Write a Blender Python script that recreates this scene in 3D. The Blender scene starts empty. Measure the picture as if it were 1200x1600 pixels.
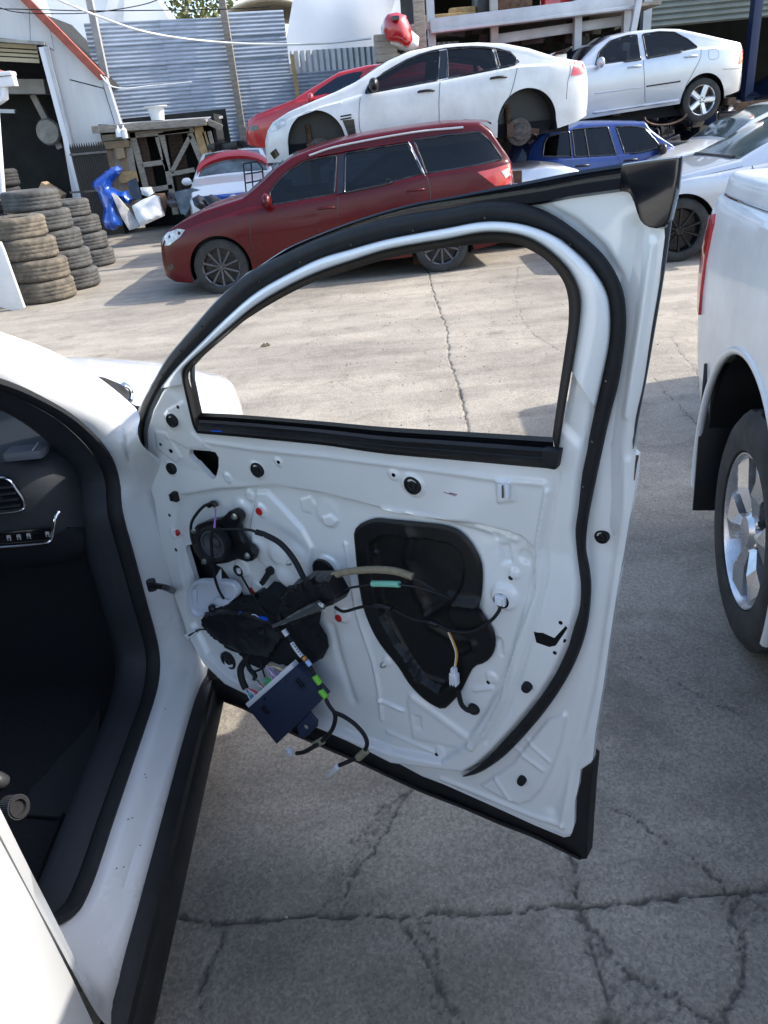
import bpy, bmesh, math, random
import numpy as np
from mathutils import Vector, Matrix, noise
from mathutils.geometry import delaunay_2d_cdt
random.seed(7)
SC = bpy.context.scene
COL = SC.collection
R_ = math.radians
# ------------------------------------------------------------------ camera, world, sun, exposure
PITCH, ROLL, EYE, FOC = R_(26.5), R_(5.5), 1.63, 1200.0
_f = np.array([0, math.cos(PITCH), -math.sin(PITCH)])
_r0 = np.array([1.0, 0, 0]); _u0 = np.array([0, math.sin(PITCH), math.cos(PITCH)])
_r = math.cos(ROLL)*_r0 - math.sin(ROLL)*_u0
_u = math.sin(ROLL)*_r0 + math.cos(ROLL)*_u0
EYEP = np.array([0, 0, EYE])
cam = bpy.data.cameras.new('camera'); camo = bpy.data.objects.new('camera', cam); COL.objects.link(camo)
cam.sensor_fit = 'VERTICAL'; cam.sensor_height = 36.0; cam.lens = 36.0*FOC/1600
cam.clip_start = 0.02; cam.clip_end = 1000
m = Matrix(((_r[0], _u[0], -_f[0], 0), (_r[1], _u[1], -_f[1], 0), (_r[2], _u[2], -_f[2], EYE), (0, 0, 0, 1)))
camo.matrix_world = m
SC.camera = camo
SC.render.resolution_x = 768; SC.render.resolution_y = 1024
W = bpy.data.worlds.new('World'); SC.world = W; W.use_nodes = True
nt = W.node_tree; nt.nodes.clear()
SUN_EL, SUN_AZ = 39.0, 80.0            # degrees, azimuth clockwise from +Y
sky = nt.nodes.new('ShaderNodeTexSky'); sky.sky_type = 'NISHITA'; sky.sun_disc = False
sky.sun_elevation = R_(SUN_EL); sky.sun_rotation = R_(SUN_AZ); sky.air_density = 1.0; sky.dust_density = 1.8; sky.ozone_density = 1.0
bg = nt.nodes.new('ShaderNodeBackground'); bg.inputs['Strength'].default_value = 0.15
wo = nt.nodes.new('ShaderNodeOutputWorld')
nt.links.new(sky.outputs[0], bg.inputs[0]); nt.links.new(bg.outputs[0], wo.inputs[0])
sl = bpy.data.lights.new('sun', 'SUN'); sl.energy = 2.2; sl.angle = R_(0.5); sl.color = (1.0, 0.945, 0.86)
so = bpy.data.objects.new('sun', sl); COL.objects.link(so)
_sd = Vector((math.cos(R_(SUN_EL))*math.sin(R_(SUN_AZ)), math.cos(R_(SUN_EL))*math.cos(R_(SUN_AZ)), math.sin(R_(SUN_EL))))
so.rotation_euler = _sd.to_track_quat('Z', 'Y').to_euler(); so.location = (5, 0, 12)
SC.view_settings.view_transform = 'Standard'; SC.view_settings.look = 'None'
SC.view_settings.exposure = 1.6; SC.view_settings.gamma = 1.0; SC.view_settings.use_curve_mapping = False

# ------------------------------------------------------------------ helpers: traced sight lines -> real planes
def ray(x, y): return _f + (x-600)/FOC*_r - (y-800)/FOC*_u
def on_z(x, y, z=0.0):
    d = ray(x, y); return EYEP + d*((z-EYE)/d[2])
def on_x(x, y, X):
    d = ray(x, y); return EYEP + d*(X/d[0])
def on_y(x, y, Y):
    d = ray(x, y); return EYEP + d*(Y/d[1])
def on_pl(x, y, p0, n):
    d = ray(x, y); return EYEP + d*(np.dot(np.array(p0, float)-EYEP, n)/np.dot(d, n))
def arr(p): return np.array(p, float)

# ------------------------------------------------------------------ materials
MATS = {}
def mat(name, col, rough=0.5, metal=0.0, var=None, bump=None, coat=0.0, spec=0.5, alpha=None, col2=None, stretch=(1, 1, 1)):
    if name in MATS: return MATS[name]
    M = bpy.data.materials.new(name); M.use_nodes = True; n = M.node_tree.nodes; L = M.node_tree.links
    b = n['Principled BSDF']
    b.inputs['Base Color'].default_value = (*col, 1); b.inputs['Roughness'].default_value = rough
    b.inputs['Metallic'].default_value = metal; b.inputs['Coat Weight'].default_value = coat
    b.inputs['Coat Roughness'].default_value = 0.04
    b.inputs['Specular IOR Level'].default_value = spec
    if var or bump:
        tc = n.new('ShaderNodeTexCoord'); mp = n.new('ShaderNodeMapping'); mp.inputs['Scale'].default_value = stretch
        L.new(tc.outputs['Object'], mp.inputs[0])
    if var:
        sc, am = var
        t = n.new('ShaderNodeTexNoise'); t.inputs['Scale'].default_value = sc; t.inputs['Detail'].default_value = 8; t.inputs['Roughness'].default_value = 0.65
        L.new(mp.outputs[0], t.inputs['Vector'])
        rp = n.new('ShaderNodeValToRGB'); c2 = col2 or tuple(c*(1-am) for c in col)
        rp.color_ramp.elements[0].position = 0.35; rp.color_ramp.elements[1].position = 0.65
        rp.color_ramp.elements[0].color = (*c2, 1); rp.color_ramp.elements[1].color = (*[min(1, c*(1+am*0.4)) for c in col], 1)
        L.new(t.outputs['Fac'], rp.inputs[0]); L.new(rp.outputs[0], b.inputs['Base Color'])
        mr = n.new('ShaderNodeMapRange'); mr.inputs['To Min'].default_value = min(1, rough+0.12); mr.inputs['To Max'].default_value = max(0.02, rough-0.05)
        L.new(t.outputs['Fac'], mr.inputs['Value']); L.new(mr.outputs[0], b.inputs['Roughness'])
    if bump:
        t2 = n.new('ShaderNodeTexNoise'); t2.inputs['Scale'].default_value = bump[0]; t2.inputs['Detail'].default_value = 6
        L.new(mp.outputs[0], t2.inputs['Vector'])
        bp = n.new('ShaderNodeBump'); bp.inputs['Strength'].default_value = bump[1]; bp.inputs['Distance'].default_value = 0.01
        L.new(t2.outputs['Fac'], bp.inputs['Height']); L.new(bp.outputs[0], b.inputs['Normal'])
    if alpha is not None:
        M.node_tree.nodes.remove(b)
        g = n.new('ShaderNodeBsdfGlossy'); g.inputs['Roughness'].default_value = 0.02
        tr = n.new('ShaderNodeBsdfTransparent'); tr.inputs['Color'].default_value = (*col, 1)
        fr = n.new('ShaderNodeFresnel'); fr.inputs['IOR'].default_value = 1.5
        mx = n.new('ShaderNodeMixShader'); L.new(fr.outputs[0], mx.inputs[0]); L.new(tr.outputs[0], mx.inputs[1]); L.new(g.outputs[0], mx.inputs[2])
        L.new(mx.outputs[0], n['Material Output'].inputs['Surface'])
    MATS[name] = M; return M
def paint(name, col, metal=0.0, rough=0.25, dirt=0.06, sc=2.0):
    return mat(name, col, rough, metal, var=(sc, dirt), bump=None, coat=0.8)
m_white = paint('white_paint', (0.64, 0.645, 0.64), rough=0.22, dirt=0.03)  # body white, colour toned down for its sunlit panels
m_door = mat('door_white_for_shade', (0.76, 0.765, 0.75), 0.14, var=(5, 0.03), coat=1.0)  # same body white, colour lightened because the door hangs in shade
m_wdirty = mat('white_paint_dusty', (0.64, 0.64, 0.625), 0.35, var=(3.5, 0.14), coat=0.4)
m_red = mat('maroon_paint', (0.075, 0.0018, 0.004), 0.22, var=(2, 0.15), coat=0.22, spec=0.25)
m_bred = paint('bright_red_paint', (0.42, 0.008, 0.012), rough=0.3, dirt=0.15)
m_silver = paint('silver_paint', (0.52, 0.54, 0.57), metal=0.55, rough=0.28, dirt=0.06)
m_blue = paint('blue_paint', (0.012, 0.04, 0.19), metal=0.3, rough=0.28, dirt=0.15)
m_bblue = paint('bright_blue_paint', (0.008, 0.07, 0.38), metal=0.2, rough=0.25, dirt=0.1)
m_darkcar = paint('black_blue_paint', (0.012, 0.014, 0.022), rough=0.22)
m_glass = mat('tinted_glass', (0.005, 0.011, 0.024), 0.03, spec=0.5, bump=(1.6, 0.35))
m_glassl = mat('pale_glass', (0.08, 0.11, 0.12), 0.04, spec=0.6, var=(2.5, 0.7), bump=(1.6, 0.3))
m_tint = mat('see_through_tinted_glass', (0.30, 0.33, 0.35), alpha=1)
m_seat = mat('seat_fabric', (0.10, 0.095, 0.09), 0.8, var=(9, 0.3))
m_clear = mat('clear_glass', (0.78, 0.86, 0.86), alpha=1)
m_black = mat('black_plastic', (0.008, 0.008, 0.009), 0.38, bump=(300, 0.05))
m_matte = mat('matte_black_rubber', (0.012, 0.0125, 0.014), 0.6, var=(40, 0.2), bump=(200, 0.05), spec=0.3)
m_clad = mat('black_cladding', (0.011, 0.011, 0.012), 0.45, var=(14, 0.45), bump=(500, 0.08), spec=0.35)
m_gloss = mat('gloss_black', (0.006, 0.006, 0.008), 0.12, coat=0.5, var=(25, 0.3))
m_intr = mat('dark_interior', (0.008, 0.009, 0.011), 0.75, bump=(400, 0.1), spec=0.3)
m_dash = mat('dash_plastic', (0.018, 0.020, 0.025), 0.6, bump=(600, 0.15), spec=0.35)
m_carpet = mat('black_carpet', (0.008, 0.009, 0.012), 0.95, var=(120, 0.4), bump=(700, 0.6))
m_tyre = mat('tyre_rubber', (0.032, 0.031, 0.030), 0.8, var=(9, 0.5), bump=(90, 0.15))
m_tyreb = mat('dusty_brown_tyre_rubber', (0.15, 0.125, 0.09), 0.9, var=(6, 0.45), bump=(60, 0.2), col2=(0.055, 0.05, 0.044))
m_tyreg = mat('dusty_grey_tyre_rubber', (0.085, 0.083, 0.078), 0.9, var=(6, 0.5), bump=(60, 0.2))
m_alloy = mat('alloy_silver', (0.62, 0.63, 0.65), 0.25, 0.85, var=(18, 0.15))
m_gun = mat('gunmetal_alloy', (0.10, 0.10, 0.11), 0.35, 0.6, var=(8, 0.3))
m_blk_al = mat('black_alloy', (0.012, 0.012, 0.014), 0.2, 0.3)
m_chrome = mat('chrome', (0.75, 0.76, 0.78), 0.08, 1.0)
m_zinc = mat('zinc_screw', (0.55, 0.55, 0.50), 0.3, 0.9)
m_rust = mat('rusty_steel', (0.12, 0.07, 0.045), 0.8, 0.2, var=(14, 0.5), bump=(60, 0.3))
m_disc = mat('rusty_brake', (0.10, 0.085, 0.075), 0.6, 0.5, var=(20, 0.5))
m_redp = mat('red_plug', (0.50, 0.012, 0.012), 0.4)
m_tail = mat('red_lamp', (0.55, 0.008, 0.015), 0.1, coat=1.0, var=(12, 0.35))
m_head = mat('lamp_lens', (0.55, 0.57, 0.55), 0.1, coat=1.0, var=(14, 0.45))
m_nylon = mat('white_nylon', (0.68, 0.69, 0.72), 0.4)
m_lid = mat('white_plastic_lid', (0.60, 0.62, 0.68), 0.35)
m_navy = mat('navy_module_plastic', (0.014, 0.024, 0.055), 0.5, bump=(900, 0.12))
m_tan = mat('tan_foam_sleeve', (0.26, 0.215, 0.14), 0.9, var=(60, 0.2), bump=(300, 0.3))
m_mint = mat('mint_foam_sleeve', (0.20, 0.50, 0.36), 0.8)
m_tape = mat('olive_tape', (0.25, 0.23, 0.15), 0.6)
m_greent = mat('green_tape', (0.18, 0.55, 0.04), 0.5)
m_bluecon = mat('blue_connector', (0.01, 0.10, 0.60), 0.4)
m_purple = mat('purple_wire', (0.40, 0.16, 0.45), 0.4)
m_yellow = mat('yellow_wire', (0.50, 0.38, 0.12), 0.4)
m_orange = mat('orange_wire', (0.60, 0.25, 0.03), 0.4)
m_wred = mat('red_wire', (0.55, 0.05, 0.04), 0.4)
m_wgreen = mat('green_wire', (0.05, 0.40, 0.12), 0.4)
m_wblue = mat('blue_wire', (0.02, 0.18, 0.55), 0.4)
m_pinkw = mat('lilac_wire', (0.42, 0.34, 0.42), 0.4)
m_corr = mat('blue_grey_corrugated_steel', (0.34, 0.39, 0.46), 0.45, 0.25, var=(1.6, 0.28), stretch=(1, 1, 5))
m_lbuild = mat('light_grey_cladding', (0.58, 0.58, 0.57), 0.7, var=(0.8, 0.10), stretch=(3, 3, 0.6))
m_orangeb = mat('terracotta_barge', (0.34, 0.085, 0.055), 0.7, var=(5, 0.3))
m_tarp = mat('white_tarpaulin', (0.78, 0.80, 0.82), 0.5, var=(1.2, 0.06), bump=(2.5, 0.6))
_n = m_tarp.node_tree.nodes; _l = m_tarp.node_tree.links; _t = _n.new('ShaderNodeBsdfTranslucent'); _t.inputs['Color'].default_value = (0.80, 0.82, 0.85, 1); _x = _n.new('ShaderNodeMixShader'); _x.inputs[0].default_value = 0.45
_l.new(_n['Principled BSDF'].outputs[0], _x.inputs[1]); _l.new(_t.outputs[0], _x.inputs[2]); _l.new(_x.outputs[0], _n['Material Output'].inputs['Surface'])
m_timber = mat('weathered_timber', (0.30, 0.26, 0.21), 0.85, var=(7, 0.4), bump=(40, 0.3), stretch=(1, 1, 6))
m_timbery = mat('yellow_timber', (0.42, 0.28, 0.13), 0.8, var=(7, 0.35), bump=(40, 0.3))
m_ply = mat('brown_ply', (0.26, 0.18, 0.11), 0.85, var=(3, 0.35))
m_beam = mat('galvanised_beam', (0.46, 0.47, 0.49), 0.45, 0.4, var=(3, 0.15))
m_roller = mat('grey_green_roller', (0.23, 0.25, 0.22), 0.5, 0.3, var=(3, 0.15), stretch=(1, 1, 4))
m_cream = mat('cream_roller', (0.50, 0.44, 0.30), 0.6, var=(3, 0.15))
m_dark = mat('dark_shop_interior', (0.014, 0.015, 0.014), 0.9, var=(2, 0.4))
m_junk = mat('grey_panel', (0.33, 0.32, 0.29), 0.6, var=(6, 0.3))
m_paper = mat('brown_carton', (0.35, 0.25, 0.15), 0.8, var=(6, 0.2))
m_leaf = mat('leaf_green', (0.11, 0.12, 0.025), 0.7, var=(3, 0.4))
m_bark = mat('bark', (0.10, 0.075, 0.05), 0.9)
m_beige = mat('beige_arch_roof', (0.42, 0.37, 0.27), 0.7, var=(3, 0.2))
m_cable = mat('white_cable', (0.7, 0.7, 0.68), 0.5)
m_conc_post = mat('concrete_grey', (0.36, 0.35, 0.33), 0.8, var=(4, 0.2))

# ------------------------------------------------------------------ object helpers
OFF = {}                                  # origin of an object in its root's coordinates
ROOTW = {}                                # root world position for unrotated roots built from world coordinates
def thing(name, label, cat, loc=(0, 0, 0), rz=0.0, group=None):
    o = bpy.data.objects.new(name, None); COL.objects.link(o); o.location = loc; o.rotation_euler = (0, 0, rz)
    o.empty_display_size = 0.1
    o['label'] = label; o['category'] = cat
    if group: o['group'] = group
    OFF[o.name] = np.zeros(3); ROOTW[o.name] = arr(loc)
    return o
def tag(o, label, cat, group=None, kind=None):
    if label: o['label'] = label
    if cat: o['category'] = cat
    if group: o['group'] = group
    if kind: o['kind'] = kind
    return o
def root_of(o):
    while o.parent: o = o.parent
    return o
def mk(name, V, Fc, ma, parent=None, smooth=None, world=True, label=None, kind=None):
    """link a mesh; V in world coordinates (world=True) or in the root's coordinates"""
    V = np.asarray(V, float).reshape(-1, 3)
    if parent is not None and world: V = V - ROOTW[root_of(parent).name]
    lo, hi = V.min(0), V.max(0); c = (lo+hi)/2
    if parent is None: c[2] = lo[2]
    me = bpy.data.meshes.new(name); me.from_pydata((V-c).tolist(), [], [list(map(int, f)) for f in Fc]); me.update()
    o = bpy.data.objects.new(name, me); COL.objects.link(o)
    if isinstance(ma, (list, tuple)):
        for a in ma: me.materials.append(a)
    else: me.materials.append(ma)
    if smooth is not None:
        me.shade_smooth(); me.set_sharp_from_angle(angle=R_(smooth))
    if parent is not None:
        o.parent = parent; o.location = c-OFF[parent.name]; OFF[o.name] = c
    else:
        o.location = c
    if label: o['label'] = label
    if kind: o['kind'] = kind
    return o
def fixn(o):
    bm = bmesh.new(); bm.from_mesh(o.data); bmesh.ops.recalc_face_normals(bm, faces=bm.faces); bm.to_mesh(o.data); bm.free(); return o
class MB:
    def __init__(s): s.V = []; s.F = []
    def add(s, V, F_):
        k = len(s.V); s.V += [tuple(v) for v in V]; s.F += [[i+k for i in f] for f in F_]; return s
    def box(s, c, size, ax=None, ay=None, az=None):
        c = arr(c); X = arr(ax if ax is not None else (1, 0, 0)); Y = arr(ay if ay is not None else (0, 1, 0)); Z = arr(az if az is not None else (0, 0, 1))
        h = arr(size)/2
        V = [c+X*a*h[0]+Y*b*h[1]+Z*d*h[2] for a in (-1, 1) for b in (-1, 1) for d in (-1, 1)]
        return s.add(V, [[0, 1, 3, 2], [4, 6, 7, 5], [0, 4, 5, 1], [2, 3, 7, 6], [0, 2, 6, 4], [1, 5, 7, 3]])
    def bar(s, a, b, w, h, up=(0, 0, 1)):
        a = arr(a); b = arr(b); d = b-a; l = np.linalg.norm(d); d = d/l; u = arr(up); sd = np.cross(d, u); sd = sd/(np.linalg.norm(sd)+1e-9); u = np.cross(sd, d)
        return s.box((a+b)/2, (l, w, h), d, sd, u)
    def tube(s, pts, r, n=10, cap=True):
        V, F_ = tube_geo(pts, r, n, cap); return s.add(V, F_)
    def lathe(s, prof, c=(0, 0, 0), axis=(0, 0, 1), n=24, sx=1.0, ref=None):
        V, F_ = lathe_geo(prof, c, axis, n, ref); return s.add(V, F_)
    def prism(s, pts, thick):
        pts = [arr(p) for p in pts]; th = arr(thick); n = len(pts)
        V = pts+[p+th for p in pts]
        F_ = [list(range(n)), list(range(2*n-1, n-1, -1))]+[[i, (i+1) % n, n+(i+1) % n, n+i] for i in range(n)]
        return s.add(V, F_)
    def mk(s, name, ma, parent=None, smooth=None, world=True, label=None, kind=None, bevel=0, fix=True):
        o = mk(name, s.V, s.F, ma, parent, smooth, world, label, kind)
        if fix: fixn(o)
        if bevel:
            bm = bmesh.new(); bm.from_mesh(o.data)
            es = [e for e in bm.edges if len(e.link_faces) == 2 and e.calc_face_angle(0) > 0.6]
            bmesh.ops.bevel(bm, geom=es, offset=bevel, segments=2, affect='EDGES', profile=0.6, clamp_overlap=True)
            bm.to_mesh(o.data); bm.free()
            if smooth is None: o.data.shade_smooth(); o.data.set_sharp_from_angle(angle=R_(35))
        return o
def smooth_pts(pts, n=40):
    """Catmull-Rom through points, resampled to n by arc length"""
    P = [arr(p) for p in pts]
    if len(P) == 2: Q = np.array([P[0]+(P[1]-P[0])*t for t in np.linspace(0, 1, n)]); return Q
    E = [2*P[0]-P[1]]+P+[2*P[-1]-P[-2]]; out = []
    for i in range(1, len(E)-2):
        for t in np.linspace(0, 1, 12, endpoint=False):
            a, b, c, d = E[i-1], E[i], E[i+1], E[i+2]
            out.append(0.5*((2*b)+(-a+c)*t+(2*a-5*b+4*c-d)*t*t+(-a+3*b-3*c+d)*t**3))
    out.append(P[-1]); return resample(out, n)
def resample(pts, n, closed=False):
    P = np.array(pts, float)
    if closed: P = np.vstack([P, P[:1]])
    d = np.r_[0, np.cumsum(np.linalg.norm(np.diff(P, axis=0), axis=1))]
    t = np.linspace(0, d[-1], n+1 if closed else n)
    Q = np.stack([np.interp(t, d, P[:, k]) for k in range(P.shape[1])], 1)
    return Q[:-1] if closed else Q
def tube_geo(pts, r, n=10, cap=True):
    P = np.array(pts, float); m_ = len(P); rr = np.full(m_, r) if np.isscalar(r) else np.interp(np.linspace(0, 1, m_), np.linspace(0, 1, len(r)), r)
    T = np.gradient(P, axis=0); T /= np.linalg.norm(T, axis=1)[:, None]+1e-12
    up = arr((0, 0, 1)) if abs(T[0][2]) < 0.9 else arr((1, 0, 0))
    V = []; u = np.cross(T[0], up); u /= np.linalg.norm(u)
    for i in range(m_):
        u = u-T[i]*np.dot(u, T[i]); u /= np.linalg.norm(u)+1e-12; v = np.cross(T[i], u)
        for k in range(n):
            a = 2*math.pi*k/n; V.append(P[i]+(u*math.cos(a)+v*math.sin(a))*rr[i])
    F_ = [[i*n+k, i*n+(k+1) % n, (i+1)*n+(k+1) % n, (i+1)*n+k] for i in range(m_-1) for k in range(n)]
    if cap: F_ += [list(range(n))[::-1], [(m_-1)*n+k for k in range(n)]]
    return V, F_
def lathe_geo(prof, c=(0, 0, 0), axis=(0, 0, 1), n=24, ref=None):
    """prof: list of (radius, height along axis)"""
    c = arr(c); A = arr(axis); A = A/np.linalg.norm(A)
    u = arr(ref) if ref is not None else (arr((0, 0, 1)) if abs(A[2]) < 0.9 else arr((1, 0, 0)))
    u = u-A*np.dot(u, A); u /= np.linalg.norm(u); v = np.cross(A, u); V = []
    for k in range(n):
        a = 2*math.pi*k/n; d = u*math.cos(a)+v*math.sin(a)
        for r, h in prof: V.append(c+d*r+A*h)
    p = len(prof)
    F_ = [[k*p+j, ((k+1) % n)*p+j, ((k+1) % n)*p+j+1, k*p+j+1] for k in range(n) for j in range(p-1)]
    if prof[0][0] > 1e-5 and False: pass
    return V, F_
def loft_geo(rails, closed=False):
    """rails: list of equal-length point arrays"""
    m_ = len(rails); n = len(rails[0]); V = [tuple(p) for r in rails for p in r]
    F_ = [[j*n+i, j*n+(i+1) % n, (j+1)*n+(i+1) % n, (j+1)*n+i] for j in range(m_-1) for i in range(n if closed else n-1)]
    return V, F_
def inside(P, poly):
    x, y = P[:, 0], P[:, 1]; c = np.zeros(len(P), bool); q = np.array(poly, float); n = len(q); j = n-1
    for i in range(n):
        xi, yi, xj, yj = q[i, 0], q[i, 1], q[j, 0], q[j, 1]
        if yi != yj:
            c ^= ((yi > y) != (yj > y)) & (x < (xj-xi)*(y-yi)/(yj-yi)+xi)
        j = i
    return c
def dist_poly(P, poly, closed=False):
    q = np.array(poly, float)
    if closed: q = np.vstack([q, q[:1]])
    D = np.full(len(P), 1e9)
    for a, b in zip(q[:-1], q[1:]):
        ab = b-a; t = np.clip(((P-a)@ab)/(ab@ab+1e-12), 0, 1); D = np.minimum(D, np.linalg.norm(P-(a+t[:, None]*ab), axis=1))
    return D
def cdt_fill(outer, holes=(), step=0.02, rs=None):
    """triangulate a polygon with holes and interior grid points; returns points (n,2) and triangles"""
    rs = rs or step
    def rsm(q):
        q = np.array(q, float); L = np.linalg.norm(np.diff(np.vstack([q, q[:1]]), axis=0), axis=1).sum()
        out = []
        for a, b in zip(q, np.roll(q, -1, axis=0)):
            k = max(1, int(round(np.linalg.norm(b-a)/rs)))
            for i in range(k): out.append(a+(b-a)*i/k)
        return np.array(out)
    loops = [rsm(outer)]+[rsm(h) for h in holes]
    lo, hi = loops[0].min(0), loops[0].max(0)
    gx, gy = np.meshgrid(np.arange(lo[0]+step/2, hi[0], step), np.arange(lo[1]+step/2, hi[1], step))
    gx = gx+(np.arange(gx.shape[0])[:, None] % 2)*step*0.5
    G = np.stack([gx.ravel(), gy.ravel()], 1); ok = inside(G, loops[0])
    for h in loops[1:]: ok &= ~inside(G, h)
    G = G[ok]
    for l in loops:
        if len(G):
            # drop grid points too close to the boundary vertices (coarse test)
            G = G[dist_poly(G, l, True) > rs*0.45]
    verts = [Vector(p) for l in loops for p in l]+[Vector(p) for p in G]
    edges = []; k = 0
    for l in loops:
        n = len(l); edges += [(k+i, k+(i+1) % n) for i in range(n)]; k += n
    nb = [len(l) for l in loops]
    res = delaunay_2d_cdt(verts, edges, [], 0, 1e-6)
    V2 = np.array([tuple(v) for v in res[0]]); T = np.array([list(f) for f in res[2] if len(f) == 3])
    C = V2[T].mean(1); ok = inside(C, loops[0])
    for h in loops[1:]: ok &= ~inside(C, h)
    T = T[ok]
    # orient
    a = V2[T[:, 0]]; b = V2[T[:, 1]]; c = V2[T[:, 2]]
    cr = (b[:, 0]-a[:, 0])*(c[:, 1]-a[:, 1])-(b[:, 1]-a[:, 1])*(c[:, 0]-a[:, 0])
    T[cr < 0] = T[cr < 0][:, ::-1]
    return V2, T
def boundary_edges(T):
    E = {}
    for t in T:
        for i in range(3):
            a, b = int(t[i]), int(t[(i+1) % 3]); k = (min(a, b), max(a, b)); E.setdefault(k, []).append((a, b))
    return [v[0] for v in E.values() if len(v) == 1]
# ------------------------------------------------------------------ ground: concrete yard, cracked near the camera
def ground_mat():
    M = bpy.data.materials.new('concrete_yard'); M.use_nodes = True; n = M.node_tree.nodes; L = M.node_tree.links; b = n['Principled BSDF']
    tc = n.new('ShaderNodeTexCoord'); b.inputs['Roughness'].default_value = 0.85; b.inputs['Specular IOR Level'].default_value = 0.3
    def noi(scale, det=8, rough=0.6, st=(1, 1, 1), rot=0.0, dist=0.0):
        mp = n.new('ShaderNodeMapping'); mp.inputs['Scale'].default_value = st; mp.inputs['Rotation'].default_value = (0, 0, rot); L.new(tc.outputs['Object'], mp.inputs[0])
        t = n.new('ShaderNodeTexNoise'); t.inputs['Scale'].default_value = scale; t.inputs['Detail'].default_value = det; t.inputs['Roughness'].default_value = rough; t.inputs['Distortion'].default_value = dist
        L.new(mp.outputs[0], t.inputs['Vector']); return t.outputs['Fac']
    def ramp(src, a, ca, b_, cb):
        r = n.new('ShaderNodeValToRGB'); r.color_ramp.elements[0].position = a; r.color_ramp.elements[1].position = b_
        r.color_ramp.elements[0].color = (*ca, 1); r.color_ramp.elements[1].color = (*cb, 1); L.new(src, r.inputs[0]); return r.outputs[0]
    def mul(a, b_, f=1.0, mode='MULTIPLY'):
        m_ = n.new('ShaderNodeMix'); m_.data_type = 'RGBA'; m_.blend_type = mode; m_.inputs[0].default_value = f
        L.new(a, m_.inputs[6]); L.new(b_, m_.inputs[7]); return m_.outputs[2]
    base = ramp(noi(0.9, 10, 0.62), 0.33, (0.290, 0.260, 0.216), 0.68, (0.415, 0.372, 0.308))
    # long tyre-scrubbed streaks
    st = ramp(noi(1.6, 6, 0.55, (0.22, 1.8, 1), 0.10, 0.6), 0.42, (0.72, 0.72, 0.73), 0.58, (1, 1, 1)); c = mul(base, st, 0.65)
    c = mul(c, ramp(noi(0.35, 4, 0.5), 0.40, (0.78, 0.78, 0.79), 0.60, (1, 1, 1)), 0.8)
    c = mul(c, ramp(noi(3.1, 9, 0.7, (1, 1, 1), 0, 1.0), 0.36, (0.70, 0.69, 0.68), 0.52, (1, 1, 1)), 0.7)
    # oil spots
    c = mul(c, ramp(noi(2.2, 3, 0.5), 0.66, (1, 1, 1), 0.74, (0.62, 0.60, 0.58)), 0.9)
    # exposed aggregate: dark and pale grains
    v = n.new('ShaderNodeTexVoronoi'); v.inputs['Scale'].default_value = 160; L.new(tc.outputs['Object'], v.inputs['Vector'])
    c = mul(c, ramp(v.outputs['Color'], 0.15, (0.70, 0.70, 0.70), 0.9, (1.28, 1.26, 1.22)), 0.75)
    c = mul(c, ramp(noi(75, 5, 0.7), 0.38, (0.78, 0.78, 0.78), 0.60, (1.10, 1.10, 1.10)), 0.7)
    at = n.new('ShaderNodeAttribute'); at.attribute_name = 'grime_shade'
    m_ = n.new('ShaderNodeMix'); m_.data_type = 'RGBA'; L.new(at.outputs['Fac'], m_.inputs[0]); L.new(c, m_.inputs[6]); m_.inputs[7].default_value = (0.045, 0.040, 0.033, 1)
    L.new(m_.outputs[2], b.inputs['Base Color'])
    bp = n.new('ShaderNodeBump'); bp.inputs['Strength'].default_value = 0.55; bp.inputs['Distance'].default_value = 0.004
    ad = n.new('ShaderNodeMath'); ad.operation = 'ADD'; L.new(noi(75, 6, 0.75), ad.inputs[0]); L.new(noi(12, 8, 0.7), ad.inputs[1]); L.new(ad.outputs[0], bp.inputs['Height'])
    L.new(bp.outputs[0], b.inputs['Normal']); return M
m_ground = ground_mat()
def gp(px): return np.array([on_z(x, y)[:2] for x, y in px])
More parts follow.
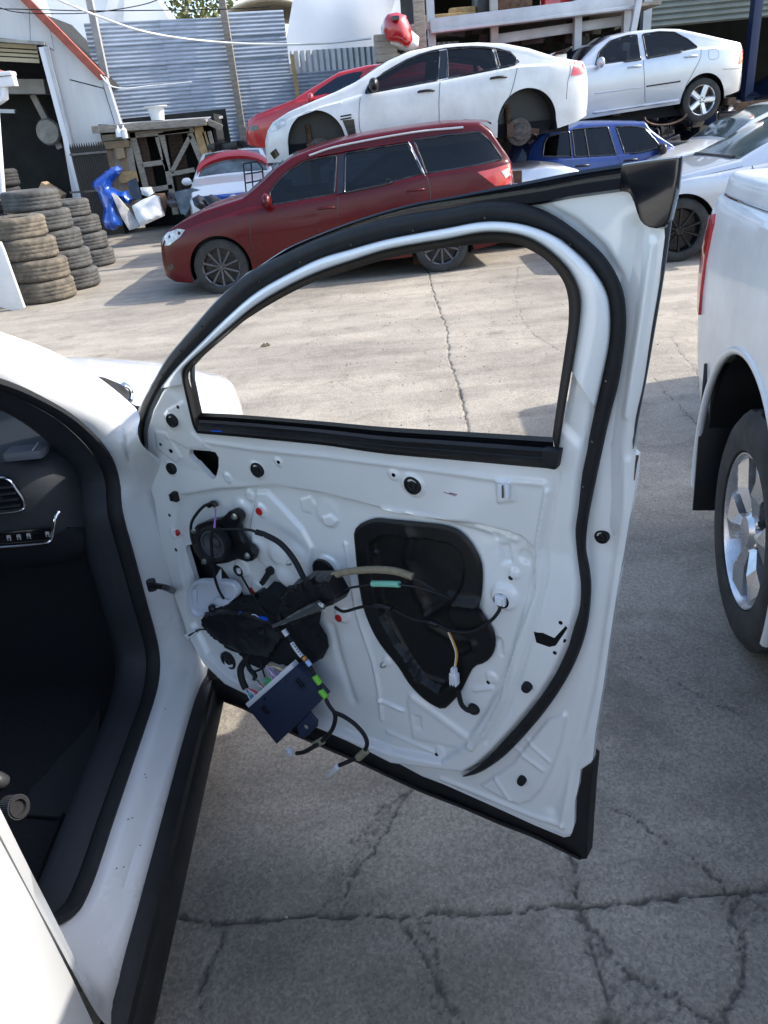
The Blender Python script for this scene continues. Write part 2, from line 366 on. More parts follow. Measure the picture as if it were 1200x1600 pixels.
CR = [  # traced lines, half width (m), depth (m), roughness of the course
 ([(240,1437),(275,1437),(330,1439),(408,1437),(470,1434),(533,1433),(600,1432),(658,1429),(720,1427),(783,1425),(850,1420),(908,1415),(970,1409),(1033,1404),(1110,1398),(1200,1390),(1290,1378)], .011, .010, .012),
 ([(642,1233),(628,1250),(608,1292),(585,1330),(558,1358),(545,1395),(533,1428)], .010, .008, .02),
 ([(642,1233),(600,1256),(575,1290),(552,1318),(548,1350)], .005, .005, .02),
 ([(633,1442),(648,1475),(667,1508),(690,1540),(708,1567),(722,1590),(733,1615)], .013, .009, .022),
 ([(655,1440),(672,1470),(690,1510),(700,1550)], .006, .006, .03),
 ([(892,1330),(900,1370),(908,1417),(920,1455),(933,1500),(945,1550),(950,1610)], .008, .009, .012),
 ([(908,1433),(950,1480),(985,1515),(1010,1535),(1067,1575),(1142,1610)], .010, .008, .02),
 ([(925,1250),(955,1258),(983,1275),(1010,1292),(1033,1308),(1060,1325),(1083,1342),(1110,1362),(1133,1383),(1140,1398)], .004, .006, .012),
 ([(1158,1392),(1150,1430),(1167,1483),(1160,1520),(1158,1542),(1135,1570),(1120,1610)], .008, .007, .025),
 ([(350,1458),(345,1480),(329,1508),(320,1550),(312,1610)], .007, .007, .02),
 ([(731,672),(728,650),(720,620),(715,597),(708,580),(702,559),(700,535),(698,513),(690,495),(683,476),(676,452),(669,424)], .013, .012, .02),
 ([(731,672),(760,760),(800,900),(850,1100),(892,1330)], .010, .010, .02),
 ([(1020,590),(1034,606),(1062,634),(1094,669),(1140,720)], .005, .003, .02),
 ([(1049,524),(1060,549),(1083,572),(1100,600)], .006, .003, .02),
 ([(810,413),(804,455),(817,501),(837,526),(871,547),(900,556)], .005, .003, .03),
 ([(375,608),(458,602),(520,596),(575,590),(600,589),(683,586),(760,584)], .004, .003, .03),
 ([(985,1010),(1040,1060),(1100,1090),(1190,1130)], .003, .002, .03)]
GX = np.arange(-0.9, 2.7, 0.0075); gy_ = [0.25]
while gy_[-1] < 12.2: gy_.append(gy_[-1]+(0.0065 if gy_[-1] < 2.3 else 0.0065+0.0042*(gy_[-1]-2.3)))
GY = np.array(gy_); nx, ny = len(GX), len(GY)
XX, YY = np.meshgrid(GX, GY); G2 = np.stack([XX.ravel(), YY.ravel()], 1)
def vnoise(P, sc, seed=0):
    """tileable-free value noise on a numpy grid, 2 octaves"""
    out = np.zeros(len(P)); a = 1.0
    for o in range(3):
        q = P*sc+seed*17.3+o*5.1; i = np.floor(q).astype(int); f = q-i; f = f*f*(3-2*f)
        def hsh(ix, iy): 
            h = (ix*374761393+iy*668265263+seed*1442695) & 0x7fffffff; h = ((h ^ (h >> 13))*1274126177) & 0x7fffffff; return ((h ^ (h >> 16)) & 0xffff)/65535.0
        v = (hsh(i[:, 0], i[:, 1])*(1-f[:, 0])+hsh(i[:, 0]+1, i[:, 1])*f[:, 0])*(1-f[:, 1])+(hsh(i[:, 0], i[:, 1]+1)*(1-f[:, 0])+hsh(i[:, 0]+1, i[:, 1]+1)*f[:, 0])*f[:, 1]
        out += (v-0.5)*a; a *= 0.5; sc *= 2.1
    return out
wx, wy = vnoise(G2, 14, 1), vnoise(G2, 14, 2); fx, fy = vnoise(G2, 60, 3), vnoise(G2, 60, 4); wd = vnoise(G2, 25, 5)
GH = np.zeros(len(G2)); GR = np.zeros(len(G2))  # GR: real dirt and stains, plus shade painted into the cracks
for px, hw, dp, wb in CR:
    q = gp(px); Q = G2+np.stack([wx, wy], 1)*wb*1.0+np.stack([fx, fy], 1)*0.010
    lo, hi = q.min(0)-0.15, q.max(0)+0.15; sel = np.where(((G2 >= lo) & (G2 <= hi)).all(1))[0]
    if not len(sel): continue
    d = dist_poly(Q[sel], q); w = hw*(0.32+0.95*np.clip(wd[sel]+0.25, 0, 1)); k = np.clip(1-d/w, 0, 1)
    GH[sel] = np.minimum(GH[sel], -dp*k**0.6); GR[sel] = np.maximum(GR[sel], np.clip(k*1.5, 0, 1)*0.75)
    k2 = np.exp(-(d/(hw*2.2))**2)*np.clip(wd[sel]*2.2+0.4, 0, 1); GR[sel] = np.maximum(GR[sel], 0.22*k2); GH[sel] -= 0.002*k2
# crumbled patches with loose fragments
cells = None
def voro(P, sc, seed):
    q = P*sc; i0 = np.floor(q).astype(int); F1 = np.full(len(P), 9.0); F2 = np.full(len(P), 9.0); I = np.zeros(len(P))
    for dx in (-1, 0, 1):
        for dy in (-1, 0, 1):
            c = i0+[dx, dy]; h = ((c[:, 0]*73856093) ^ (c[:, 1]*19349663) ^ seed*83492791) & 0xffffff
            hx = ((h*1103515245+12345) & 0xffff)/65535.0; hy = ((h*22695477+7) & 0xffff)/65535.0
            d = np.hypot(c[:, 0]+hx-q[:, 0], c[:, 1]+hy-q[:, 1]); n1 = d < F1; F2 = np.where(n1, F1, np.minimum(F2, d)); I = np.where(n1, hx, I); F1 = np.where(n1, d, F1)
    return F2-F1, I
for poly, sc in (([(908,1432),(940,1455),(985,1508),(1020,1535),(1060,1572),(1040,1612),(960,1612),(945,1550),(925,1490)], 30), ([(500,1430),(545,1392),(560,1362),(548,1340),(585,1325),(612,1280),(640,1236),(605,1250),(575,1288),(545,1335),(528,1385)], 34), ([(620,1437),(665,1437),(690,1500),(728,1580),(735,1612),(705,1612),(670,1545)], 32), ([(1140,1392),(1200,1385),(1200,1420),(1160,1440),(1175,1490),(1165,1545),(1130,1590),(1140,1500)], 30)):
    q = gp(poly); sel = np.where(dist_poly(G2, q, True) < 0.12)[0]; s2 = sel[inside(G2[sel]+np.stack([wx, wy], 1)[sel]*0.06, q)]
    e, I = voro(G2[s2]+np.stack([fx, fy], 1)[s2]*0.01, sc, 3); k = np.clip(1-e/0.16, 0, 1)
    GH[s2] = np.minimum(GH[s2], -0.006*k-0.004*I); GR[s2] = np.maximum(GR[s2], 0.40*k+0.10*I)
for px, rx, ry, a_ in (((995,1120), .10, .20, .34), ((985,1190), .07, .07, .25), ((395,1500), .14, .10, .22), ((720,1540), .16, .12, .2), ((1120,700), .25, .3, .2)):
    c = on_z(*px); dd = np.hypot((G2[:, 0]-c[0])/rx, (G2[:, 1]-c[1])/ry)+wd*.9; GR = np.maximum(GR, a_*np.clip(1.25-dd, 0, 1))
GH += vnoise(G2, 1.3, 8)*0.006*0+vnoise(G2, 7, 9)*0.0012
# soft pitting
GH -= 0.0015*np.clip(vnoise(G2, 45, 11)-0.22, 0, 1)*4
me = bpy.data.meshes.new('cracked_concrete'); Vg = np.stack([XX.ravel(), YY.ravel(), GH], 1); me.vertices.add(len(Vg)); me.vertices.foreach_set('co', Vg.ravel())
ii = (np.arange(ny-1)[:, None]*nx+np.arange(nx-1)).ravel(); Q = np.stack([ii, ii+1, ii+1+nx, ii+nx], 1)
me.loops.add(Q.size); me.loops.foreach_set('vertex_index', Q.ravel()); me.polygons.add(len(Q)); me.polygons.foreach_set('loop_start', np.arange(0, Q.size, 4)); me.polygons.foreach_set('loop_total', np.full(len(Q), 4))
me.update(calc_edges=True); a = me.attributes.new('grime_shade', 'FLOAT', 'POINT'); a.data.foreach_set('value', GR); me.materials.append(m_ground); me.shade_smooth()
o = bpy.data.objects.new('concrete_pavement', me); COL.objects.link(o); o['kind'] = 'structure'
x0, x1, y0, y1 = GX[0], GX[-1], GY[0], GY[-1]; B = 150
Vq = [(-B, -B, 0), (B, -B, 0), (B, B, 0), (-B, B, 0), (x0, y0, 0), (x1, y0, 0), (x1, y1, 0), (x0, y1, 0)]
o = mk('ground', Vq, [[0, 1, 5, 4], [1, 2, 6, 5], [2, 3, 7, 6], [3, 0, 4, 7]], m_ground, None, kind='structure'); o.location.z = 0
# loose grit lying about the yard
random.seed(5); b = MB()
for k in range(420):
    x = random.uniform(-0.6, 2.4); y = random.uniform(0.6, 9.0); r = random.uniform(0.0015, 0.004)*(1+y*0.12)
    b.add([(x-r, y-r*.6, 0.002), (x+r, y-r, 0.002), (x+r*.7, y+r, 0.002), (x-r*.8, y+r*.8, 0.002), (x, y, 0.002+r*1.2)], [[0, 1, 4], [1, 2, 4], [2, 3, 4], [3, 0, 4]])
mk('grit', b.V, b.F, mat('pale_grit', (0.38, 0.36, 0.33), 0.9, var=(3, 0.6)), None, kind='stuff')['label'] = 'loose pale grit scattered over the concrete'
b = MB()
for px, r in (((855,397), .02), ((413,541), .03), ((418,540), .025)):
    p = on_z(*px); b.add([(p[0]-r, p[1]-r, .004), (p[0]+r, p[1]-r, .004), (p[0]+r, p[1]+r, .004), (p[0]-r, p[1]+r, .004), (p[0], p[1], .03)], [[0, 1, 4], [1, 2, 4], [2, 3, 4], [3, 0, 4]])
b.mk('leaf_litter', m_bark, None, kind='stuff')['label'] = 'few dark crumbs of leaf litter on the sunlit concrete'
# pale scuff marks on the sunlit concrete
for px in ([(575,528),(595,523),(612,518),(640,517)], [(565,522),(572,521)], [(930,1441),(945,1432),(958,1424)]):
    pass
# ================================================================== the white SUV with its open, stripped door
suv = thing('white_suv', 'white SUV with its front door hanging open and stripped of its trim, black sill cladding', 'car', (-1.35, 1.0, 0))
HN = np.array([-0.490, 1.660, 0.0]); DD = np.array([0.804, -0.594, 0.0]); DD /= np.linalg.norm(DD)
DN = np.array([DD[1], -DD[0], 0.0])        # towards the cabin side (towards the camera)
def qoff(z):
    return np.where(z < 0.75, 0.045*((0.75-z)/0.45)**2, 0.0)+np.where(z > 0.98, 0.17*(z-0.98), 0.0)
def door_world(s, z, h=0.0):
    s = np.asarray(s, float); z = np.asarray(z, float); h = np.asarray(h, float)
    q = qoff(z)+h
    return HN+s[..., None]*DD+q[..., None]*DN+z[..., None]*np.array([0, 0, 1.0])
def dsz(x, y, h=0.0):
    d = ray(x, y); q = 0.0
    for _ in range(12):
        t = (q+h-np.dot(DN, EYEP-HN))/np.dot(DN, d); P = EYEP+d*t; q = float(qoff(P[2]))
    P = P-HN
    return float(np.dot(P, DD)), float(P[2])
def dpl(px, h=0.0): return np.array([dsz(x, y, h) for x, y in px])
def dw(px, h=0.0):
    """traced points on the door at height h above its sheet -> world"""
    a = dpl(px, h); return door_world(a[:, 0], a[:, 1], h)
HF = -0.030    # the rear flange lies this much below the inner panel
# ---- traced outlines
seal_out = [(236,775),(225,738),(217,700),(215,675),(220,637),(235,607),(262,560),(300,515),(342,467),(390,425),(450,394),(500,372),(550,355),(600,342),(650,332),(700,325),(750,315),(793,314),(827,320),(867,337),(913,370),(947,403),(970,443),(978,483),(977,530),(967,597),(954,647),(942,701),(928,767),(919,815),(916,855),(922,890),(924,925),(918,977),(904,1023),(883,1065),(855,1107),(820,1149),(785,1184),(750,1207),(725,1214)]
seal_in = [(238,777),(230,733),(226,700),(225,670),(235,637),(250,607),(275,575),(312,537),(355,495),(400,457),(450,428),(500,404),(550,389),(600,375),(650,365),(700,356),(750,347),(793,347),(833,355),(873,373),(913,407),(940,443),(951,477),(951,530),(940,588),(929,638),(917,697),(907,745),(902,795),(897,834),(902,883),(906,918),(904,953),(893,988),(885,1016),(865,1058),(837,1100),(802,1142),(767,1180),(743,1201),(722,1213)]
chan_out = [(307,676),(301,665),(294,637),(286,600),(285,579),(300,562),(325,540),(362,508),(400,477),(450,447),(500,424),(550,407),(600,391),(650,381),(700,373),(750,363),(790,363),(827,372),(860,393),(887,420),(903,450),(907,477),(903,517),(893,580),(882,645),(872,709),(867,732)]
opening = [(315,650),(314,644),(310,625),(307,610),(300,577),(330,545),(370,510),(415,480),(460,455),(500,437),(550,421),(600,406),(650,395),(700,387),(767,380),(800,380),(827,390),(857,410),(880,440),(888,470),(888,507),(885,530),(879,572),(871,626),(863,682)]
white_bottom = [(300,1010),(316,1040),(335,1063),(360,1077),(400,1098),(460,1128),(540,1163),(610,1195),(662,1210),(694,1222),(760,1251),(837,1286),(883,1305)]
white_right = [(893,1303),(897,1290),(898,1254),(904,1227),(907,1201),(917,1194),(926,1188),(930,1146),(942,1073),(952,1000),(961,940),(970,887),(982,820),(992,765),(996,712)]
white_upper = [(989,706),(988,690),(997,640),(1006,600),(1017,527),(1030,440),(1039,370),(1038,357),(1024,357)]
left_edge = [(240,777),(250,837),(262,885),(273,930),(285,972)]
# panel outline in door coordinates: front edge, bottom, rear edge, up behind the black corner, over the frame
fr_out = [(x, y) for x, y in seal_out[2:20]]
pan = [tuple(dsz(x, y, 0)) for x, y in left_edge]+[dsz(x, y, 0) for x, y in white_bottom[:8]]+[dsz(x, y, HF) for x, y in white_bottom[8:]]
pan += [dsz(x, y, HF) for x, y in white_right]+[dsz(x, y, HF) for x, y in white_upper]
pan += [dsz(1020, 275, HF), dsz(980, 285, HF), dsz(900, 300, HF), dsz(827, 322, HF)]
pan += [dsz(x, y+6, HF) for x, y in fr_out[::-1]]
pan += [dsz(222, 700, HF), dsz(229, 738, HF)]
pan = np.array(pan)
win_hole = dpl(chan_out, 0)
h_irr = dpl([(300,703),(300,710),(307,718),(312,721),(320,730),(331,742),(337,746),(342,744),(347,727),(347,712),(342,704),(333,702),(303,700)], -0.01)
h_lower = dpl([(288,858),(290,853),(300,851),(312,860),(330,880),(345,888),(357,905),(373,920),(382,935),(381,950),(360,958),(320,960),(305,915)], -0.012)
h_acc = None
holes = [win_hole, h_irr, h_lower]
cov = [(552,855),(551,833),(561,820),(585,811),(610,813),(680,820),(697,823),(715,830),(732,846),(746,869),(752,890),(752,918),(750,940),(753,960),(767,981),(773,1002),(769,1023),(757,1037),(739,1044),(729,1062),(716,1086),(694,1109),(684,1109),(662,1096),(638,1072),(620,1044),(592,1009),(575,978),(564,946),(557,904)]
_cc = np.array([660, 950]); cov = [tuple(p[:2]) for p in smooth_pts([(*p, 0) for p in cov+[cov[0]]], 90)[:-1]]; h_cov = dpl([tuple(_cc+(np.array(p)-_cc)*0.93) for p in cov], -0.012)
holes.append(h_cov)
V2, T2 = cdt_fill(pan, holes, step=0.0034, rs=0.005)
# ---- stamped relief, as distances to traced lines
def sm(x): x = np.clip(x, 0, 1); return x*x*(3-2*x)
inner_in = dpl([(x, y) for x, y in seal_in[2:]], 0)
inner_poly = np.vstack([inner_in, dpl([(610,1198),(540,1163),(460,1128),(400,1098),(350,1074),(315,1040),(290,995),(268,930),(245,840),(228,745)], 0)])
def relief(P):
    H = np.zeros(len(P))
    d = dist_poly(P, inner_poly, True); ins = inside(P, inner_poly)
    sd = np.where(ins, d, -d)
    # the flange behind the seal is set back; only on the rear and upper side
    H += HF*(1-sm((sd+0.010)/0.022))
    fr = (P[:, 0] < 0.10) & (P[:, 1] < 1.0)
    H = np.where(fr & ~ins, np.maximum(H, -0.012), H)
    def ar(px): return dpl(px, 0)
    rec = ar([(280,772),(340,762),(427,757),(500,768),(560,783),(610,797),(680,808),(750,818),(815,836),(842,862),(838,925),(818,985),(792,1060),(762,1118),(728,1172),(690,1196),(610,1180),(520,1146),(430,1100),(360,1062),(320,1025),(296,975),(283,900),(272,830)])
    d = dist_poly(P, rec, True); i = inside(P, rec)
    H += np.where(i, -0.016*sm(d/0.012), 0)
    def bead(px, w, a):
        nonlocal H
        dd = dist_poly(P, ar(px)); w = max(.0045, w*.85); H += 1.15*a*np.exp(-(dd/w)**2)
    def boss(px, w, a):
        nonlocal H
        q = ar(px); w = max(.0035, w*.65); a = a*1.1; dd = dist_poly(P, q, True); ii = inside(P, q); H += a*np.where(ii, sm((dd+w)/(2*w)), sm((w-dd)/(2*w)))
    def ring(c, r, a, w=0.004, asp=1.0):
        cs, cz = dsz(*c); dd = np.hypot((P[:, 0]-cs), (P[:, 1]-cz)/asp); nonlocal H
        w = max(.0032, w*.8); H += 1.1*a*sm((r+w-dd)/(2*w))
    def dimple(px, w, a): bead(px, w, a)
    # window frame: rounded moulding between seal and glass channel
    d1 = dist_poly(P, ar(seal_in)); d2 = dist_poly(P, ar(chan_out[2:-2])); fr_ = (d1+d2 < .075) & (P[:, 1] > 1.0); f_ = d1/(d1+d2+1e-9); H -= np.where(fr_, .006*sm((.075-d1-d2)/.02), 0)
    bead([(855,767),(841,844),(834,890),(816,960),(799,1030),(785,1093),(757,1145),(736,1170)], 0.0055, 0.0055)
    bead([(872,740),(862,800),(852,850),(852,900),(838,965),(815,1045),(790,1110),(760,1160)], 0.005, -0.004)
    bead([(533,855),(545,925),(550,958),(558,985),(567,1010),(577,1040),(585,1080),(590,1130)], 0.006, 0.004)
    bead([(512,985),(520,1020),(532,1060),(545,1100)], 0.012, -0.004)
    # diagonal stiffening plateau right of the speaker
    boss([(395,772),(412,772),(433,793),(467,830),(483,860),(478,905),(500,960),(470,950),(430,905),(400,880),(385,830)], 0.007, 0.007)
    boss([(262,640),(285,628),(300,675),(330,700),(292,700),(262,683)], 0.005, 0.003)
    boss([(243,672),(262,676),(285,715),(275,722),(246,700)], 0.004, 0.003)
    # upper edge of the panel under the belt strip
    bead([(320,690),(400,702),(500,712),(600,725),(700,738),(800,752),(850,756)], 0.006, 0.003)
    bead([(600,797),(660,806),(740,828),(800,848)], 0.008, 0.004)
    # lower stampings
    bead([(585,1100),(624,1117)], 0.004, 0.004)
    bead([(638,1094),(660,1110),(700,1140),(731,1163)], 0.009, 0.004)
    boss([(640,1123),(652,1126),(654,1146),(641,1142)], 0.002, -0.003)
    boss([(630,1100),(636,1095),(733,1167),(720,1178),(640,1160)], 0.010, 0.003)
    bead([(600,1150),(650,1172),(690,1190)], 0.004, 0.003)
    # upper right stampings
    boss([(760,826),(795,831),(792,844),(768,848)], 0.003, -0.004)
    boss([(774,857),(790,857),(794,884),(778,887)], 0.003, -0.004)
    ring((815,876), 0.013, -0.004); ring((824,857), 0.006, 0.003)
    ring((783,939), 0.026, 0.006, 0.006)
    boss([(776,750),(800,748),(805,782),(778,786)], 0.004, 0.004)
    bead([(756,1005),(775,1008),(778,1030)], 0.004, -0.003)
    bead([(735,1085),(762,1082)], 0.004, 0.004)
    # round bosses under plugs and grommets
    for c, r_ in (((645,758), .024), ((402,734), .020), ((269,657), .020), ((268,732), .018), ((529,966), .020), ((405,800), .016), ((395,923), .016), ((273,834), .014), ((507,893), .030), ((615,742), .011), ((599,1039), .011), ((372,892), .022), ((798,903), .010), ((763,1066), .012), ((682,1179), .010), ((435,722), .010)):
        ring(c, r_, 0.0035, 0.004)
    for c, r_ in (((357,746), .012), ((383,778), .013)): ring(c, r_, 0.004, 0.003)
    boss([(462,785),(478,780),(487,793),(480,806),(466,803)], 0.003, 0.003)
    boss([(498,812),(512,808),(522,818),(515,828),(502,825)], 0.003, 0.004)
    ring((505,806), 0.03, 0.003, 0.012)
    for c in ((372,800), (398,858), (430,870), (440,905), (460,870)): ring(c, 0.022, 0.006, 0.016)
    # flange stampings outside the seal, bottom right
    def arf(px): return dpl(px, HF)
    q = arf([(855,1120),(884,1108),(889,1120),(880,1160),(866,1200),(850,1232),(832,1252),(812,1258),(785,1247),(748,1226),(768,1212),(800,1190)])
    dd = dist_poly(P, q, True); H += np.where(inside(P, q), 0.006*sm(dd/0.008), 0)
    for px in ([(825,1155),(862,1187)], [(774,1212),(798,1247)], [(800,1163),(850,1200)]):
        H += 0.003*np.exp(-(dist_poly(P, arf(px))/0.004)**2)
    for px, a, w in (([(996,360),(990,420),(980,520),(968,600),(955,700),(958,780),(955,870),(946,960),(930,1060),(905,1160),(880,1230),(862,1265)], -0.008, 0.014),
                     ([(1018,380),(1005,470),(992,560),(978,650)], 0.004, 0.006), ([(978,720),(975,800),(962,880),(950,960),(932,1080),(915,1150),(893,1185),(885,1240),(878,1290)], 0.005, 0.006),
                     ([(690,1216),(760,1244),(840,1278),(880,1290)], 0.004, 0.005)):
        H += a*np.exp(-(dist_poly(P, arf(px))/w)**2)
    return H
HH = relief(V2)
# gentle hand-formed waviness of the pressing
HH += np.array([noise.noise(Vector((p[0]*9, p[1]*9, 3.3)))*0.0012 for p in V2])
PW = door_world(V2[:, 0], V2[:, 1], HH)
Vd = [tuple(p) for p in PW]; Fd = [list(t[::-1]) for t in T2]
be = boundary_edges(T2)
bv = sorted({i for e in be for i in e}); mp_ = {}
for i in bv:
    mp_[i] = len(Vd); Vd.append(tuple(PW[i]-DN*0.014))
for a, b in be: Fd.append([a, b, mp_[b], mp_[a]])
door = fixn(mk('door', Vd, Fd, m_door, suv, smooth=50))
def near_h(s, z):
    i = np.argmin((V2[:, 0]-s)**2+(V2[:, 1]-z)**2); return HH[i]
def dpoint(x, y, lift=0.0):
    """point on the stamped sheet under a traced point, lifted off it"""
    h = 0.0
    for _ in range(4): s, z = dsz(x, y, h+lift); h = near_h(s, z)
    return door_world(np.array(s), np.array(z), np.array(h+lift))
def dpts(px, lift=0.0): return [dpoint(x, y, lift) for x, y in px]
# ---- outer skin with handle (the side facing away)
os_px = [(x, y) for x, y in left_edge]+white_bottom[:8]
osk = np.vstack([dpl(os_px, -0.02), dpl(white_bottom[8:]+white_right, HF-0.01), dpl([(1006,600),(1030,440),(1045,330),(1050,262),(980,270),(900,285),(827,300)], HF-0.01), dpl([(x, y) for x, y in fr_out[::-1]], HF-0.01)])
Vo, To = cdt_fill(osk, [win_hole], step=0.03, rs=0.02)
dd = dist_poly(Vo, osk, True); dwn = dist_poly(Vo, win_hole, True)
ho = -0.034-0.045*sm(np.minimum(dd, dwn*1.2)/0.07)*np.where(Vo[:, 1] < 1.02, 1.0, 0.15)
Po = door_world(Vo[:, 0], Vo[:, 1], ho)
VV = [tuple(p) for p in Po]; FF = [list(t) for t in To]
mk('outer_skin', VV, FF, m_white, door, smooth=50)
b = MB()
c0 = door_world(np.array(0.86), np.array(0.86), np.array(-0.105))
b.bar(c0-DD*0.10, c0+DD*0.10, 0.02, 0.035); b.bar(c0-DD*0.085+DN*0.012, c0-DD*0.085+DN*0.04, 0.025, 0.03); b.bar(c0+DD*0.085+DN*0.012, c0+DD*0.085+DN*0.04, 0.025, 0.03)
b.mk('handle', m_white, door, bevel=0.006)
# black backing that paints the shade inside the door, behind its two openings
b = MB(); V_, T_ = cdt_fill(dpl([(255,660),(440,700),(520,800),(470,1010),(330,1010),(262,860)], -0.05), [], step=0.05)
P_ = door_world(V_[:, 0], V_[:, 1], np.full(len(V_), -0.045)); mk('cavity_shade_backing', P_, [list(t[::-1]) for t in T_], m_black, door, smooth=40)

def band(name, outer, inner, prof, ma, parent, n=160, smooth=60, closed=False, base_out=None, base_in=None, world=None):
    """strip between two traced lines; prof: list of (t, h)"""
    A = resample(smooth_pts([(*p, 0) for p in outer], 300)[:, :2], n); B = resample(smooth_pts([(*p, 0) for p in inner], 300)[:, :2], n)
    rails = []
    for t, h in prof:
        rails.append(np.array([door_world(*[np.array(v) for v in dsz(*(a*(1-t)+b*t), h)], np.array(h)) for a, b in zip(A, B)]))
    V, F_ = loft_geo(rails); return fixn(mk(name, V, F_, ma, parent, smooth=smooth))
# rubber weatherstrip, hollow bulb section
sp = [(0.0, HF-0.003), (0.0, HF+0.008), (0.12, HF+0.018), (0.35, HF+0.024), (0.6, HF+0.025), (0.85, HF+0.021), (1.0, HF+0.012), (1.0, HF-0.003)]
band('weatherstrip', seal_out, seal_in, sp, m_matte, door, n=220)
band('frame_moulding', seal_in[5:seal_in.index((929,638))+1], chan_out[3:chan_out.index((893,580))+1], [(-.08, HF+.004), (0.0, -.004), (.08, .002), (.25, .006), (.5, .008), (.8, .007), (.97, .005), (1.0, .003), (1.0, -.012)], m_door, door, n=170, smooth=60)
# little vent holes in the weatherstrip
for x, y in [(253,585),(283,548),(316,510),(356,474),(406,439),(470,409),(549,382),(646,360),(758,340),(892,381),(958,490),(947,595),(926,690),(912,760),(905,868),(914,945),(890,1030),(858,1085),(820,1135)]:
    p = dsz(x, y, HF+0.024); c = door_world(np.array(p[0]), np.array(p[1]), np.array(HF+0.0245))
    V, F_ = lathe_geo([(0.0001, 0.001), (0.0016, 0.001), (0.0018, 0)], c, DN, 8); mk('vent_hole', V, F_, m_gloss, door)
# glass run channel round the opening
cp = [(0.0, 0.006), (0.06, 0.012), (0.22, 0.010), (0.45, -0.004), (0.7, -0.020), (0.92, -0.026), (1.0, -0.030), (1.0, -0.055)]
co = chan_out[:-1]+[(870,712)]
band('glass_run_channel', co, opening, cp, mat('channel_rubber', (0.008, 0.008, 0.009), 0.7, spec=0.2), door, n=160)
# belt strip along the bottom of the opening
top = [(314,645),(375,648),(500,658),(600,667),(700,673),(800,679),(864,683)]
bot = [(307,677),(400,685),(500,695),(600,709),(700,718),(800,727),(867,733)]
bp = [(0, -0.05), (0, -0.010), (0.16, -0.006), (0.2, -0.014), (0.32, -0.014), (0.36, 0.010), (0.48, 0.016), (0.62, 0.014), (0.65, 0.011), (0.7, 0.013), (0.85, 0.009), (0.88, 0.006), (1.0, 0.006), (1.0, -0.01)]
band('belt_strip', top, bot, bp, m_black, door, n=60, smooth=30)
b = MB(); V, F_ = cdt_fill(dpl([(846,706),(871,707),(868,734),(845,731)], 0.016), [], 0.02); P = door_world(V[:, 0], V[:, 1], np.full(len(V), 0.016))
b.prism([door_world(np.array(q[0]), np.array(q[1]), np.array(0.018)) for q in dpl([(846,703),(873,706),(868,735),(844,731)], 0.018)], -DN*0.02); b.mk('strip_end_cap', m_matte, door, bevel=0.003)
b = MB(); b.bar(dpoint(330,673,0.016), dpoint(346,674,0.016), 0.0025, 0.002); b.mk('blue_paint_mark', m_bluecon, door)
# black trim over the frame, meeting the black corner piece
trim_out = [(383,430),(400,419),(450,387),(500,365),(550,346),(600,330),(650,317),(700,308),(800,288),(900,268),(975,256)]
trim_in = [(383,436),(400,426),(450,398),(500,377),(550,360),(600,347),(650,337),(700,330),(800,318),(900,309),(976,300),(1050,345)]
band('roof_edge_trim', trim_out, [(x, y+3) for x, y in trim_in[:8]]+[(830,321),(900,309),(975,299)], [(0, HF-0.03), (0, HF+0.002), (0.12, HF+0.004), (0.2, HF-0.004), (0.4, HF-0.004), (0.5, HF+0.008), (0.9, HF+0.009), (1.0, HF+0.003)], m_gloss, door, n=120, smooth=35)
b = MB(); cor = [(967,299),(983,302),(990,317),(994,331),(999,344),(1006,352),(1014,356),(1026,358),(1037,355),(1046,345),(1056,300),(1062,245),(1010,251),(970,257)]
b.prism([door_world(np.array(q[0]), np.array(q[1]), np.array(HF+0.011)) for q in dpl(cor, HF+0.011)], -DN*0.02); b.mk('corner_trim', m_gloss, door, bevel=0.003)
edge_o = [(1063,246),(1058,287),(1050,345),(1038,431),(1023,520),(1010,595),(998,655),(990,700)]
edge_i = [(1055,246),(1050,300),(1043,350),(1031,431),(1016,520),(1005,595),(992,655),(988,703)]
band('edge_trim', edge_i, edge_o, [(0, HF-0.004), (0.2, HF+0.006), (0.8, HF+0.004), (1, HF-0.002), (1, HF-0.05)], m_gloss, door, n=50)
# rust stain at the end of the flange
b = MB(); b.tube([dpoint(996,712,0.001), dpoint(994,724,0.001), dpoint(991,750,0.001)], [0.0022, 0.0016, 0.0008], 6); b.mk('rust_edge', m_rust, door)
# bottom cladding
cl = [(300,1020),(335,1055),(400,1092),(460,1120),(540,1150),(610,1180),(700,1205),(837,1270),(870,1250),(880,1200),(912,1180),(927,1192),(923,1233),(919,1290),(916,1343),(905,1344),(837,1310),(781,1288),(723,1263),(650,1234),(560,1192),(452,1145),(387,1112),(345,1094),(318,1062)]
q = dpl(cl, HF-0.02); V_, T_ = cdt_fill(q, [], 0.02, 0.015)
dd = dist_poly(V_, q, True); hh = HF-0.022+0.012*sm(dd/0.012)
Pa = door_world(V_[:, 0], V_[:, 1], hh); n_ = len(Pa); Pb = door_world(V_[:, 0], V_[:, 1], hh*0+HF-0.055)
FF = [list(t[::-1]) for t in T_]+[[i+n_ for i in t] for t in T_]+[[a, b_, b_+n_, a+n_] for a, b_ in boundary_edges(T_)]
fixn(mk('door_cladding', np.vstack([Pa, Pb]), FF, m_clad, door, smooth=40))
band('cladding_lip', [(345,1090),(387,1106),(452,1139),(560,1186),(650,1228),(723,1257),(781,1281),(837,1303),(905,1338)], [(345,1095),(387,1112),(452,1146),(560,1193),(650,1235),(723,1264),(781,1289),(837,1311),(907,1345)], [(0, HF-0.01), (0.3, HF-0.004), (1, HF-0.006), (1, HF-0.05)], m_black, door, n=50)

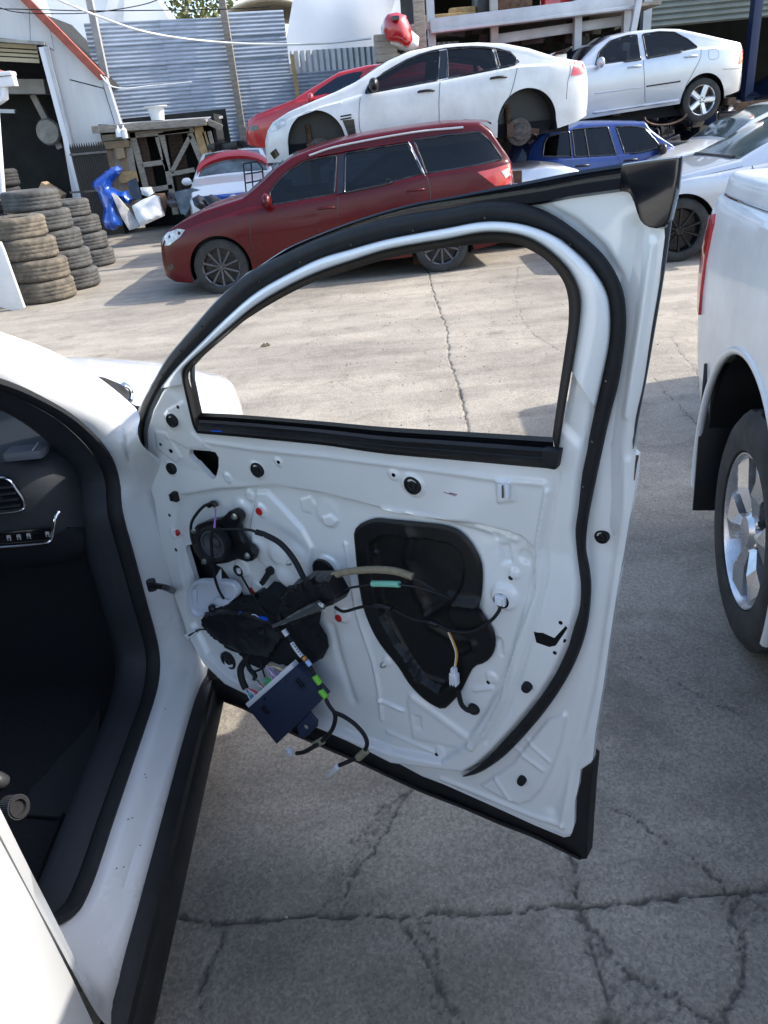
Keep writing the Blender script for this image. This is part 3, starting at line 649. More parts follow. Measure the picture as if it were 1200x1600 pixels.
# ---- plugs, grommets, holes, screws
def disc(name, px, r, ma, prof, parent=door, n=28, label=None, lift=0.0):
    c = dpoint(*px, lift); V, F_ = lathe_geo([(max(a*r, 1e-5), h) for a, h in prof], c, DN, n); return fixn(mk(name, V, F_, ma, parent, smooth=40, label=label))
plug = [(1.0, -0.003), (1.0, 0.0015), (0.86, 0.003), (0.8, 0.0015), (0.66, 0.0015), (0.62, 0.003), (0.3, 0.003), (0.26, 0.0018), (0, 0.0018)]
for px, r in (((405,799), .0092), ((273,834), .0088), ((394,923), .0092), ((529,966), .0090)): disc('red_plug', px, r, m_redp, plug)
grom = [(1.0, -0.003), (1.0, 0.003), (0.9, 0.005), (0.76, 0.005), (0.7, 0.001), (0.5, 0.001), (0.45, 0.004), (0.3, 0.004), (0.25, 0.001), (0, 0.001)]
for px, r in (((645,758), .0175), ((402,734), .0165), ((269,657), .0155), ((268,732), .0145), ((941,838), .012), ((357,1032), .026)): disc('rubber_grommet', px, r, m_matte if r != .026 else m_black, grom)
hole = [(1.0, -0.002), (1.0, 0.0006), (0, 0.0006)]
for px, r in (((615,742), .004), ((435,722), .004), ((278,636), .0042), ((251,694), .0042), ((267,704), .006), ((265,805), .0045), ((275,859), .005), ((798,903), .0045), ((763,1066), .0042), ((682,1179), .0042), ((876,973), .0038), ((881,1001), .0038), ((867,1020), .0038)): disc('hole', px, r, m_gloss, hole, n=16)
for px, r in (((825,1071), .010), ((817,1217), .009)): disc('rubber_stop', px, r, m_matte, [(1.0, -0.002), (0.95, 0.010), (0.8, 0.014), (0, 0.014)], n=10)
screw = [(1.0, 0.0), (1.0, 0.002), (0.7, 0.004), (0.62, 0.007), (0.35, 0.008), (0.3, 0.004), (0, 0.004)]
for px in ((599,1039), (452,879)): disc('screw', px, .0068, m_zinc, screw, n=12)
b = MB(); b.prism([door_world(*[np.array(v) for v in dsz(x, y, 0.001)], np.array(0.001)) for x, y in ((834,988),(848,989),(866,997),(884,978),(886,983),(868,1009),(858,1011),(838,1004))], -DN*0.006); b.mk('check_slot', m_gloss, door)
# clips
b = MB(); c = dpoint(788, 766, 0.004); b.box(c, (0.020, 0.022, 0.008), DD, (0, 0, 1), DN); b.box(c+DD*0.006, (0.006, 0.028, 0.011), DD, (0, 0, 1), DN); b.mk('white_clip', m_nylon, door, bevel=0.002)
b = MB(); b.box(c+DN*0.006, (0.0028, 0.022, 0.002), DD, (0, 0, 1), DN); b.mk('clip_slot', m_gloss, door)
b = MB(); c = dpoint(274, 776, 0.006); b.box(c, (0.014, 0.024, 0.012), DD, (0, 0, 1), DN); b.box(c+DN*0.004-DD*0.006, (0.008, 0.018, 0.014), DD, (0, 0, 1), DN); b.mk('grey_clip', m_matte, door, bevel=0.002)
b = MB(); a_ = dpoint(422, 892, 0.006); e_ = dpoint(409, 912, 0.020); b.bar(a_, e_, 0.012, 0.010, DN); b.tube([a_-DN*0.006, a_+DN*0.006], 0.010, 12); b.mk('grey_clip', m_matte, door, bevel=0.0015)
disc('wiring_hole', (507,893), .031, m_black, [(1.0, -0.002), (1.0, 0.003), (0.9, 0.005), (0.84, 0.002), (0.8, 0.002), (0.5, 0.004), (0, 0.006)])
disc('hole', (372,892), .0155, m_gloss, hole)
disc('wire_grommet', (741,1107), .013, m_matte, [(1.0, 0.0), (1.0, 0.003), (0.8, 0.008), (0.5, 0.012), (0, 0.014)])
disc('hole', (783,939), .0155, m_gloss, hole)
b = MB(); c = dpoint(782, 938, 0.005); b.box(c, (0.020, 0.020, 0.010), DD, (0, 0, 1), DN); b.box(c+DN*0.006, (0.013, 0.014, 0.006), DD, (0, 0, 1), DN); b.mk('wire_connector', m_nylon, door, bevel=0.002)
# ink mark on the sheet
b = MB(); b.bar(dpoint(693,769,0.0004), dpoint(712,775,0.0004), 0.0012, 0.0006, DN); b.bar(dpoint(702,770,0.0004), dpoint(714,773,0.0004), 0.002, 0.0006, DN); b.mk('ink_mark', mat('ink', (0.25, 0.08, 0.14), 0.6), door)

# ---- black inner panel cover
q = dpl(cov, -0.006); V_, T_ = cdt_fill(q, [], 0.0038, 0.005)
dd = dist_poly(V_, q, True); H2 = np.where(dd < 0.004, -0.012, 0.0)+0.0
rin = dpl([(572,850),(590,836),(640,838),(700,848),(720,865),(727,890),(722,920),(700,960),(712,990),(735,1000),(740,1020),(715,1032),(700,1075),(685,1086),(655,1066),(615,1010),(590,965),(578,900)], -0.006)
d2 = dist_poly(V_, rin, True); i2 = inside(V_, rin)
hh = -0.015+0.004*sm(dd/0.006)+np.where(i2, -0.016*sm(d2/0.010), 0)
for px, w, a in (([(581,868),(585,920),(602,973),(641,1047),(655,1065)], 0.0035, 0.006), ([(640,836),(630,880),(650,940),(672,975)], 0.012, 0.007), ([(664,962),(700,940),(745,945)], 0.010, 0.014), ([(665,985),(700,1005),(740,1008)], 0.008, 0.005), ([(650,1060),(690,1075),(705,1072)], 0.004, 0.005)):
    hh += a*np.exp(-(dist_poly(V_, dpl(px, -0.006))/w)**2)
Pa = door_world(V_[:, 0], V_[:, 1], hh+0.004)
fixn(mk('inner_panel_cover', Pa, [list(t[::-1]) for t in T_], mat('cover_plastic', (0.006, 0.0065, 0.007), 0.42, spec=0.35), door, smooth=40))

# ---- the speaker on its bracket
SPC = dpoint(333, 850, 0.055); ax = DN*0.93+DD*0.10+np.array([0, 0, 0.10]); ax /= np.linalg.norm(ax)
V, F_ = lathe_geo([(0.030, -0.05), (0.034, -0.022), (0.041, -0.016), (0.042, 0.002), (0.040, 0.006), (0.036, 0.006), (0.034, 0.0)], SPC, ax, 40); fixn(mk('speaker_basket', V, F_, m_matte, door, smooth=35))
V, F_ = lathe_geo([(0.036, 0.001), (0.033, 0.004), (0.029, 0.004), (0.027, -0.001), (0.013, -0.009), (0.012, -0.006), (0.008, -0.003), (0.0001, -0.002)], SPC, ax, 40); fixn(mk('speaker_cone', V, F_, mat('speaker_cone', (0.045, 0.048, 0.055), 0.6, bump=(300, 0.1)), door, smooth=35))
br = [(300,829),(306,821),(322,815),(345,811),(356,800),(364,797),(373,802),(376,812),(370,822),(372,835),(378,850),(390,856),(397,866),(394,877),(385,879),(372,874),(355,880),(330,884),(316,880),(303,862),(297,845)]
b = MB(); b.prism([dpoint(x, y, 0.030) for x, y in br], -DN*0.020); b.mk('speaker_bracket', m_black, door, bevel=0.004)
for px in ((367,807), (387,868), (303,829), (320,877)):
    c = dpoint(*px, 0.030); V, F_ = lathe_geo([(0.0075, 0), (0.0075, 0.002), (0.005, 0.003), (0.0048, 0.007), (0.0001, 0.008)], c, DN, 12); mk('screw', V, F_, m_zinc, door, smooth=30)

# ---- white plastic lid hanging over the lower opening
lid = [(294,930),(296,918),(305,909),(318,907),(352,908),(364,912),(371,920),(372,928),(367,935),(358,942),(347,947),(333,952),(317,963),(308,965),(300,962),(295,953)]
LW = [dpoint(x, y, 0.035) for x, y in lid]; cen = np.mean(LW, 0)
out_ = smooth_pts(LW+[LW[0]], 60)[:-1]
rails = [out_-DN*0.012, out_, out_+DN*0.003+(cen-out_)*0.03, out_+DN*0.003+(cen-out_)*0.13, out_-DN*0.005+(cen-out_)*0.17, out_-DN*0.005+(cen-out_)*0.6, out_-DN*0.005+(cen-out_)*0.999]
V, F_ = loft_geo(rails, True); fixn(mk('white_lid', V, F_, m_lid, door, smooth=30))
b = MB(); b.prism([dpoint(x, y, 0.032) for x, y in ((302,920),(308,920),(308,945),(316,950),(303,948))], DN*0.004); b.mk('lid_rib', m_lid, door, bevel=0.001); b = MB(); b.prism([dpoint(x, y, 0.028) for x, y in ((332,912),(346,888),(347,912))], DN*0.004); b.mk('lid_tab', m_lid, door, bevel=0.001); b = MB(); b.prism([dpoint(x, y, 0.034) for x, y in ((336,936),(342,932),(360,938),(361,943),(352,950),(344,947))], DN*0.006); b.mk('lid_rib', m_lid, door, bevel=0.001)

# ---- black moulded carrier behind handle and lid
def lump(name, px, lift, th, ma, parent=door, amp=0.006, step=0.008, lab=None, sc=45, edge=0.010):
    q = dpl(px, lift); V_, T_ = cdt_fill(q, [], step, step)
    dd = dist_poly(V_, q, True)
    hh = lift-th*(1-sm(dd/edge))+np.array([noise.noise(Vector((p[0]*sc, p[1]*sc, lift*30)))*amp for p in V_])
    Pa = door_world(V_[:, 0], V_[:, 1], hh); Pb = door_world(V_[:, 0], V_[:, 1], hh*0+lift-th-0.002); n_ = len(Pa)
    FF = [list(t[::-1]) for t in T_]+[[i+n_ for i in t] for t in T_]+[[a, b_, b_+n_, a+n_] for a, b_ in boundary_edges(T_)]
    return fixn(mk(name, np.vstack([Pa, Pb]), FF, ma, parent, smooth=45))
lump('black_carrier', [(310,968),(335,950),(360,940),(400,938),(408,925),(415,918),(424,920),(440,935),(480,945),(490,960),(486,985),(498,1005),(501,1022),(492,1040),(470,1045),(440,1042),(420,1038),(405,1048),(385,1040),(372,1025),(350,1014),(332,1000),(320,988),(312,978)], 0.030, 0.028, m_intr, sc=20, amp=0.003, edge=0.004, step=0.006)
disc('carrier_lug', (415,926), .014, m_black, [(1.0, 0.0), (1.0, 0.022), (0.5, 0.024), (0.4, 0.015), (0, 0.015)])
lump('carrier_flap', [(312,962),(345,955),(385,958),(430,975),(440,1000),(420,1030),(375,1022),(345,1010),(322,985)], 0.044, 0.014, m_black, sc=30, amp=0.003, edge=0.004, step=0.006)
# ---- inside handle module with its lever
lump('handle_housing', [(440,930),(450,917),(462,914),(475,905),(490,905),(512,905),(520,918),(530,936),(524,947),(505,955),(480,968),(455,978),(440,970),(432,950)], 0.070, 0.035, m_black, sc=40, amp=0.003, step=0.005, edge=0.004)
b = MB(); b.prism([dpoint(x, y, 0.078) for x, y in ((466,938),(478,928),(496,930),(503,938),(497,948),(480,958),(470,955))], -DN*0.012); b.mk('handle_bezel', m_matte, door, bevel=0.003)
b = MB(); b.bar(dpoint(462,936,0.082), dpoint(472,946,0.082), 0.004, 0.004, DN); b.mk('red_lock_mark', m_redp, door)
L0, L1 = dpoint(427, 979, 0.090), dpoint(504, 944, 0.100); sd = np.cross(L1-L0, DN); sd /= np.linalg.norm(sd)
rails = []
for t in np.linspace(0, 1, 14):
    c = L0+(L1-L0)*t; w = 0.004+0.007*sm(np.array(t*1.2)) ; hgt = 0.003+0.004*t
    rails.append([c+sd*w, c+sd*w*0.6+DN*hgt, c-sd*w*0.6+DN*hgt, c-sd*w, c-sd*w*0.7-DN*0.004, c+sd*w*0.7-DN*0.004])
V, F_ = loft_geo([np.array(r) for r in rails], True); n_ = len(V); F_ += [[0, 1, 2, 3, 4, 5][::-1], [n_-6+i for i in range(6)]]
mk('lever', V, F_, mat('satin_chrome', (0.32, 0.33, 0.32), 0.22, 0.9), door, smooth=40)
b = MB(); b.prism([dpoint(x, y, 0.103) for x, y in ((487,947),(492,942),(500,940),(508,944),(506,952),(499,956))], DN*0.003); b.mk('lever_tip', m_chrome, door, bevel=0.001)
b = MB(); b.tube([dpoint(470,930,0.07), dpoint(482,908,0.075), dpoint(494,904,0.07)], [0.010, 0.009, 0.006], 10); b.mk('cable_boot', m_matte, door, smooth=60)
disc('white_ball', (523,928), .006, m_nylon, [(1.0, 0.06), (0.9, 0.066), (0, 0.070)])
b = MB(); b.tube(smooth_pts(dpts([(447,966),(452,958),(460,951)], 0.075), 12), 0.0016, 6); b.mk('tan_wire', m_orange, door, smooth=60)

# ---- wiring and cables
def wire(name, px, r, ma, lift=0.02, n=40, parent=door, rr=None, lab=None):
    lf = lift if hasattr(lift, '__len__') else [lift]*len(px)
    P = smooth_pts([dpoint(x, y, l) for (x, y), l in zip(px, lf)], n); b = MB(); b.tube(P, rr or r, 8); return b.mk(name, ma, parent, smooth=60, label=lab)
wire('cable', [(494,908),(508,902),(523,898)], 0.0028, m_matte, [.07, .06, .055])
wire('foam_sleeve', [(521,899),(540,894),(565,891),(592,890),(620,893),(645,901)], 0.0076, m_tan, [.055, .055, .055, .05, .045, .04], n=50)
for k in (0, 3): wire('release_cable', [(640,900),(660,910+k),(685,925+k),(704,938+k)], 0.0015, m_black, [.04, .03, .02, .008])
wire('release_cable', [(531,924),(550,918),(583,913)], 0.0026, m_matte, [.06, .055, .05])
wire('foam_sleeve', [(582,912),(603,912),(624,913)], 0.0066, m_mint, .05)
wire('release_cable', [(622,913),(655,918),(690,930),(710,940)], 0.002, m_black, [.05, .04, .02, .008])
wire('wiring_loom', [(523,948),(530,953),(540,955),(567,948),(590,948),(610,950),(645,967),(680,974),(704,985),(736,987),(764,972),(778,957),(784,942)], 0.0034, m_matte, [.05, .045, .04, .03, .025, .02, .02, .02, .02, .02, .02, .015, .008], n=90)
wire('loom_tape', [(586,945),(600,947),(612,951)], 0.0055, m_black, .025)
wire('loom_tape', [(672,972),(684,976)], 0.0055, m_black, .02)
for k, mm in enumerate((m_nylon, m_yellow, m_orange)):
    wire('thin_wire', [(700+k,988),(707+k*1.5,1005),(712+k*1.4,1022),(710+k*1.3,1042)], 0.0011, mm, .022)
b = MB(); c = dpoint(710, 1060, 0.026); b.box(c, (0.017, 0.026, 0.012), DD, (0, 0, 1), DN); b.box(c+np.array([0, 0, 0.018]), (0.011, 0.014, 0.010), DD, (0, 0, 1), DN)
for k in (-1, 0, 1): b.box(c+DD*k*0.006+DN*0.007-np.array([0, 0, 0.004]), (0.003, 0.020, 0.003), DD, (0, 0, 1), DN)
b.mk('wire_connector', m_nylon, door, bevel=0.0012)
wire('wiring_loom', [(716,1078),(718,1090),(722,1102),(732,1110),(741,1107)], 0.0052, m_matte, [.022, .02, .018, .015, .010])
wire('wiring_loom', [(337,828),(365,827),(390,828),(402,832)], 0.0030, m_matte, [.064, .062, .055, .05])
wire('wiring_loom', [(400,831),(415,836),(438,849),(458,872),(472,898),(479,915)], 0.0062, m_matte, [.05, .045, .04, .04, .05, .06])
wire('label_tape', [(410,835),(414,838)], 0.0040, m_nylon, .047)
wire('wiring_loom', [(333,787),(320,790),(308,802),(299,818),(299,838),(303,849)], 0.0036, m_matte, [.012, .02, .03, .03, .04, .05])
wire('loom_clip', [(326,790),(334,786),(338,792)], 0.0065, m_black, .012)
for k in (0, 1, 2): wire('thin_wire', [(336+k*.8,795),(336+k*.5,805),(334+k,825)], 0.0011, m_purple, [.02, .04, .062])
wire('wiring_loom', [(333,829),(330,842),(332,875),(335,900),(342,922),(350,936)], 0.0034, m_matte, [.068, .066, .062, .05, .045, .044])
disc('wire_grommet', (350,938), .0105, m_black, [(1.0, 0.036), (1.0, 0.044), (0.6, 0.048), (0, 0.048)])
wire('wiring_loom', [(378,901),(395,930),(410,952),(426,974)], 0.0026, m_matte, [.012, .03, .05, .075])
b = MB(); c = dpoint(373, 892, 0.006); b.box(c, (0.009, 0.013, 0.006), DD, (0, 0, 1), DN); b.mk('wire_connector', m_nylon, door, bevel=0.001)
for a_, e_ in (((375,959), (390,963)), ((406,966), (419,969))):
    b = MB(); b.bar(dpoint(*a_, 0.052), dpoint(*e_, 0.052), 0.012, 0.006, DN); b.mk('blue_connector', m_bluecon, door, bevel=0.001)
for k in range(4): wire('thin_wire', [(390,960+k*1.4),(398,958+k*2.5),(407,966+k)], 0.0011, [m_matte, m_nylon, m_black, m_pinkw][k], .053, n=12)
wire('wiring_loom', [(345,984),(330,984),(312,984),(302,988)], 0.0026, m_black, [.03, .02, .012, .008])
b = MB(); b.bar(dpoint(291, 995, 0.006), dpoint(308, 985, 0.010), 0.014, 0.010, DN); b.mk('wire_connector', m_nylon, door, bevel=0.0015)
# loom down to the control box
wire('wiring_loom', [(400,1010),(385,1030),(376,1045),(378,1062),(384,1076)], 0.0085, m_matte, [.03, .045, .055, .06, .065])
wire('wiring_loom', [(384,1030),(390,1045),(398,1055),(398,1062)], 0.0060, m_matte, [.045, .055, .06, .062])
wire('wiring_loom', [(390,1049),(402,1048),(415,1040),(420,1030)], 0.0028, m_matte, .05)
wire('wiring_loom', [(405,1030),(410,1045),(414,1058)], 0.0022, m_matte, .06)
# control box
CL = 0.075
c4 = [dpoint(x, y, CL) for x, y in ((387,1107),(462,1041),(506,1091),(432,1163))]
b = MB(); b.prism(c4, -DN*0.026); b.mk('control_module', m_navy, door, bevel=0.002)
up2 = (c4[1]-c4[0]); up2 /= np.linalg.norm(up2); dn2 = (c4[3]-c4[0]); dn2 /= np.linalg.norm(dn2)
b = MB(); b.bar(c4[0]-dn2*0.006-DN*0.012, c4[1]-dn2*0.006-up2*0.012-DN*0.012, 0.012, 0.020, DN); b.mk('module_header', m_nylon, door, bevel=0.001)
b = MB(); b.bar((c4[0]+c4[3])/2-up2*0.004-dn2*0.045-DN*0.018, (c4[0]+c4[3])/2-up2*0.004+dn2*0.045-DN*0.018, 0.008, 0.022, DN); b.mk('module_side_rib', m_navy, door, bevel=0.001)
tb = [dpoint(x, y, CL-0.006) for x, y in ((463,1134),(482,1113),(495,1128),(494,1137),(478,1152),(471,1150))]
b = MB(); b.prism(tb, -DN*0.008); b.mk('module_tab', m_navy, door, bevel=0.002)
c = dpoint(479, 1135, CL-0.001); V, F_ = lathe_geo([(0.0065, 0), (0.0065, 0.002), (0.0042, 0.002), (0.0042, -0.001), (0.0001, -0.001)], c, DN, 20); mk('module_eyelet', V, F_, [m_zinc], door, smooth=30)
for cx_, cy_ in ((468,1068), (414,1110)):
    c = dpoint(cx_, cy_, CL+0.0045); b = MB()
    for k in (-1, 1): b.box(c+up2*k*0.005, (0.003, 0.024, 0.0022), up2, dn2, DN); b.box(c+dn2*k*0.010, (0.013, 0.003, 0.0022), up2, dn2, DN)
    b.mk('module_latch', m_black, door)
for cx_, cy_ in ((444,1065), (413,1092)):
    b = MB(); b.box(dpoint(cx_, cy_, CL+0.003), (0.010, 0.003, 0.0015), up2, dn2, DN); b.mk('module_slot', m_gloss, door)
random.seed(3)
def fan(src, dst0, dst1, mats_, r=0.0013, n=10, l0=0.062, l1=0.062):
    for k, mm in enumerate(mats_):
        t = k/max(1, len(mats_)-1); e = (dst0[0]+(dst1[0]-dst0[0])*t, dst0[1]+(dst1[1]-dst0[1])*t)
        mid = ((src[0]+e[0])/2+random.uniform(-3, 3), (src[1]+e[1])/2+random.uniform(-4, 2))
        wire('thin_wire', [src, mid, e], r, mm, [l0, (l0+l1)/2+0.004, l1], n=14)
fan((384,1075), (394,1098), (406,1086), [m_nylon, m_wblue, m_wblue, m_wgreen, m_nylon, m_wred, m_wred], r=0.0018)
fan((399,1060), (410,1082), (420,1074), [m_matte, m_nylon, m_wred, m_pinkw, m_wgreen])
fan((416,1040), (424,1068), (444,1046), [m_pinkw, m_nylon, m_purple, m_pinkw, m_nylon, m_purple, m_wblue, m_pinkw, m_orange, m_nylon, m_yellow], r=0.0014)
b = MB(); b.bar(dpoint(416,1063,0.066), dpoint(429,1069,0.066), 0.014, 0.010, DN); b.mk('green_connector', m_wgreen, door, bevel=0.001)
# labelled loom with two branches
wire('wiring_loom', [(446,984),(457,1005),(468,1022),(481,1038),(490,1052),(500,1075),(507,1088),(514,1102),(524,1115)], 0.0046, m_matte, [.06, .065, .07, .075, .08, .085, .085, .085, .085], n=60)
wire('white_label', [(443,984),(449,993)], 0.0062, m_nylon, .066); wire('white_label', [(456,1004),(463,1015),(472,1026)], 0.0052, m_nylon, [.068, .07, .072])
for k in range(5):
    x = 457.5+k*3.0; y = 1007+k*3.9; b = MB(); p = dpoint(x, y, .0765+k*.0008); b.box(p, (0.004, 0.0016, 0.0008), DD, (0, 0, 1), DN); b.box(p+DD*0.001, (0.0012, 0.004, 0.0008), DD, (0, 0, 1), DN); b.mk('label_print', m_black, door)
wire('orange_tape', [(474,1027),(478,1031)], 0.0056, m_orange, .0745); wire('white_label', [(479,1032),(485,1040)], 0.0056, mat('pale_blue_label', (0.35, 0.50, 0.75), 0.4), .076)
wire('green_tape', [(491,1056),(500,1068)], 0.0072, m_greent, .083); wire('green_tape', [(501,1079),(510,1090)], 0.0072, m_greent, .085)
wire('wiring_loom', [(522,1112),(524,1122),(519,1140),(505,1156),(485,1167),(464,1177)], 0.0050, m_matte, [.085, .085, .082, .08, .078, .075])
wire('wiring_loom', [(522,1113),(538,1120),(556,1133),(570,1150),(573,1166),(560,1182),(530,1196)], 0.0048, m_matte, [.085, .085, .083, .08, .08, .078, .075])
wire('olive_tape', [(492,1164),(504,1157)], 0.0088, m_tape, .079); wire('olive_tape', [(560,1184),(572,1173)], 0.0085, m_tape, .079)
b = MB(); c = dpoint(453, 1175, 0.075); b.box(c, (0.017, 0.018, 0.010), DD, (0.05, 0, 1), DN); b.box(c+DD*0.003+DN*0.004, (0.010, 0.012, 0.006), DD, (0.05, 0, 1), DN); b.mk('wire_connector', m_nylon, door, bevel=0.0015)
b = MB(); b.bar(dpoint(513,1212,0.075), dpoint(527,1198,0.075), 0.011, 0.009, DN); b.mk('wire_connector', m_nylon, door, bevel=0.0012)
# door check strap between pillar and door
b = MB(); a_ = np.array([-0.56, 1.705, 0]); P0 = on_x(237, 914, -0.545); P1 = on_x(258, 918, -0.50); P2 = dpoint(272, 924, -0.03)
b.tube(smooth_pts([P0, P1, P2], 12), [0.0065, 0.008, 0.008], 8); b.lathe([(0.0001, 0.012), (0.011, 0.012), (0.011, -0.012), (0.0001, -0.012)], P0, (0, 0, 1), 14); b.mk('check_strap', m_black, suv, smooth=50)

# hard edged details on the carrier and the handle housing
random.seed(12)
def bit(nm, px, lift, size, rot, ma, bev=.001):
    c = dpoint(*px, lift); ca_, sa_ = math.cos(rot), math.sin(rot); ux = DD*ca_+arr((0, 0, 1))*sa_; uy = -DD*sa_+arr((0, 0, 1))*ca_; b = MB(); b.box(c, size, ux, uy, DN); return b.mk(nm, ma, door, bevel=bev)
for px, l, sz, rt in (((456,920), .082, (.020, .012, .012), .3), ((470,916), .084, (.012, .016, .010), .3), ((450,934), .080, (.014, .014, .014), .5), ((447,950), .078, (.022, .008, .010), .6), ((512,925), .080, (.020, .024, .012), .4), ((518,940), .078, (.018, .010, .012), .5), ((500,914), .084, (.022, .007, .010), .2), ((487,908), .086, (.010, .014, .012), .2), ((462,972), .076, (.030, .008, .010), .45), ((438,962), .076, (.012, .018, .012), .2)):
    bit('housing_clip', px, l, sz, rt, m_matte if sz[0] > .015 else m_black)
for px, l, sz, rt in (((340,975), .056, (.044, .006, .008), -.1), ((365,985), .058, (.050, .005, .006), -.35), ((395,1000), .058, (.060, .006, .007), -.5), ((350,995), .056, (.010, .020, .008), .2), ((425,1000), .052, (.008, .040, .010), .1), ((455,1010), .040, (.006, .050, .008), -.2), ((475,990), .040, (.030, .006, .008), .3), ((440,1025), .040, (.050, .006, .008), .1), ((410,985), .056, (.016, .014, .010), .3)):
    bit('carrier_rib', px, l, sz, rt, m_black)
for px in ((356,984), (330,985), (420,1012), (468,1030)):
    c = dpoint(*px, .054 if px[0] < 460 else .036); V, F_ = lathe_geo([(.005, 0), (.005, .003), (.003, .004), (.0001, .003)], c, DN, 10); mk('carrier_screw', V, F_, m_gun, door, smooth=30)
# ------------------------------------------------------------------ the SUV's body round the door opening, cabin, bonnet
def cat_rails(stations, n):
    K = len(stations[0]); return [smooth_pts([s[k] for s in stations], n) for k in range(K)]
st = []
def sill(y, dz=0.0, dx=0.0): return [(-.622+dx, y, .404+dz), (-.612+dx, y, .410+dz), (-.592+dx, y, .409+dz), (-.570+dx, y, .400+dz), (-.562+dx*.5, y, .384+dz), (-.550, y, .381+dz*.5), (-.541, y, .372), (-.536, y, .345), (-.55, y, .30)]
def pil(z, yo=0.0, xi=0.0): return [(-.622+xi, 1.650+yo, z), (-.613+xi, 1.668+yo, z), (-.590+xi, 1.690+yo, z), (-.568+xi, 1.700+yo, z), (-.560+xi, 1.716+yo, z), (-.545+xi, 1.722+yo, z), (-.530+xi, 1.738+yo, z), (-.508+xi, 1.765+yo, z), (-.500+xi, 1.80+yo, z)]
# rear lower corner, rising into the pillar behind
st.append([(-.66, .80, .95), (-.65, .79, .95), (-.63, .77, .95), (-.60, .76, .95), (-.59, .755, .95), (-.58, .75, .95), (-.56, .74, .95), (-.53, .735, .95), (-.52, .70, .95)])
st.append([(-.65, .82, .70), (-.64, .81, .70), (-.62, .79, .70), (-.60, .78, .70), (-.58, .77, .70), (-.57, .765, .70), (-.55, .76, .70), (-.53, .75, .70), (-.52, .72, .68)])
st.append([(-.638, .865, .50), (-.628, .855, .50), (-.61, .83, .495), (-.59, .815, .49), (-.575, .80, .48), (-.565, .795, .475), (-.55, .785, .46), (-.53, .775, .44), (-.52, .75, .40)])
st.append([(-.628, .925, .425), (-.618, .92, .428), (-.598, .905, .425), (-.577, .89, .415), (-.567, .88, .400), (-.553, .872, .392), (-.542, .86, .38), (-.536, .85, .35), (-.55, .85, .30)])
for y in (1.0, 1.15, 1.3, 1.43): st.append(sill(y))
s1, p1 = sill(1.52), pil(.50)
st.append([(-.622, 1.545, .408), (-.612, 1.55, .414), (-.591, 1.56, .412), (-.569, 1.565, .404), (-.561, 1.575, .390), (-.548, 1.585, .386), (-.539, 1.60, .376), (-.532, 1.62, .350), (-.545, 1.62, .30)])
st.append([(-.622, 1.622, .440), (-.612, 1.635, .440), (-.590, 1.652, .432), (-.568, 1.660, .420), (-.560, 1.672, .410), (-.546, 1.678, .405), (-.532, 1.690, .396), (-.515, 1.712, .38), (-.512, 1.75, .34)])
for z in (.50, .62, .76, .88): st.append(pil(z))
def ap(px_in, xi, px_out, xo, lift=0.0):
    a = on_x(*px_in, xi); o_ = on_x(*px_out, xo); r = []
    for t, k in ((0, 0), (.10, .012), (.30, .016), (.48, .014), (.55, .006), (.66, .008), (.80, .018), (.93, .020), (1.0, .006)):
        p = a*(1-t)+o_*t+np.array([.8, -.45, .35])*k; r.append(tuple(p))
    return r
st.append(ap((180,740), -.622, (213,690), -.52))
st.append(ap((157,695), -.626, (214,650), -.545))
st.append(ap((112,650), -.642, (200,631), -.570))
st.append(ap((56,616), -.672, (146,588), -.625))
st.append(ap((0,592), -.705, (75,549), -.668))
st.append(ap((-70,575), -.735, (0,521), -.705))
st.append(ap((-170,560), -.765, (-90,492), -.740))
rails = cat_rails(st, 150); V, F_ = loft_geo(rails)
fixn(mk('door_frame', V, F_, m_white, suv, smooth=50))
# rubber seal along the opening and dark trim inside it
S0 = rails[0]; S1 = rails[1]; cenl = np.array([-.62, 1.25, .75])
inw = cenl-S0; inw[:, 0] = 0; inw /= np.linalg.norm(inw, axis=1)[:, None]
X = np.array([1.0, 0, 0])
r2 = [S0+X*0.004, S0+inw*.004+X*.010, S0+inw*.014+X*.010, S0+inw*.020, S0+inw*.018-X*.014, S0+inw*.010-X*.024, S0-X*.03]
V, F_ = loft_geo(r2); fixn(mk('opening_seal', V, F_, m_matte, suv, smooth=50))
tr = [S0-X*.024+inw*.012, S0-X*.045+inw*.020, S0-X*.075+inw*.022, S0-X*.095+inw*.012, S0-X*.12-inw*.03, S0-X*.13-inw*.10]
V, F_ = loft_geo(tr); fixn(mk('scuff_trim', V, F_, m_dash, suv, smooth=60))
# paint chips on the sill
for px in ((182,1357), (193,1355), (219,1321), (207,1278), (200,1280), (226,1210), (228,1215), (258,1108)):
    p = on_z(*px, .409); b = MB(); b.add([p+arr((-.0015, -.001, 0)), p+arr((.0015, -.0012, 0)), p+arr((.0022, .0014, -.0004)), p+arr((-.001, .002, 0))], [[0, 1, 2, 3]]); b.mk('paint_chip', m_matte, suv)
# black sill cladding
yy = np.linspace(-1.3, 1.86, 90); sec = [(-.545, .352), (-.534, .350), (-.520, .346), (-.507, .337), (-.504, .318), (-.498, .312), (-.490, .285), (-.488, .262), (-.492, .250), (-.53, .235), (-.60, .23)]
V, F_ = loft_geo([np.array([(x+(0.05 if y > 1.8 else 0)*0, y, z) for y in yy]) for x, z in sec]); fixn(mk('sill_cladding', V, F_, m_clad, suv, smooth=35))
b = MB(); b.tube(smooth_pts([on_x(325,1059,-.51), on_x(332,1064,-.51), on_x(336,1074,-.51), on_x(336,1082,-.51)], 10), .0025, 6); b.box(on_x(336,1079,-.508), (.006, .010, .012)); b.mk('metal_clip', m_chrome, suv)
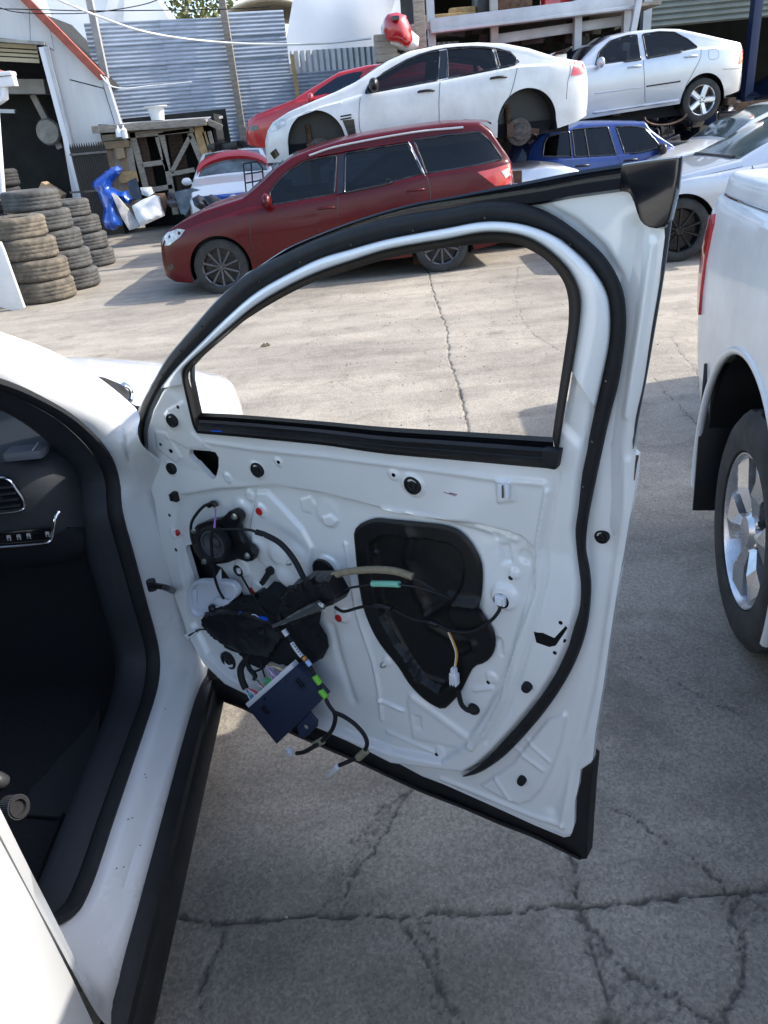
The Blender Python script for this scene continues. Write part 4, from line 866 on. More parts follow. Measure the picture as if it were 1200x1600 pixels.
# closed rear door: the sunlit white skin at the bottom left
yr = np.linspace(-.42, .70, 20); rl = []
for x, z, dy in ((-.560, .352, 0), (-.515, .356, 0), (-.503, .375, 0), (-.498, .48, 0), (-.492, .62, 0), (-.488, .80, 0), (-.488, .95, 0), (-.495, .990, 0), (-.53, 1.0, 0)):
    k_ = .085*(z-.42); rl.append(np.array([(x, y-k_*(y+.42)/1.12, z) for y in yr]+[(x-.002, .7035-k_, z), (x-.010, .708-k_, z), (x-.045, .712-k_, z), (x-.10, .74-k_, z)]))
V, F_ = loft_geo(rl); fixn(mk('rear_door', V, F_, m_white, suv, smooth=45))
b = MB(); b.bar((-.462, .30, .86), (-.462, .52, .86), .012, .030); b.bar((-.474, .31, .86), (-.462, .31, .86), .02, .028); b.bar((-.474, .51, .86), (-.462, .51, .86), .02, .028); b.mk('door_handle', m_white, suv, bevel=.005)
yb = np.linspace(-.42, .70, 12); rl = [np.array([(x, y, z) for y in yb]) for x, z in ((-.53, .985), (-.60, 1.20), (-.66, 1.36))]
V, F_ = loft_geo(rl); mk('rear_window', V, F_, m_glass, suv, smooth=40)
# rear body, roof
yq = np.array([-2.15, -2.1, -1.9, -1.6, -1.2, -.8, -.42]); 
def xq(y): return -.49-0.35*max(0, (-y-1.6)/.55)**2
rl = [np.array([(xq(y)-dx, y, z if not (z < .72 and abs(y+1.05) < .36) else .35+math.sqrt(max(0.0, .37**2-(y+1.05)**2))) for y in np.linspace(-2.1, -.424, 60)]) for dx, z in ((.02, .30), (.0, .5), (-.01, .75), (.0, .92), (.04, 1.0), (.12, 1.22), (.2, 1.40), (.34, 1.50), (.85, 1.53))]
V, F_ = loft_geo(rl); fixn(mk('rear_quarter', V, F_, m_white, suv, smooth=50))
rt = [(-.715, 1.25, 1.415), (-.735, .9, 1.45), (-.75, .3, 1.48), (-.76, -.42, 1.485)]
rl = [smooth_pts([(x-dx, y, z+dz) for x, y, z in rt], 20) for dx, dz in ((.06, -.05), (.0, -.03), (.0, 0), (.05, .03), (.3, .055), (.64, .065), (1.0, .055), (1.26, .03), (1.3, 0))]
V, F_ = loft_geo(rl); fixn(mk('roof', V, F_, m_white, suv, smooth=50))
# windscreen
g0 = [(-.60, 1.92, 1.035), (-.9, 2.03, 1.06), (-1.35, 2.08, 1.07), (-1.8, 2.03, 1.06), (-2.1, 1.92, 1.035)]; g1 = [(-.745, 1.22, 1.435), (-1.0, 1.27, 1.47), (-1.35, 1.29, 1.48), (-1.7, 1.27, 1.47), (-1.96, 1.22, 1.435)]
A, Bq = smooth_pts(g0, 30), smooth_pts(g1, 30); V, F_ = loft_geo([A*(1-t)+Bq*t+np.array([0, .03, .03])*4*t*(1-t) for t in np.linspace(0, 1, 10)]); mk('windscreen', V, F_, m_clear, suv, smooth=60)
b = MB(); b.tube(A+np.array([0, -.01, .0]), .012, 6); b.mk('windscreen_seal', m_matte, suv, smooth=60)
# bonnet and wings
def wing_x(y): return -.455-.30*max(0, (y-2.42)/.60)**2.3
def sh_z(y): return .965-.03*max(0, (y-1.75)/.65)-.19*max(0, (y-2.5)/.66)**2
def hood_z(y): return 1.035-.03*max(0, (y-1.8)/.8)-.14*max(0, (y-2.75)/.45)**2
ys = np.concatenate([np.linspace(1.79, 2.06, 8), 2.44-.38*np.cos(np.linspace(0, math.pi, 26)), np.linspace(2.84, 3.16, 14)]); rl = []
for y in ys:
    xo, zs, zt = wing_x(y), sh_z(y), hood_z(y); a = .35+math.sqrt(max(0, .38**2-(y-2.44)**2)) if abs(y-2.44) < .38 else .27; sec = []
    for t in (0, .25, .5, .75, .9): sec.append((xo+.012*math.sin(math.pi*t)-(.02*(1-t) if a < .3 else 0), a+(zs-.06-a)*t))
    for ang in (20, 45, 70, 90): sec.append((xo-.075*(1-math.cos(R_(ang))), zs-.06+.06*math.sin(R_(ang))))
    sec.append((xo-.14, zs+.3*(zt-zs))); sec.append((xo-.165, zs+.42*(zt-zs)))
    for t in (.25, .5, .75, 1.0): sec.append(((xo-.165)*(1-t)+(-1.35)*t, zs+.42*(zt-zs)+.58*(zt-zs)*math.sin(t*math.pi/2)))
    full = [(x, y, z) for x, z in sec]+[(-2.7-x, y, z) for x, z in sec[::-1][1:]]; rl.append(np.array(full))
V, F_ = loft_geo(rl); n_ = len(rl[0]); F_.append(list(range((len(rl)-1)*n_, len(rl)*n_))); fixn(mk('bonnet', V, F_, m_white, suv, smooth=40))
b = MB(); b.tube([(wing_x(y)-.152, y, sh_z(y)+.38*(hood_z(y)-sh_z(y))+.0015) for y in np.linspace(1.80, 3.0, 30)], .0028, 6); b.mk('bonnet_gap', m_gloss, suv, smooth=60)
b = MB(); b.tube([(-.452-.0*t, 2.44-.385*math.cos(t), .35+.385*math.sin(t)) for t in np.linspace(-.2, math.pi+.2, 40)], .022, 8); b.mk('arch_cladding', m_clad, suv, smooth=60)
def simple_wheel(root, c, r, w, side, rimm, parent=None):
    wh = None
    A_ = arr((side, 0, 0)); V, F_ = lathe_geo([(r*.66, -w/2), (r*.9, -w/2), (r, -w*.36), (r, w*.36), (r*.9, w/2), (r*.66, w/2), (r*.64, w*.3), (r*.1, w*.2), (0.001, w*.2)], c, A_, 36)
    o = mk('wheel', V, F_, m_tyre, root, smooth=40); b = MB()
    for k in range(10):
        a = 2*math.pi*k/10; d = arr((0, math.cos(a), math.sin(a))); b.bar(arr(c)+A_*w*.34+d*.04, arr(c)+A_*w*.34+d*r*.64, .03, .02, A_)
    b.mk('rim', rimm, o); return o
for y in (2.44, -1.05): simple_wheel(suv, (-.58, y, .34), .34, .21, 1, m_gun); simple_wheel(suv, (-2.12, y, .34), .34, .21, -1, m_gun)
V, F_ = loft_geo([np.array([(x, y, z) for x in (-.62, -2.1)]) for y, z in ((1.80, .26), (1.80, .95), (2.0, 1.02))]); mk('bulkhead', V, F_, m_intr, suv)
# cowl corner with wiper at the foot of the windscreen
b = MB(); b.prism([on_x(x, y, -.66) for x, y in ((148,587),(165,590),(190,600),(203,612),(207,622),(204,628),(185,618),(160,600))], (-.05, .03, 0)); b.mk('cowl_trim', m_black, suv, bevel=.004)
b = MB(); b.tube(smooth_pts([on_x(x, y, -.65) for x, y in ((193,600),(203,607),(206,617),(204,626))], 10), .006, 8); b.mk('wiper_arm', m_chrome, suv, smooth=60)
# cabin: floor, footwell, dashboard, pedal, mat, seat
b = MB(); b.add([(-.76, -.4, .28), (-.76, 2.0, .28), (-2.0, 2.0, .28), (-2.0, -.4, .28), (-.74, 2.0, .28), (-.74, 2.12, .72), (-2.0, 2.12, .72), (-2.0, 2.0, .28)], [[0, 1, 2, 3], [4, 5, 6, 7]]); b.mk('carpet', m_carpet, suv)
b = MB(); b.add([(-.735, -.4, .26), (-.735, 1.2, .26), (-.735, 1.2, .40), (-.735, -.4, .40)], [[0, 1, 2, 3]]); b.mk('inner_sill', m_intr, suv); b = MB(); b.add([(-2.02, -.4, .26), (-2.02, 2.1, .26), (-2.02, 2.1, 1.05), (-2.02, -.4, 1.05)], [[0, 1, 2, 3]]); b.mk('inner_sill', m_intr, suv)
V, F_ = loft_geo([smooth_pts([(-.700, 1.69, z) if z < .95 else (-.70, 1.72, z) for z in (.34, .6, .8, 1.0)], 12), smooth_pts([(-.745, 1.80, .30), (-.74, 1.84, .6), (-.73, 1.86, .8), (-.72, 1.88, 1.0)], 12), smooth_pts([(-.75, 2.05, .28), (-.75, 2.1, .6), (-.75, 2.1, .8), (-.75, 2.1, 1.0)], 12)]); fixn(mk('kick_panel', V, F_, m_intr, suv, smooth=60))
dp_ = [(2.10, 1.045), (1.85, 1.045), (1.66, 1.055), (1.585, 1.050), (1.555, 1.02), (1.545, .965), (1.550, .92), (1.545, .90), (1.55, .865), (1.575, .84), (1.60, .80), (1.66, .745), (1.80, .70), (2.08, .70)]
xs = [-.700, -.706, -.72, -.76, -.80, -.9, -1.1, -1.35, -1.6, -1.98]; rl = []
for i, x in enumerate(xs):
    k = [.10, .055, .028, .008, 0, 0, 0, 0, 0, 0][i]; rl.append(np.array([(x, y+(k if y < 1.9 else 0), z-(k*.55 if z > .88 else -k*.4)) for y, z in dp_]))
V, F_ = loft_geo(rl); n_ = len(dp_); F_.append(list(range(n_))); fixn(mk('dashboard', V, F_, m_dash, suv, smooth=40))
b = MB(); b.box((-.768, 1.60, 1.062), (.085, .05, .022)); b.mk('binnacle_end', mat('stitched_grey_trim', (0.10, 0.105, 0.125), 0.6, bump=(500, .1)), suv, bevel=.008)
b = MB()
for k in range(7): b.box((-.742-k*.0008, 1.575+k*.0075, 1.0745), (.0016, .004, .0012))
b.mk('stitching', m_nylon, suv, kind='stuff')
# air vent with slats, chrome rim
vx = [(-.87, 1.035), (-.80, 1.03), (-.784, 1.00), (-.778, .972), (-.790, .952), (-.87, .950)]
b = MB(); b.tube(smooth_pts([(x, 1.538, z) for x, z in vx], 30), .0028, 6); b.mk('vent_rim', m_chrome, suv, smooth=60)
b = MB(); b.prism([(x, 1.541, z) for x, z in vx], (0, .01, 0)); b.mk('air_vent', m_gloss, suv)
for z in (.965, .980, .995, 1.01): b = MB(); b.box((-.83, 1.538, z), (.085, .010, .003)); b.mk('vent_slat', m_dash, suv)
b = MB(); b.box((-.84, 1.530, .990), (.05, .004, .003)); b.mk('vent_tab', m_chrome, suv)
b = MB(); b.box((-.80, 1.541, .888), (.125, .006, .030)); b.mk('switch_panel', m_gloss, suv, bevel=.003)
b = MB(); b.tube(smooth_pts([(-.87, 1.536, .868), (-.76, 1.536, .868), (-.742, 1.536, .880), (-.722, 1.538, .925), (-.715, 1.55, .935)], 20), .0035, 6); b.mk('chrome_trim', m_chrome, suv, smooth=60)
for k, x in enumerate((-.748, -.790, -.812, -.834)):
    b = MB(); b.box((x, 1.5365, .892), (.008, .0015, .007)); b.box((x+.002, 1.536, .885), (.002, .0015, .006)); b.box((x-.004, 1.536, .888), (.0015, .0015, .010)); b.mk('switch_symbol', mat('symbol_grey', (.30, .30, .30), .5), suv)
b = MB(); b.box((-1.04, 1.90, .43), (.09, .02, .11), (1, 0, 0), (0, .9, -.3), (0, .3, .9)); b.bar((-1.04, 1.91, .47), (-1.04, 2.03, .68), .015, .03); b.mk('pedal', mat('pedal_rubber', (.03, .03, .032), .7, bump=(150, .6)), suv, bevel=.006)
mp2 = [on_z(x, y, .295) for x, y in ((157,1101),(142,1127),(118,1158),(94,1180),(70,1210),(49,1229),(40,1250),(37,1272),(90,1276),(124,1262),(140,1240),(152,1180))]
mt = MB(); mt.prism(mp2, (0, 0, -.008)); o = mt.mk('floor_mat', mat('mat_black', (.014, .015, .019), .9, bump=(500, .5)), None, bevel=.003); tag(o, 'small black carpet mat folded on the driver floor of the white SUV', 'floor mat')
b = MB(); b.tube(smooth_pts(mp2[:7], 20), .006, 6); ob = b.mk('piping', m_carpet, o, world=False) if False else None
# driver's seat: cushion, side shield, lever knob, backrest
b = MB(); b.box((-1.04, .52, .46), (.48, .50, .16)); b.mk('seat_cushion', m_intr, suv, bevel=.05)
b = MB(); b.box((-1.04, .20, .80), (.46, .14, .66), (1, 0, 0), (0, 1, .22), (0, -.22, 1)); b.mk('seat_back', m_intr, suv, bevel=.05)
b = MB(); b.box((-.80, .78, .46), (.06, .42, .15)); b.mk('seat_side_shield', m_intr, suv, bevel=.02)
kc = on_x(17, 1262, -.735); b = MB(); b.lathe([(.001, .020), (.012, .020), (.014, .026), (.019, .026), (.021, .022), (.021, -.010), (.001, -.010)], kc, (.85, -.35, .35), 40)
for k in range(40):
    pass
b.mk('seat_knob', mat('knob_grey', (.012, .012, .013), .8, 0, bump=(700, .4)), suv, smooth=40)
AX = arr((.85, -.35, .35)); AX /= np.linalg.norm(AX); uu = np.cross(AX, (0, 0, 1)); uu /= np.linalg.norm(uu); vv = np.cross(AX, uu)
b = MB()
for k in range(36):
    a = 2*math.pi*k/36; d = uu*math.cos(a)+vv*math.sin(a); b.bar(kc+d*.0215-AX*.006, kc+d*.0215+AX*.024, .0018, .0018, d)
b.mk('knob_ribs', mat('knob_rib_grey', (.10, .10, .105), .4, .4), suv, kind='stuff')
b = MB(); p = on_x(2, 1215, -.77); b.lathe([(.001, .014), (.022, .010), (.026, .0), (.022, -.014), (.001, -.02)], p+arr((-.01, 0, .0)), (.5, .6, .6), 24); b.mk('seat_lever', mat('lever_grey', (.04, .04, .043), .4), suv, smooth=60)
# ================================================================== vehicles
class Car:
    """body lofted from sections; local frame: x forward, y left, z up, root at the centre of the car on its base"""
    def __init__(s, name, label, p0, fwd, near, W, cat='car', group=None, zroot=0.0):
        s.f = arr((fwd[0], fwd[1], 0)); s.f /= np.linalg.norm(s.f); s.l = arr((-s.f[1], s.f[0], 0))
        s.n = s.l if np.dot(s.l, arr((near[0], near[1], 0))) > 0 else -s.l; s.sg = 1 if s.n is s.l else -1
        s.W = W; s.p0 = arr((p0[0], p0[1], 0)); c = s.p0-s.n*W; c[2] = zroot; s.z0 = zroot
        s.root = thing(name, label, cat, tuple(c), math.atan2(s.f[1], s.f[0]), group)
    def tr(s, pts, back=0.0):
        """traced points -> (u, z) on the near side plane (moved back by `back` metres)"""
        o = []
        for x, y in pts:
            P = on_pl(x, y, s.p0-s.n*back, s.n); o.append((float(np.dot(P-s.p0, s.f)), float(P[2]-s.z0)))
        return o
    def body(s, top, bot, belt, arches, paintm, tumble=.42, ends=(.62, .75), crown=.03, glass=m_glass, plan_len=.7, inset=.03):
        s.top = np.array(top); s.bot = np.array(bot); s.belt = np.array(sorted(belt)); s.arches = arches; s.tum = tumble; s.ends = ends; s.pl = plan_len; s.inset = inset
        t = s.top[::-1] if s.top[0, 0] > s.top[-1, 0] else s.top; t = t.copy()
        k = int(np.argmax(t[:, 1]))
        for i in range(1, len(t)):
            if t[i, 0] <= t[i-1, 0]: t[i, 0] = t[i-1, 0]+.003
        s.T_ = t; s.u0, s.u1 = t[0, 0], t[-1, 0]; s.B_ = np.array(sorted(bot))
        us = list(np.linspace(s.u0, s.u1, 150))+[s.u0+x for x in (.004, .012, .03, .06)]+[s.u1-x for x in (.004, .012, .03, .06)]+list(t[:, 0])
        for uc, zc, r in arches: us += [uc+r*math.cos(a) for a in np.linspace(0, math.pi, 26)]
        us = np.array(sorted(set(round(float(u), 4) for u in us if s.u0 <= u <= s.u1)))
        us = us[np.r_[True, np.diff(us) > .0025]]
        rows = []
        for u in us:
            sec = s.section(u, crown); rows.append(np.array([(u, -y, z) for y, z in sec]+[(u, y, z) for y, z in sec[::-1][1:]]))
        V, F_ = loft_geo(rows); n_ = len(rows[0]); F_.append(list(range(n_))); F_.append([(len(rows)-1)*n_+i for i in range(n_)][::-1])
        s.bodyo = fixn(mk('body', V, F_, paintm, s.root, smooth=32, world=False)); s.paint = paintm
        # underside and arch liners
        b = MB(); zl = min(z for _, z in bot)
        b.box(((s.u0+s.u1)/2, 0, zl+.12), ((s.u1-s.u0)*.9, s.W*1.3, .16)); b.mk('underbody', m_intr, s.root, world=False)
        for uc, zc, r in arches:
            for sd in (-1, 1):
                yy = s.W*.985; w_ = .34; aa = np.linspace(-.35, math.pi+.35, 22)
                outr = np.array([(uc+r*1.0*math.cos(a), sd*(yy-.02), zc+r*math.sin(a)) for a in aa]); inn = outr.copy(); inn[:, 1] = sd*(yy-w_)
                cen = inn*0+np.array([uc, sd*(yy-w_), zc]); V, F_ = loft_geo([outr, inn, cen]); mk('arch_liner', V, F_, m_black, s.root, smooth=60, world=False)
        return s
    def plan(s, u):
        a = max(0, min(1, (s.u1-u)/s.pl)); b_ = max(0, min(1, (u-s.u0)/s.pl))
        f = lambda k, e: e+(1-e)*math.sqrt(max(0, 1-(1-k)**2.3))
        return min(f(a, s.ends[0]), f(b_, s.ends[1]))
    def Tz(s, u): return float(np.interp(u, s.T_[:, 0], s.T_[:, 1]))
    def base(s, u):
        z = float(np.interp(u, s.B_[:, 0], s.B_[:, 1]))
        for uc, zc, r in s.arches:
            if abs(u-uc) < r: z = max(z, zc+math.sqrt(r*r-(u-uc)**2))
        return z
    def zs(s, u): 
        T = s.Tz(u); b_ = float(np.interp(u, s.belt[:, 0], s.belt[:, 1])); return min(b_, T-.05)
    def low_y(s, u, z):
        zb = float(np.interp(u, s.B_[:, 0], s.B_[:, 1])); z_s = s.zs(u); v = (z-zb)/max(.05, z_s-zb)
        return s.plan(u)*s.W*(1-.055*((v-.62)/.62)**2 if v < .62 else 1-.030*((v-.62)/.38)**2)
    def wg(s, u): return s.low_y(u, s.zs(u))-s.inset*.8
    def side_y(s, u, z):
        z_s = s.zs(u)
        return s.low_y(u, z) if z <= z_s else s.wg(u)-s.tum*(z-z_s)
    def section(s, u, crown):
        T = s.Tz(u); z_s = s.zs(u); zb = min(s.base(u), z_s-.01); sec = []
        for t in (0, .12, .3, .5, .62, .75, .88, .96): sec.append((s.low_y(u, zb+(z_s-zb)*t), zb+(z_s-zb)*t))
        h = T-z_s; wg = s.wg(u); r = min(.075, h*.48)
        sec.append((wg+s.inset*.45, z_s+.0)); sec.append((wg, z_s+min(.012, h*.15)))
        for t in (.07, .14, .21, .28, .35, .42, .49, .56, .63, .70, .77, .84, .92): z = z_s+min(.012, h*.15)+(h-r-min(.012, h*.15))*t; sec.append((wg-s.tum*(z-z_s), z))
        yr = wg-s.tum*(h-r)
        for a in (0, 25, 50, 72, 90): sec.append((yr-r*(1-math.cos(R_(a))), T-r+r*math.sin(R_(a))))
        ye = yr-r
        for t in (.75, .5, .25, 0): sec.append((ye*t, T+crown*(1-t*t)*min(1, h/.2)))
        return sec
    def patch(s, name, poly, ma, off=.004, both=True, step=.05, parent=None, th=.010, label=None, sides=None):
        V2_, T_ = cdt_fill(poly, [], step, step); out = None
        for sd in (sides or ([s.sg, -s.sg] if both else [s.sg])):
            y = np.array([s.side_y(u, z)+off for u, z in V2_]); P1 = np.stack([V2_[:, 0], sd*y, V2_[:, 1]], 1); P2 = P1.copy(); P2[:, 1] -= sd*th; n_ = len(P1)
            FF = [list(t) for t in T_]+[[a, b_, b_+n_, a+n_] for a, b_ in boundary_edges(T_)]
            o = fixn(mk(name, np.vstack([P1, P2]), FF, ma, parent or s.root, smooth=40, world=False, label=label))
            if sd < 0: o.data.flip_normals() if False else None
            out = out or o
        return out
    def window(s, poly, ma=None):
        """see-through pane with a rubber surround; the body is cut behind it"""
        s.wins = getattr(s, 'wins', [])+[np.array(poly, float)]
        s.patch('side_window', poly, ma or m_tint, off=.002, th=.004)
        P = smooth_pts([(*p, 0) for p in resample(np.array(poly, float), 40, True)], 60)
        P = resample(np.array(poly, float), 70, True); P = np.vstack([P, P[:1]])
        for sd in (s.sg, -s.sg):
            b = MB(); b.tube([(u, sd*(s.side_y(u, z)+.002), z) for u, z in P], .013, 6); b.mk('window_seal', m_gloss, s.root, smooth=60, world=False)
    def cut(s, uf, ur, zf, back=.62):
        """open the body behind the panes and furnish the cabin with two rows of seats"""
        o = s.bodyo; c0 = OFF[o.name]; bm = bmesh.new(); bm.from_mesh(o.data); bm.faces.ensure_lookup_table()
        C = np.array([f.calc_center_median()[:] for f in bm.faces])+c0; Nn = np.array([abs(f.normal[1]) for f in bm.faces]); kill = np.zeros(len(C), bool)
        for w_ in s.wins: q = C[:, [0, 2]]; kill |= inside(q, w_) & (dist_poly(q, w_, True) > .008) & (Nn > .3)
        bmesh.ops.delete(bm, geom=[f for f, k in zip(list(bm.faces), kill) if k], context='FACES'); bm.to_mesh(o.data); bm.free()
        for u_, kind in ((uf, 0), (ur, 1)):
            for y in ((-.36, .36) if kind == 0 else (0,)):
                wd_ = .48 if kind == 0 else 1.25; b = MB(); b.box((u_-.02, y, zf+.30), (.50, wd_, .14)); b.mk('seat', m_seat, s.root, world=False, bevel=.03)
                b = MB(); b.box((u_-.30, y, zf+.30+back*.5), (.13, wd_, back), (1, 0, .22), (0, 1, 0), (-.22, 0, 1)); b.mk('seat_back', m_seat, s.root, world=False, bevel=.03)
                for hy in ((y,) if kind == 0 else (-.35, .35)): b = MB(); b.box((u_-.40, hy, zf+.30+back+.08), (.10, .26, .17)); b.mk('headrest', m_seat, s.root, world=False, bevel=.03)
        b = MB(); b.box((uf+.75, 0, zf+.50), (.35, 1.35, .22)); b.mk('dashboard', m_dash, s.root, world=False, bevel=.04)
        b = MB(); b.tube([(uf+.50+.04*math.sin(a), -.36*s.sg*-1+.18*math.cos(a), zf+.62+.18*math.sin(a)) for a in np.linspace(0, 2*math.pi, 24)], .014, 6); b.mk('steering_wheel', m_matte, s.root, smooth=60, world=False)
    def line(s, name, pts, r=.004, ma=None, both=True, off=.0):
        P = smooth_pts([(*p, 0) for p in pts], 26)
        for sd in ([s.sg, -s.sg] if both else [s.sg]):
            b = MB(); b.tube([(u, sd*(s.side_y(u, z)+off), z) for u, z, _ in P], r, 6); b.mk(name, ma or m_gloss, s.root, smooth=60, world=False)
    def strip(s, name, ua, ub, wfrac, ma, off=.006, n=24):
        """glass or panel on the upper surface between two stations"""
        rows = []
        for u in np.linspace(ua, ub, n):
            T = s.Tz(u); h = T-s.zs(u); r = min(.075, h*.48); ye = (s.wg(u)-s.tum*(h-r)-r)*1.0*wfrac+.02*0
            du = .02; sl = (s.Tz(u+du)-s.Tz(u-du))/(2*du); nn = arr((-sl, 0, 1)); nn /= np.linalg.norm(nn)
            rows.append([arr((u, ye*t, T+.03*(1-(t*wfrac)**2)*min(1, h/.2)))+nn*off for t in np.linspace(-1, 1, 13)])
        V, F_ = loft_geo([np.array(r_) for r_ in rows]); n1 = len(V)
        ring = [j for j in range(13)]+[i*13+12 for i in range(1, n)]+[(n-1)*13+j for j in range(11, -1, -1)]+[i*13 for i in range(n-2, 0, -1)]
        V = list(V)+[tuple(np.array(V[j])-np.array([0, 0, .015])) for j in ring]
        for k in range(len(ring)): F_.append([ring[k], ring[(k+1) % len(ring)], n1+(k+1) % len(ring), n1+k])
        return fixn(mk(name, V, F_, ma, s.root, smooth=40, world=False))
    def wheel(s, u, z, r, w=.21, style='multi', rimm=m_gun, both=True, spokes=10, ins=.03, zoff=0):
        for sd in ([s.sg, -s.sg] if both else [s.sg]):
            c = arr((u, sd*(s.W-ins-w/2), z)); A_ = arr((0, sd, 0)); rr = r*.70
            V, F_ = lathe_geo([(rr*.98, w*.36), (rr*1.0, w*.47), (r*.80, w*.50), (r*.93, w*.47), (r*.985, w*.40), (r, w*.2), (r, -w*.2), (r*.985, -w*.4), (r*.9, -w*.5), (rr, -w*.45)], c, A_, 44)
            b = MB(); b.lathe([(rr*.96, -w*.4), (rr*.90, w*.05), (rr*.93, w*.36), (rr*1.0, w*.42), (rr*1.0, w*.36)], c, A_, 40); wo_ = b.mk('wheel', rimm if style != 'steel' else m_gun, s.root, smooth=45, world=False)
            fixn(mk('tyre', V, F_, m_tyre, wo_, smooth=35, world=False))
            b = MB(); b.lathe([(rr*.9, -w*.1), (.001, -w*.1)], c, A_, 24); b.lathe([(rr*.55, -w*.06), (rr*.55, 0), (.001, 0)], c, A_, 24); b.mk('brake_disc', m_disc, wo_, smooth=30, world=False)
            b = MB(); u1 = arr((1, 0, 0)); u2 = arr((0, 0, 1))
            for k in range(spokes):
                a = 2*math.pi*(k+.5)/spokes; d = u1*math.cos(a)+u2*math.sin(a); tt = np.cross(A_, d)
                w0, w1 = (.016, .024) if style == 'multi' else (.034, .052)
                if style == 'five': w0, w1 = .040, .058
                p0_, p1_ = c+d*rr*.16+A_*w*.30, c+d*rr*.965+A_*w*.37
                b.add([p0_-tt*w0, p0_+tt*w0, p1_+tt*w1*.8, p1_-tt*w1*.8, p0_-tt*w0*.6+A_*.018, p0_+tt*w0*.6+A_*.018, p1_+tt*w1*.45+A_*.016, p1_-tt*w1*.45+A_*.016], [[4, 5, 6, 7], [0, 4, 7, 3], [1, 2, 6, 5], [0, 1, 5, 4], [2, 3, 7, 6], [0, 3, 2, 1]])
            b.lathe([(rr*.24, w*.22), (rr*.26, w*.34), (rr*.20, w*.42), (.001, w*.43)], c, A_, 24)
            b.mk('rim', rimm, wo_, smooth=30, world=False)
            b = MB()
            for k in range(5):
                a = 2*math.pi*(k+.25)/5; d = u1*math.cos(a)+u2*math.sin(a); b.lathe([(.011, 0), (.011, .012), (.001, .012)], c+d*rr*.15+A_*w*.41, A_, 8)
            b.mk('wheel_nuts', m_gloss, wo_, world=False, kind='stuff')
    def hub(s, u, z, r=.15):
        for sd in (s.sg, -s.sg):
            c = arr((u, sd*(s.W-.20), z)); A_ = arr((0, sd, 0)); b = MB()
            b.lathe([(r, -.02), (r, .012), (r*.97, .014), (r*.62, .014), (r*.58, .05), (r*.4, .055), (r*.2, .06), (.001, .06)], c, A_, 32); b.mk('brake_disc', m_disc, s.root, smooth=30, world=False)
            b = MB(); b.tube([c-A_*.05, c-A_*.30], .04, 10); b.bar(c-A_*.05+arr((0, 0, .02)), c-A_*.1+arr((-.28, 0, -.02)), .05, .07); b.tube([c+arr((.12, 0, .0))-A_*.06, c+arr((.13, 0, .33))-A_*.1], .035, 8)
            b.box(c+arr((r*.75, 0, .03)), (.08, .10, .16)); b.bar(c-A_*.2+arr((.1, 0, -.06)), c-A_*.55+arr((.1, 0, -.05)), .06, .04); b.mk('suspension', m_rust, s.root, world=False, kind='stuff')
    def handle(s, u, z, ma, L=.20):
        for sd in (s.sg, -s.sg):
            y = sd*(s.side_y(u, z)); b = MB(); b.tube([(u-L*.5, y, z-.004), (u-L*.42, y+sd*.022, z), (u, y+sd*.030, z+.004), (u+L*.42, y+sd*.022, z), (u+L*.5, y, z-.004)], [.012, .014, .015, .014, .012], 8); b.mk('door_handle', ma, s.root, smooth=60, world=False)
    def mirror(s, u, z, ma, sz=(.10, .20, .15)):
        for sd in (s.sg, -s.sg):
            y = sd*(s.side_y(u, z)); b = MB(); c = arr((u, y+sd*.13, z+.03)); rows = []
            for t in np.linspace(-1, 1, 7):
                k = math.sqrt(max(.08, 1-abs(t)**3)); rows.append([c+arr((math.cos(a)*sz[0]*.5*k, t*sz[1]*.5, math.sin(a)*sz[2]*.5*k)) for a in np.linspace(0, 2*math.pi, 14, endpoint=False)])
            V, F_ = loft_geo([np.array(r_) for r_ in rows], True); F_.append(list(range(14))[::-1]); F_.append([6*14+i for i in range(14)]); b.add(V, F_); b.bar((u, y-sd*.02, z-.02), (u, y+sd*.07, z), .05, .03); b.mk('mirror', ma, s.root, smooth=45, world=False)

# ---- maroon station wagon, side on behind the open door
wg = Car('station_wagon', 'maroon station wagon parked side on just behind the open white door', (0, 9.58), (-1, -.015), (0, -1), .88)
top = [(247,413),(245,385),(251,372),(263,360),(283,347),(317,330),(350,319),(378,310)]
wt = wg.tr(top, .06)+wg.tr([(404,289),(433,261),(456,245),(487,233),(529,220),(567,211),(642,199),(704,191),(750,190)], .22)+wg.tr([(767,202)], .2)+wg.tr([(786,230)], .15)+wg.tr([(803,252),(812,266),(815,285),(813,330),(808,362)], .05)
wb = wg.tr([(252,437),(270,444),(300,444),(420,428),(560,412),(655,401),(740,392),(808,375)])
belt = wg.tr([(250,372),(385,328),(423,323),(529,303),(662,274),(804,250)])
wg.body(wt, wb, belt, [(*wg.tr([(345,419)])[0], .365), (*wg.tr([(691,384)])[0], .365)], m_red, tumble=.36)
for p in ([(422,321),(421,300),(434,283),(452,266),(475,252),(500,247),(526,243),(522,303),(470,312)], [(538,301),(540,240),(590,231),(638,224),(660,271),(600,288)], [(667,271),(648,219),(700,211),(752,206),(768,220),(787,249),(730,261)]):
    wg.window(wg.tr(p, .05))
wg.patch('door_pillar', wg.tr([(527,303),(529,243),(538,241),(536,301)], .05), m_gloss, off=.003)
wg.line('window_chrome', wg.tr([(640,222),(652,246),(664,274)], .05), .008, m_chrome, off=.004)
wg.line('rain_shield', wg.tr([(452,264),(476,250),(530,238),(640,220)], .08), .010, m_red, off=.012)
wg.line('door_gap', wg.tr([(392,340),(391,365),(395,395),(404,420)])); wg.line('door_gap', wg.tr([(528,308),(528,340),(531,380),(538,412)])); wg.line('door_gap', wg.tr([(667,276),(673,300),(668,330),(650,350),(645,390)])); wg.line('sill_crease', wg.tr([(400,408),(520,396),(640,384)]), .006, m_red)
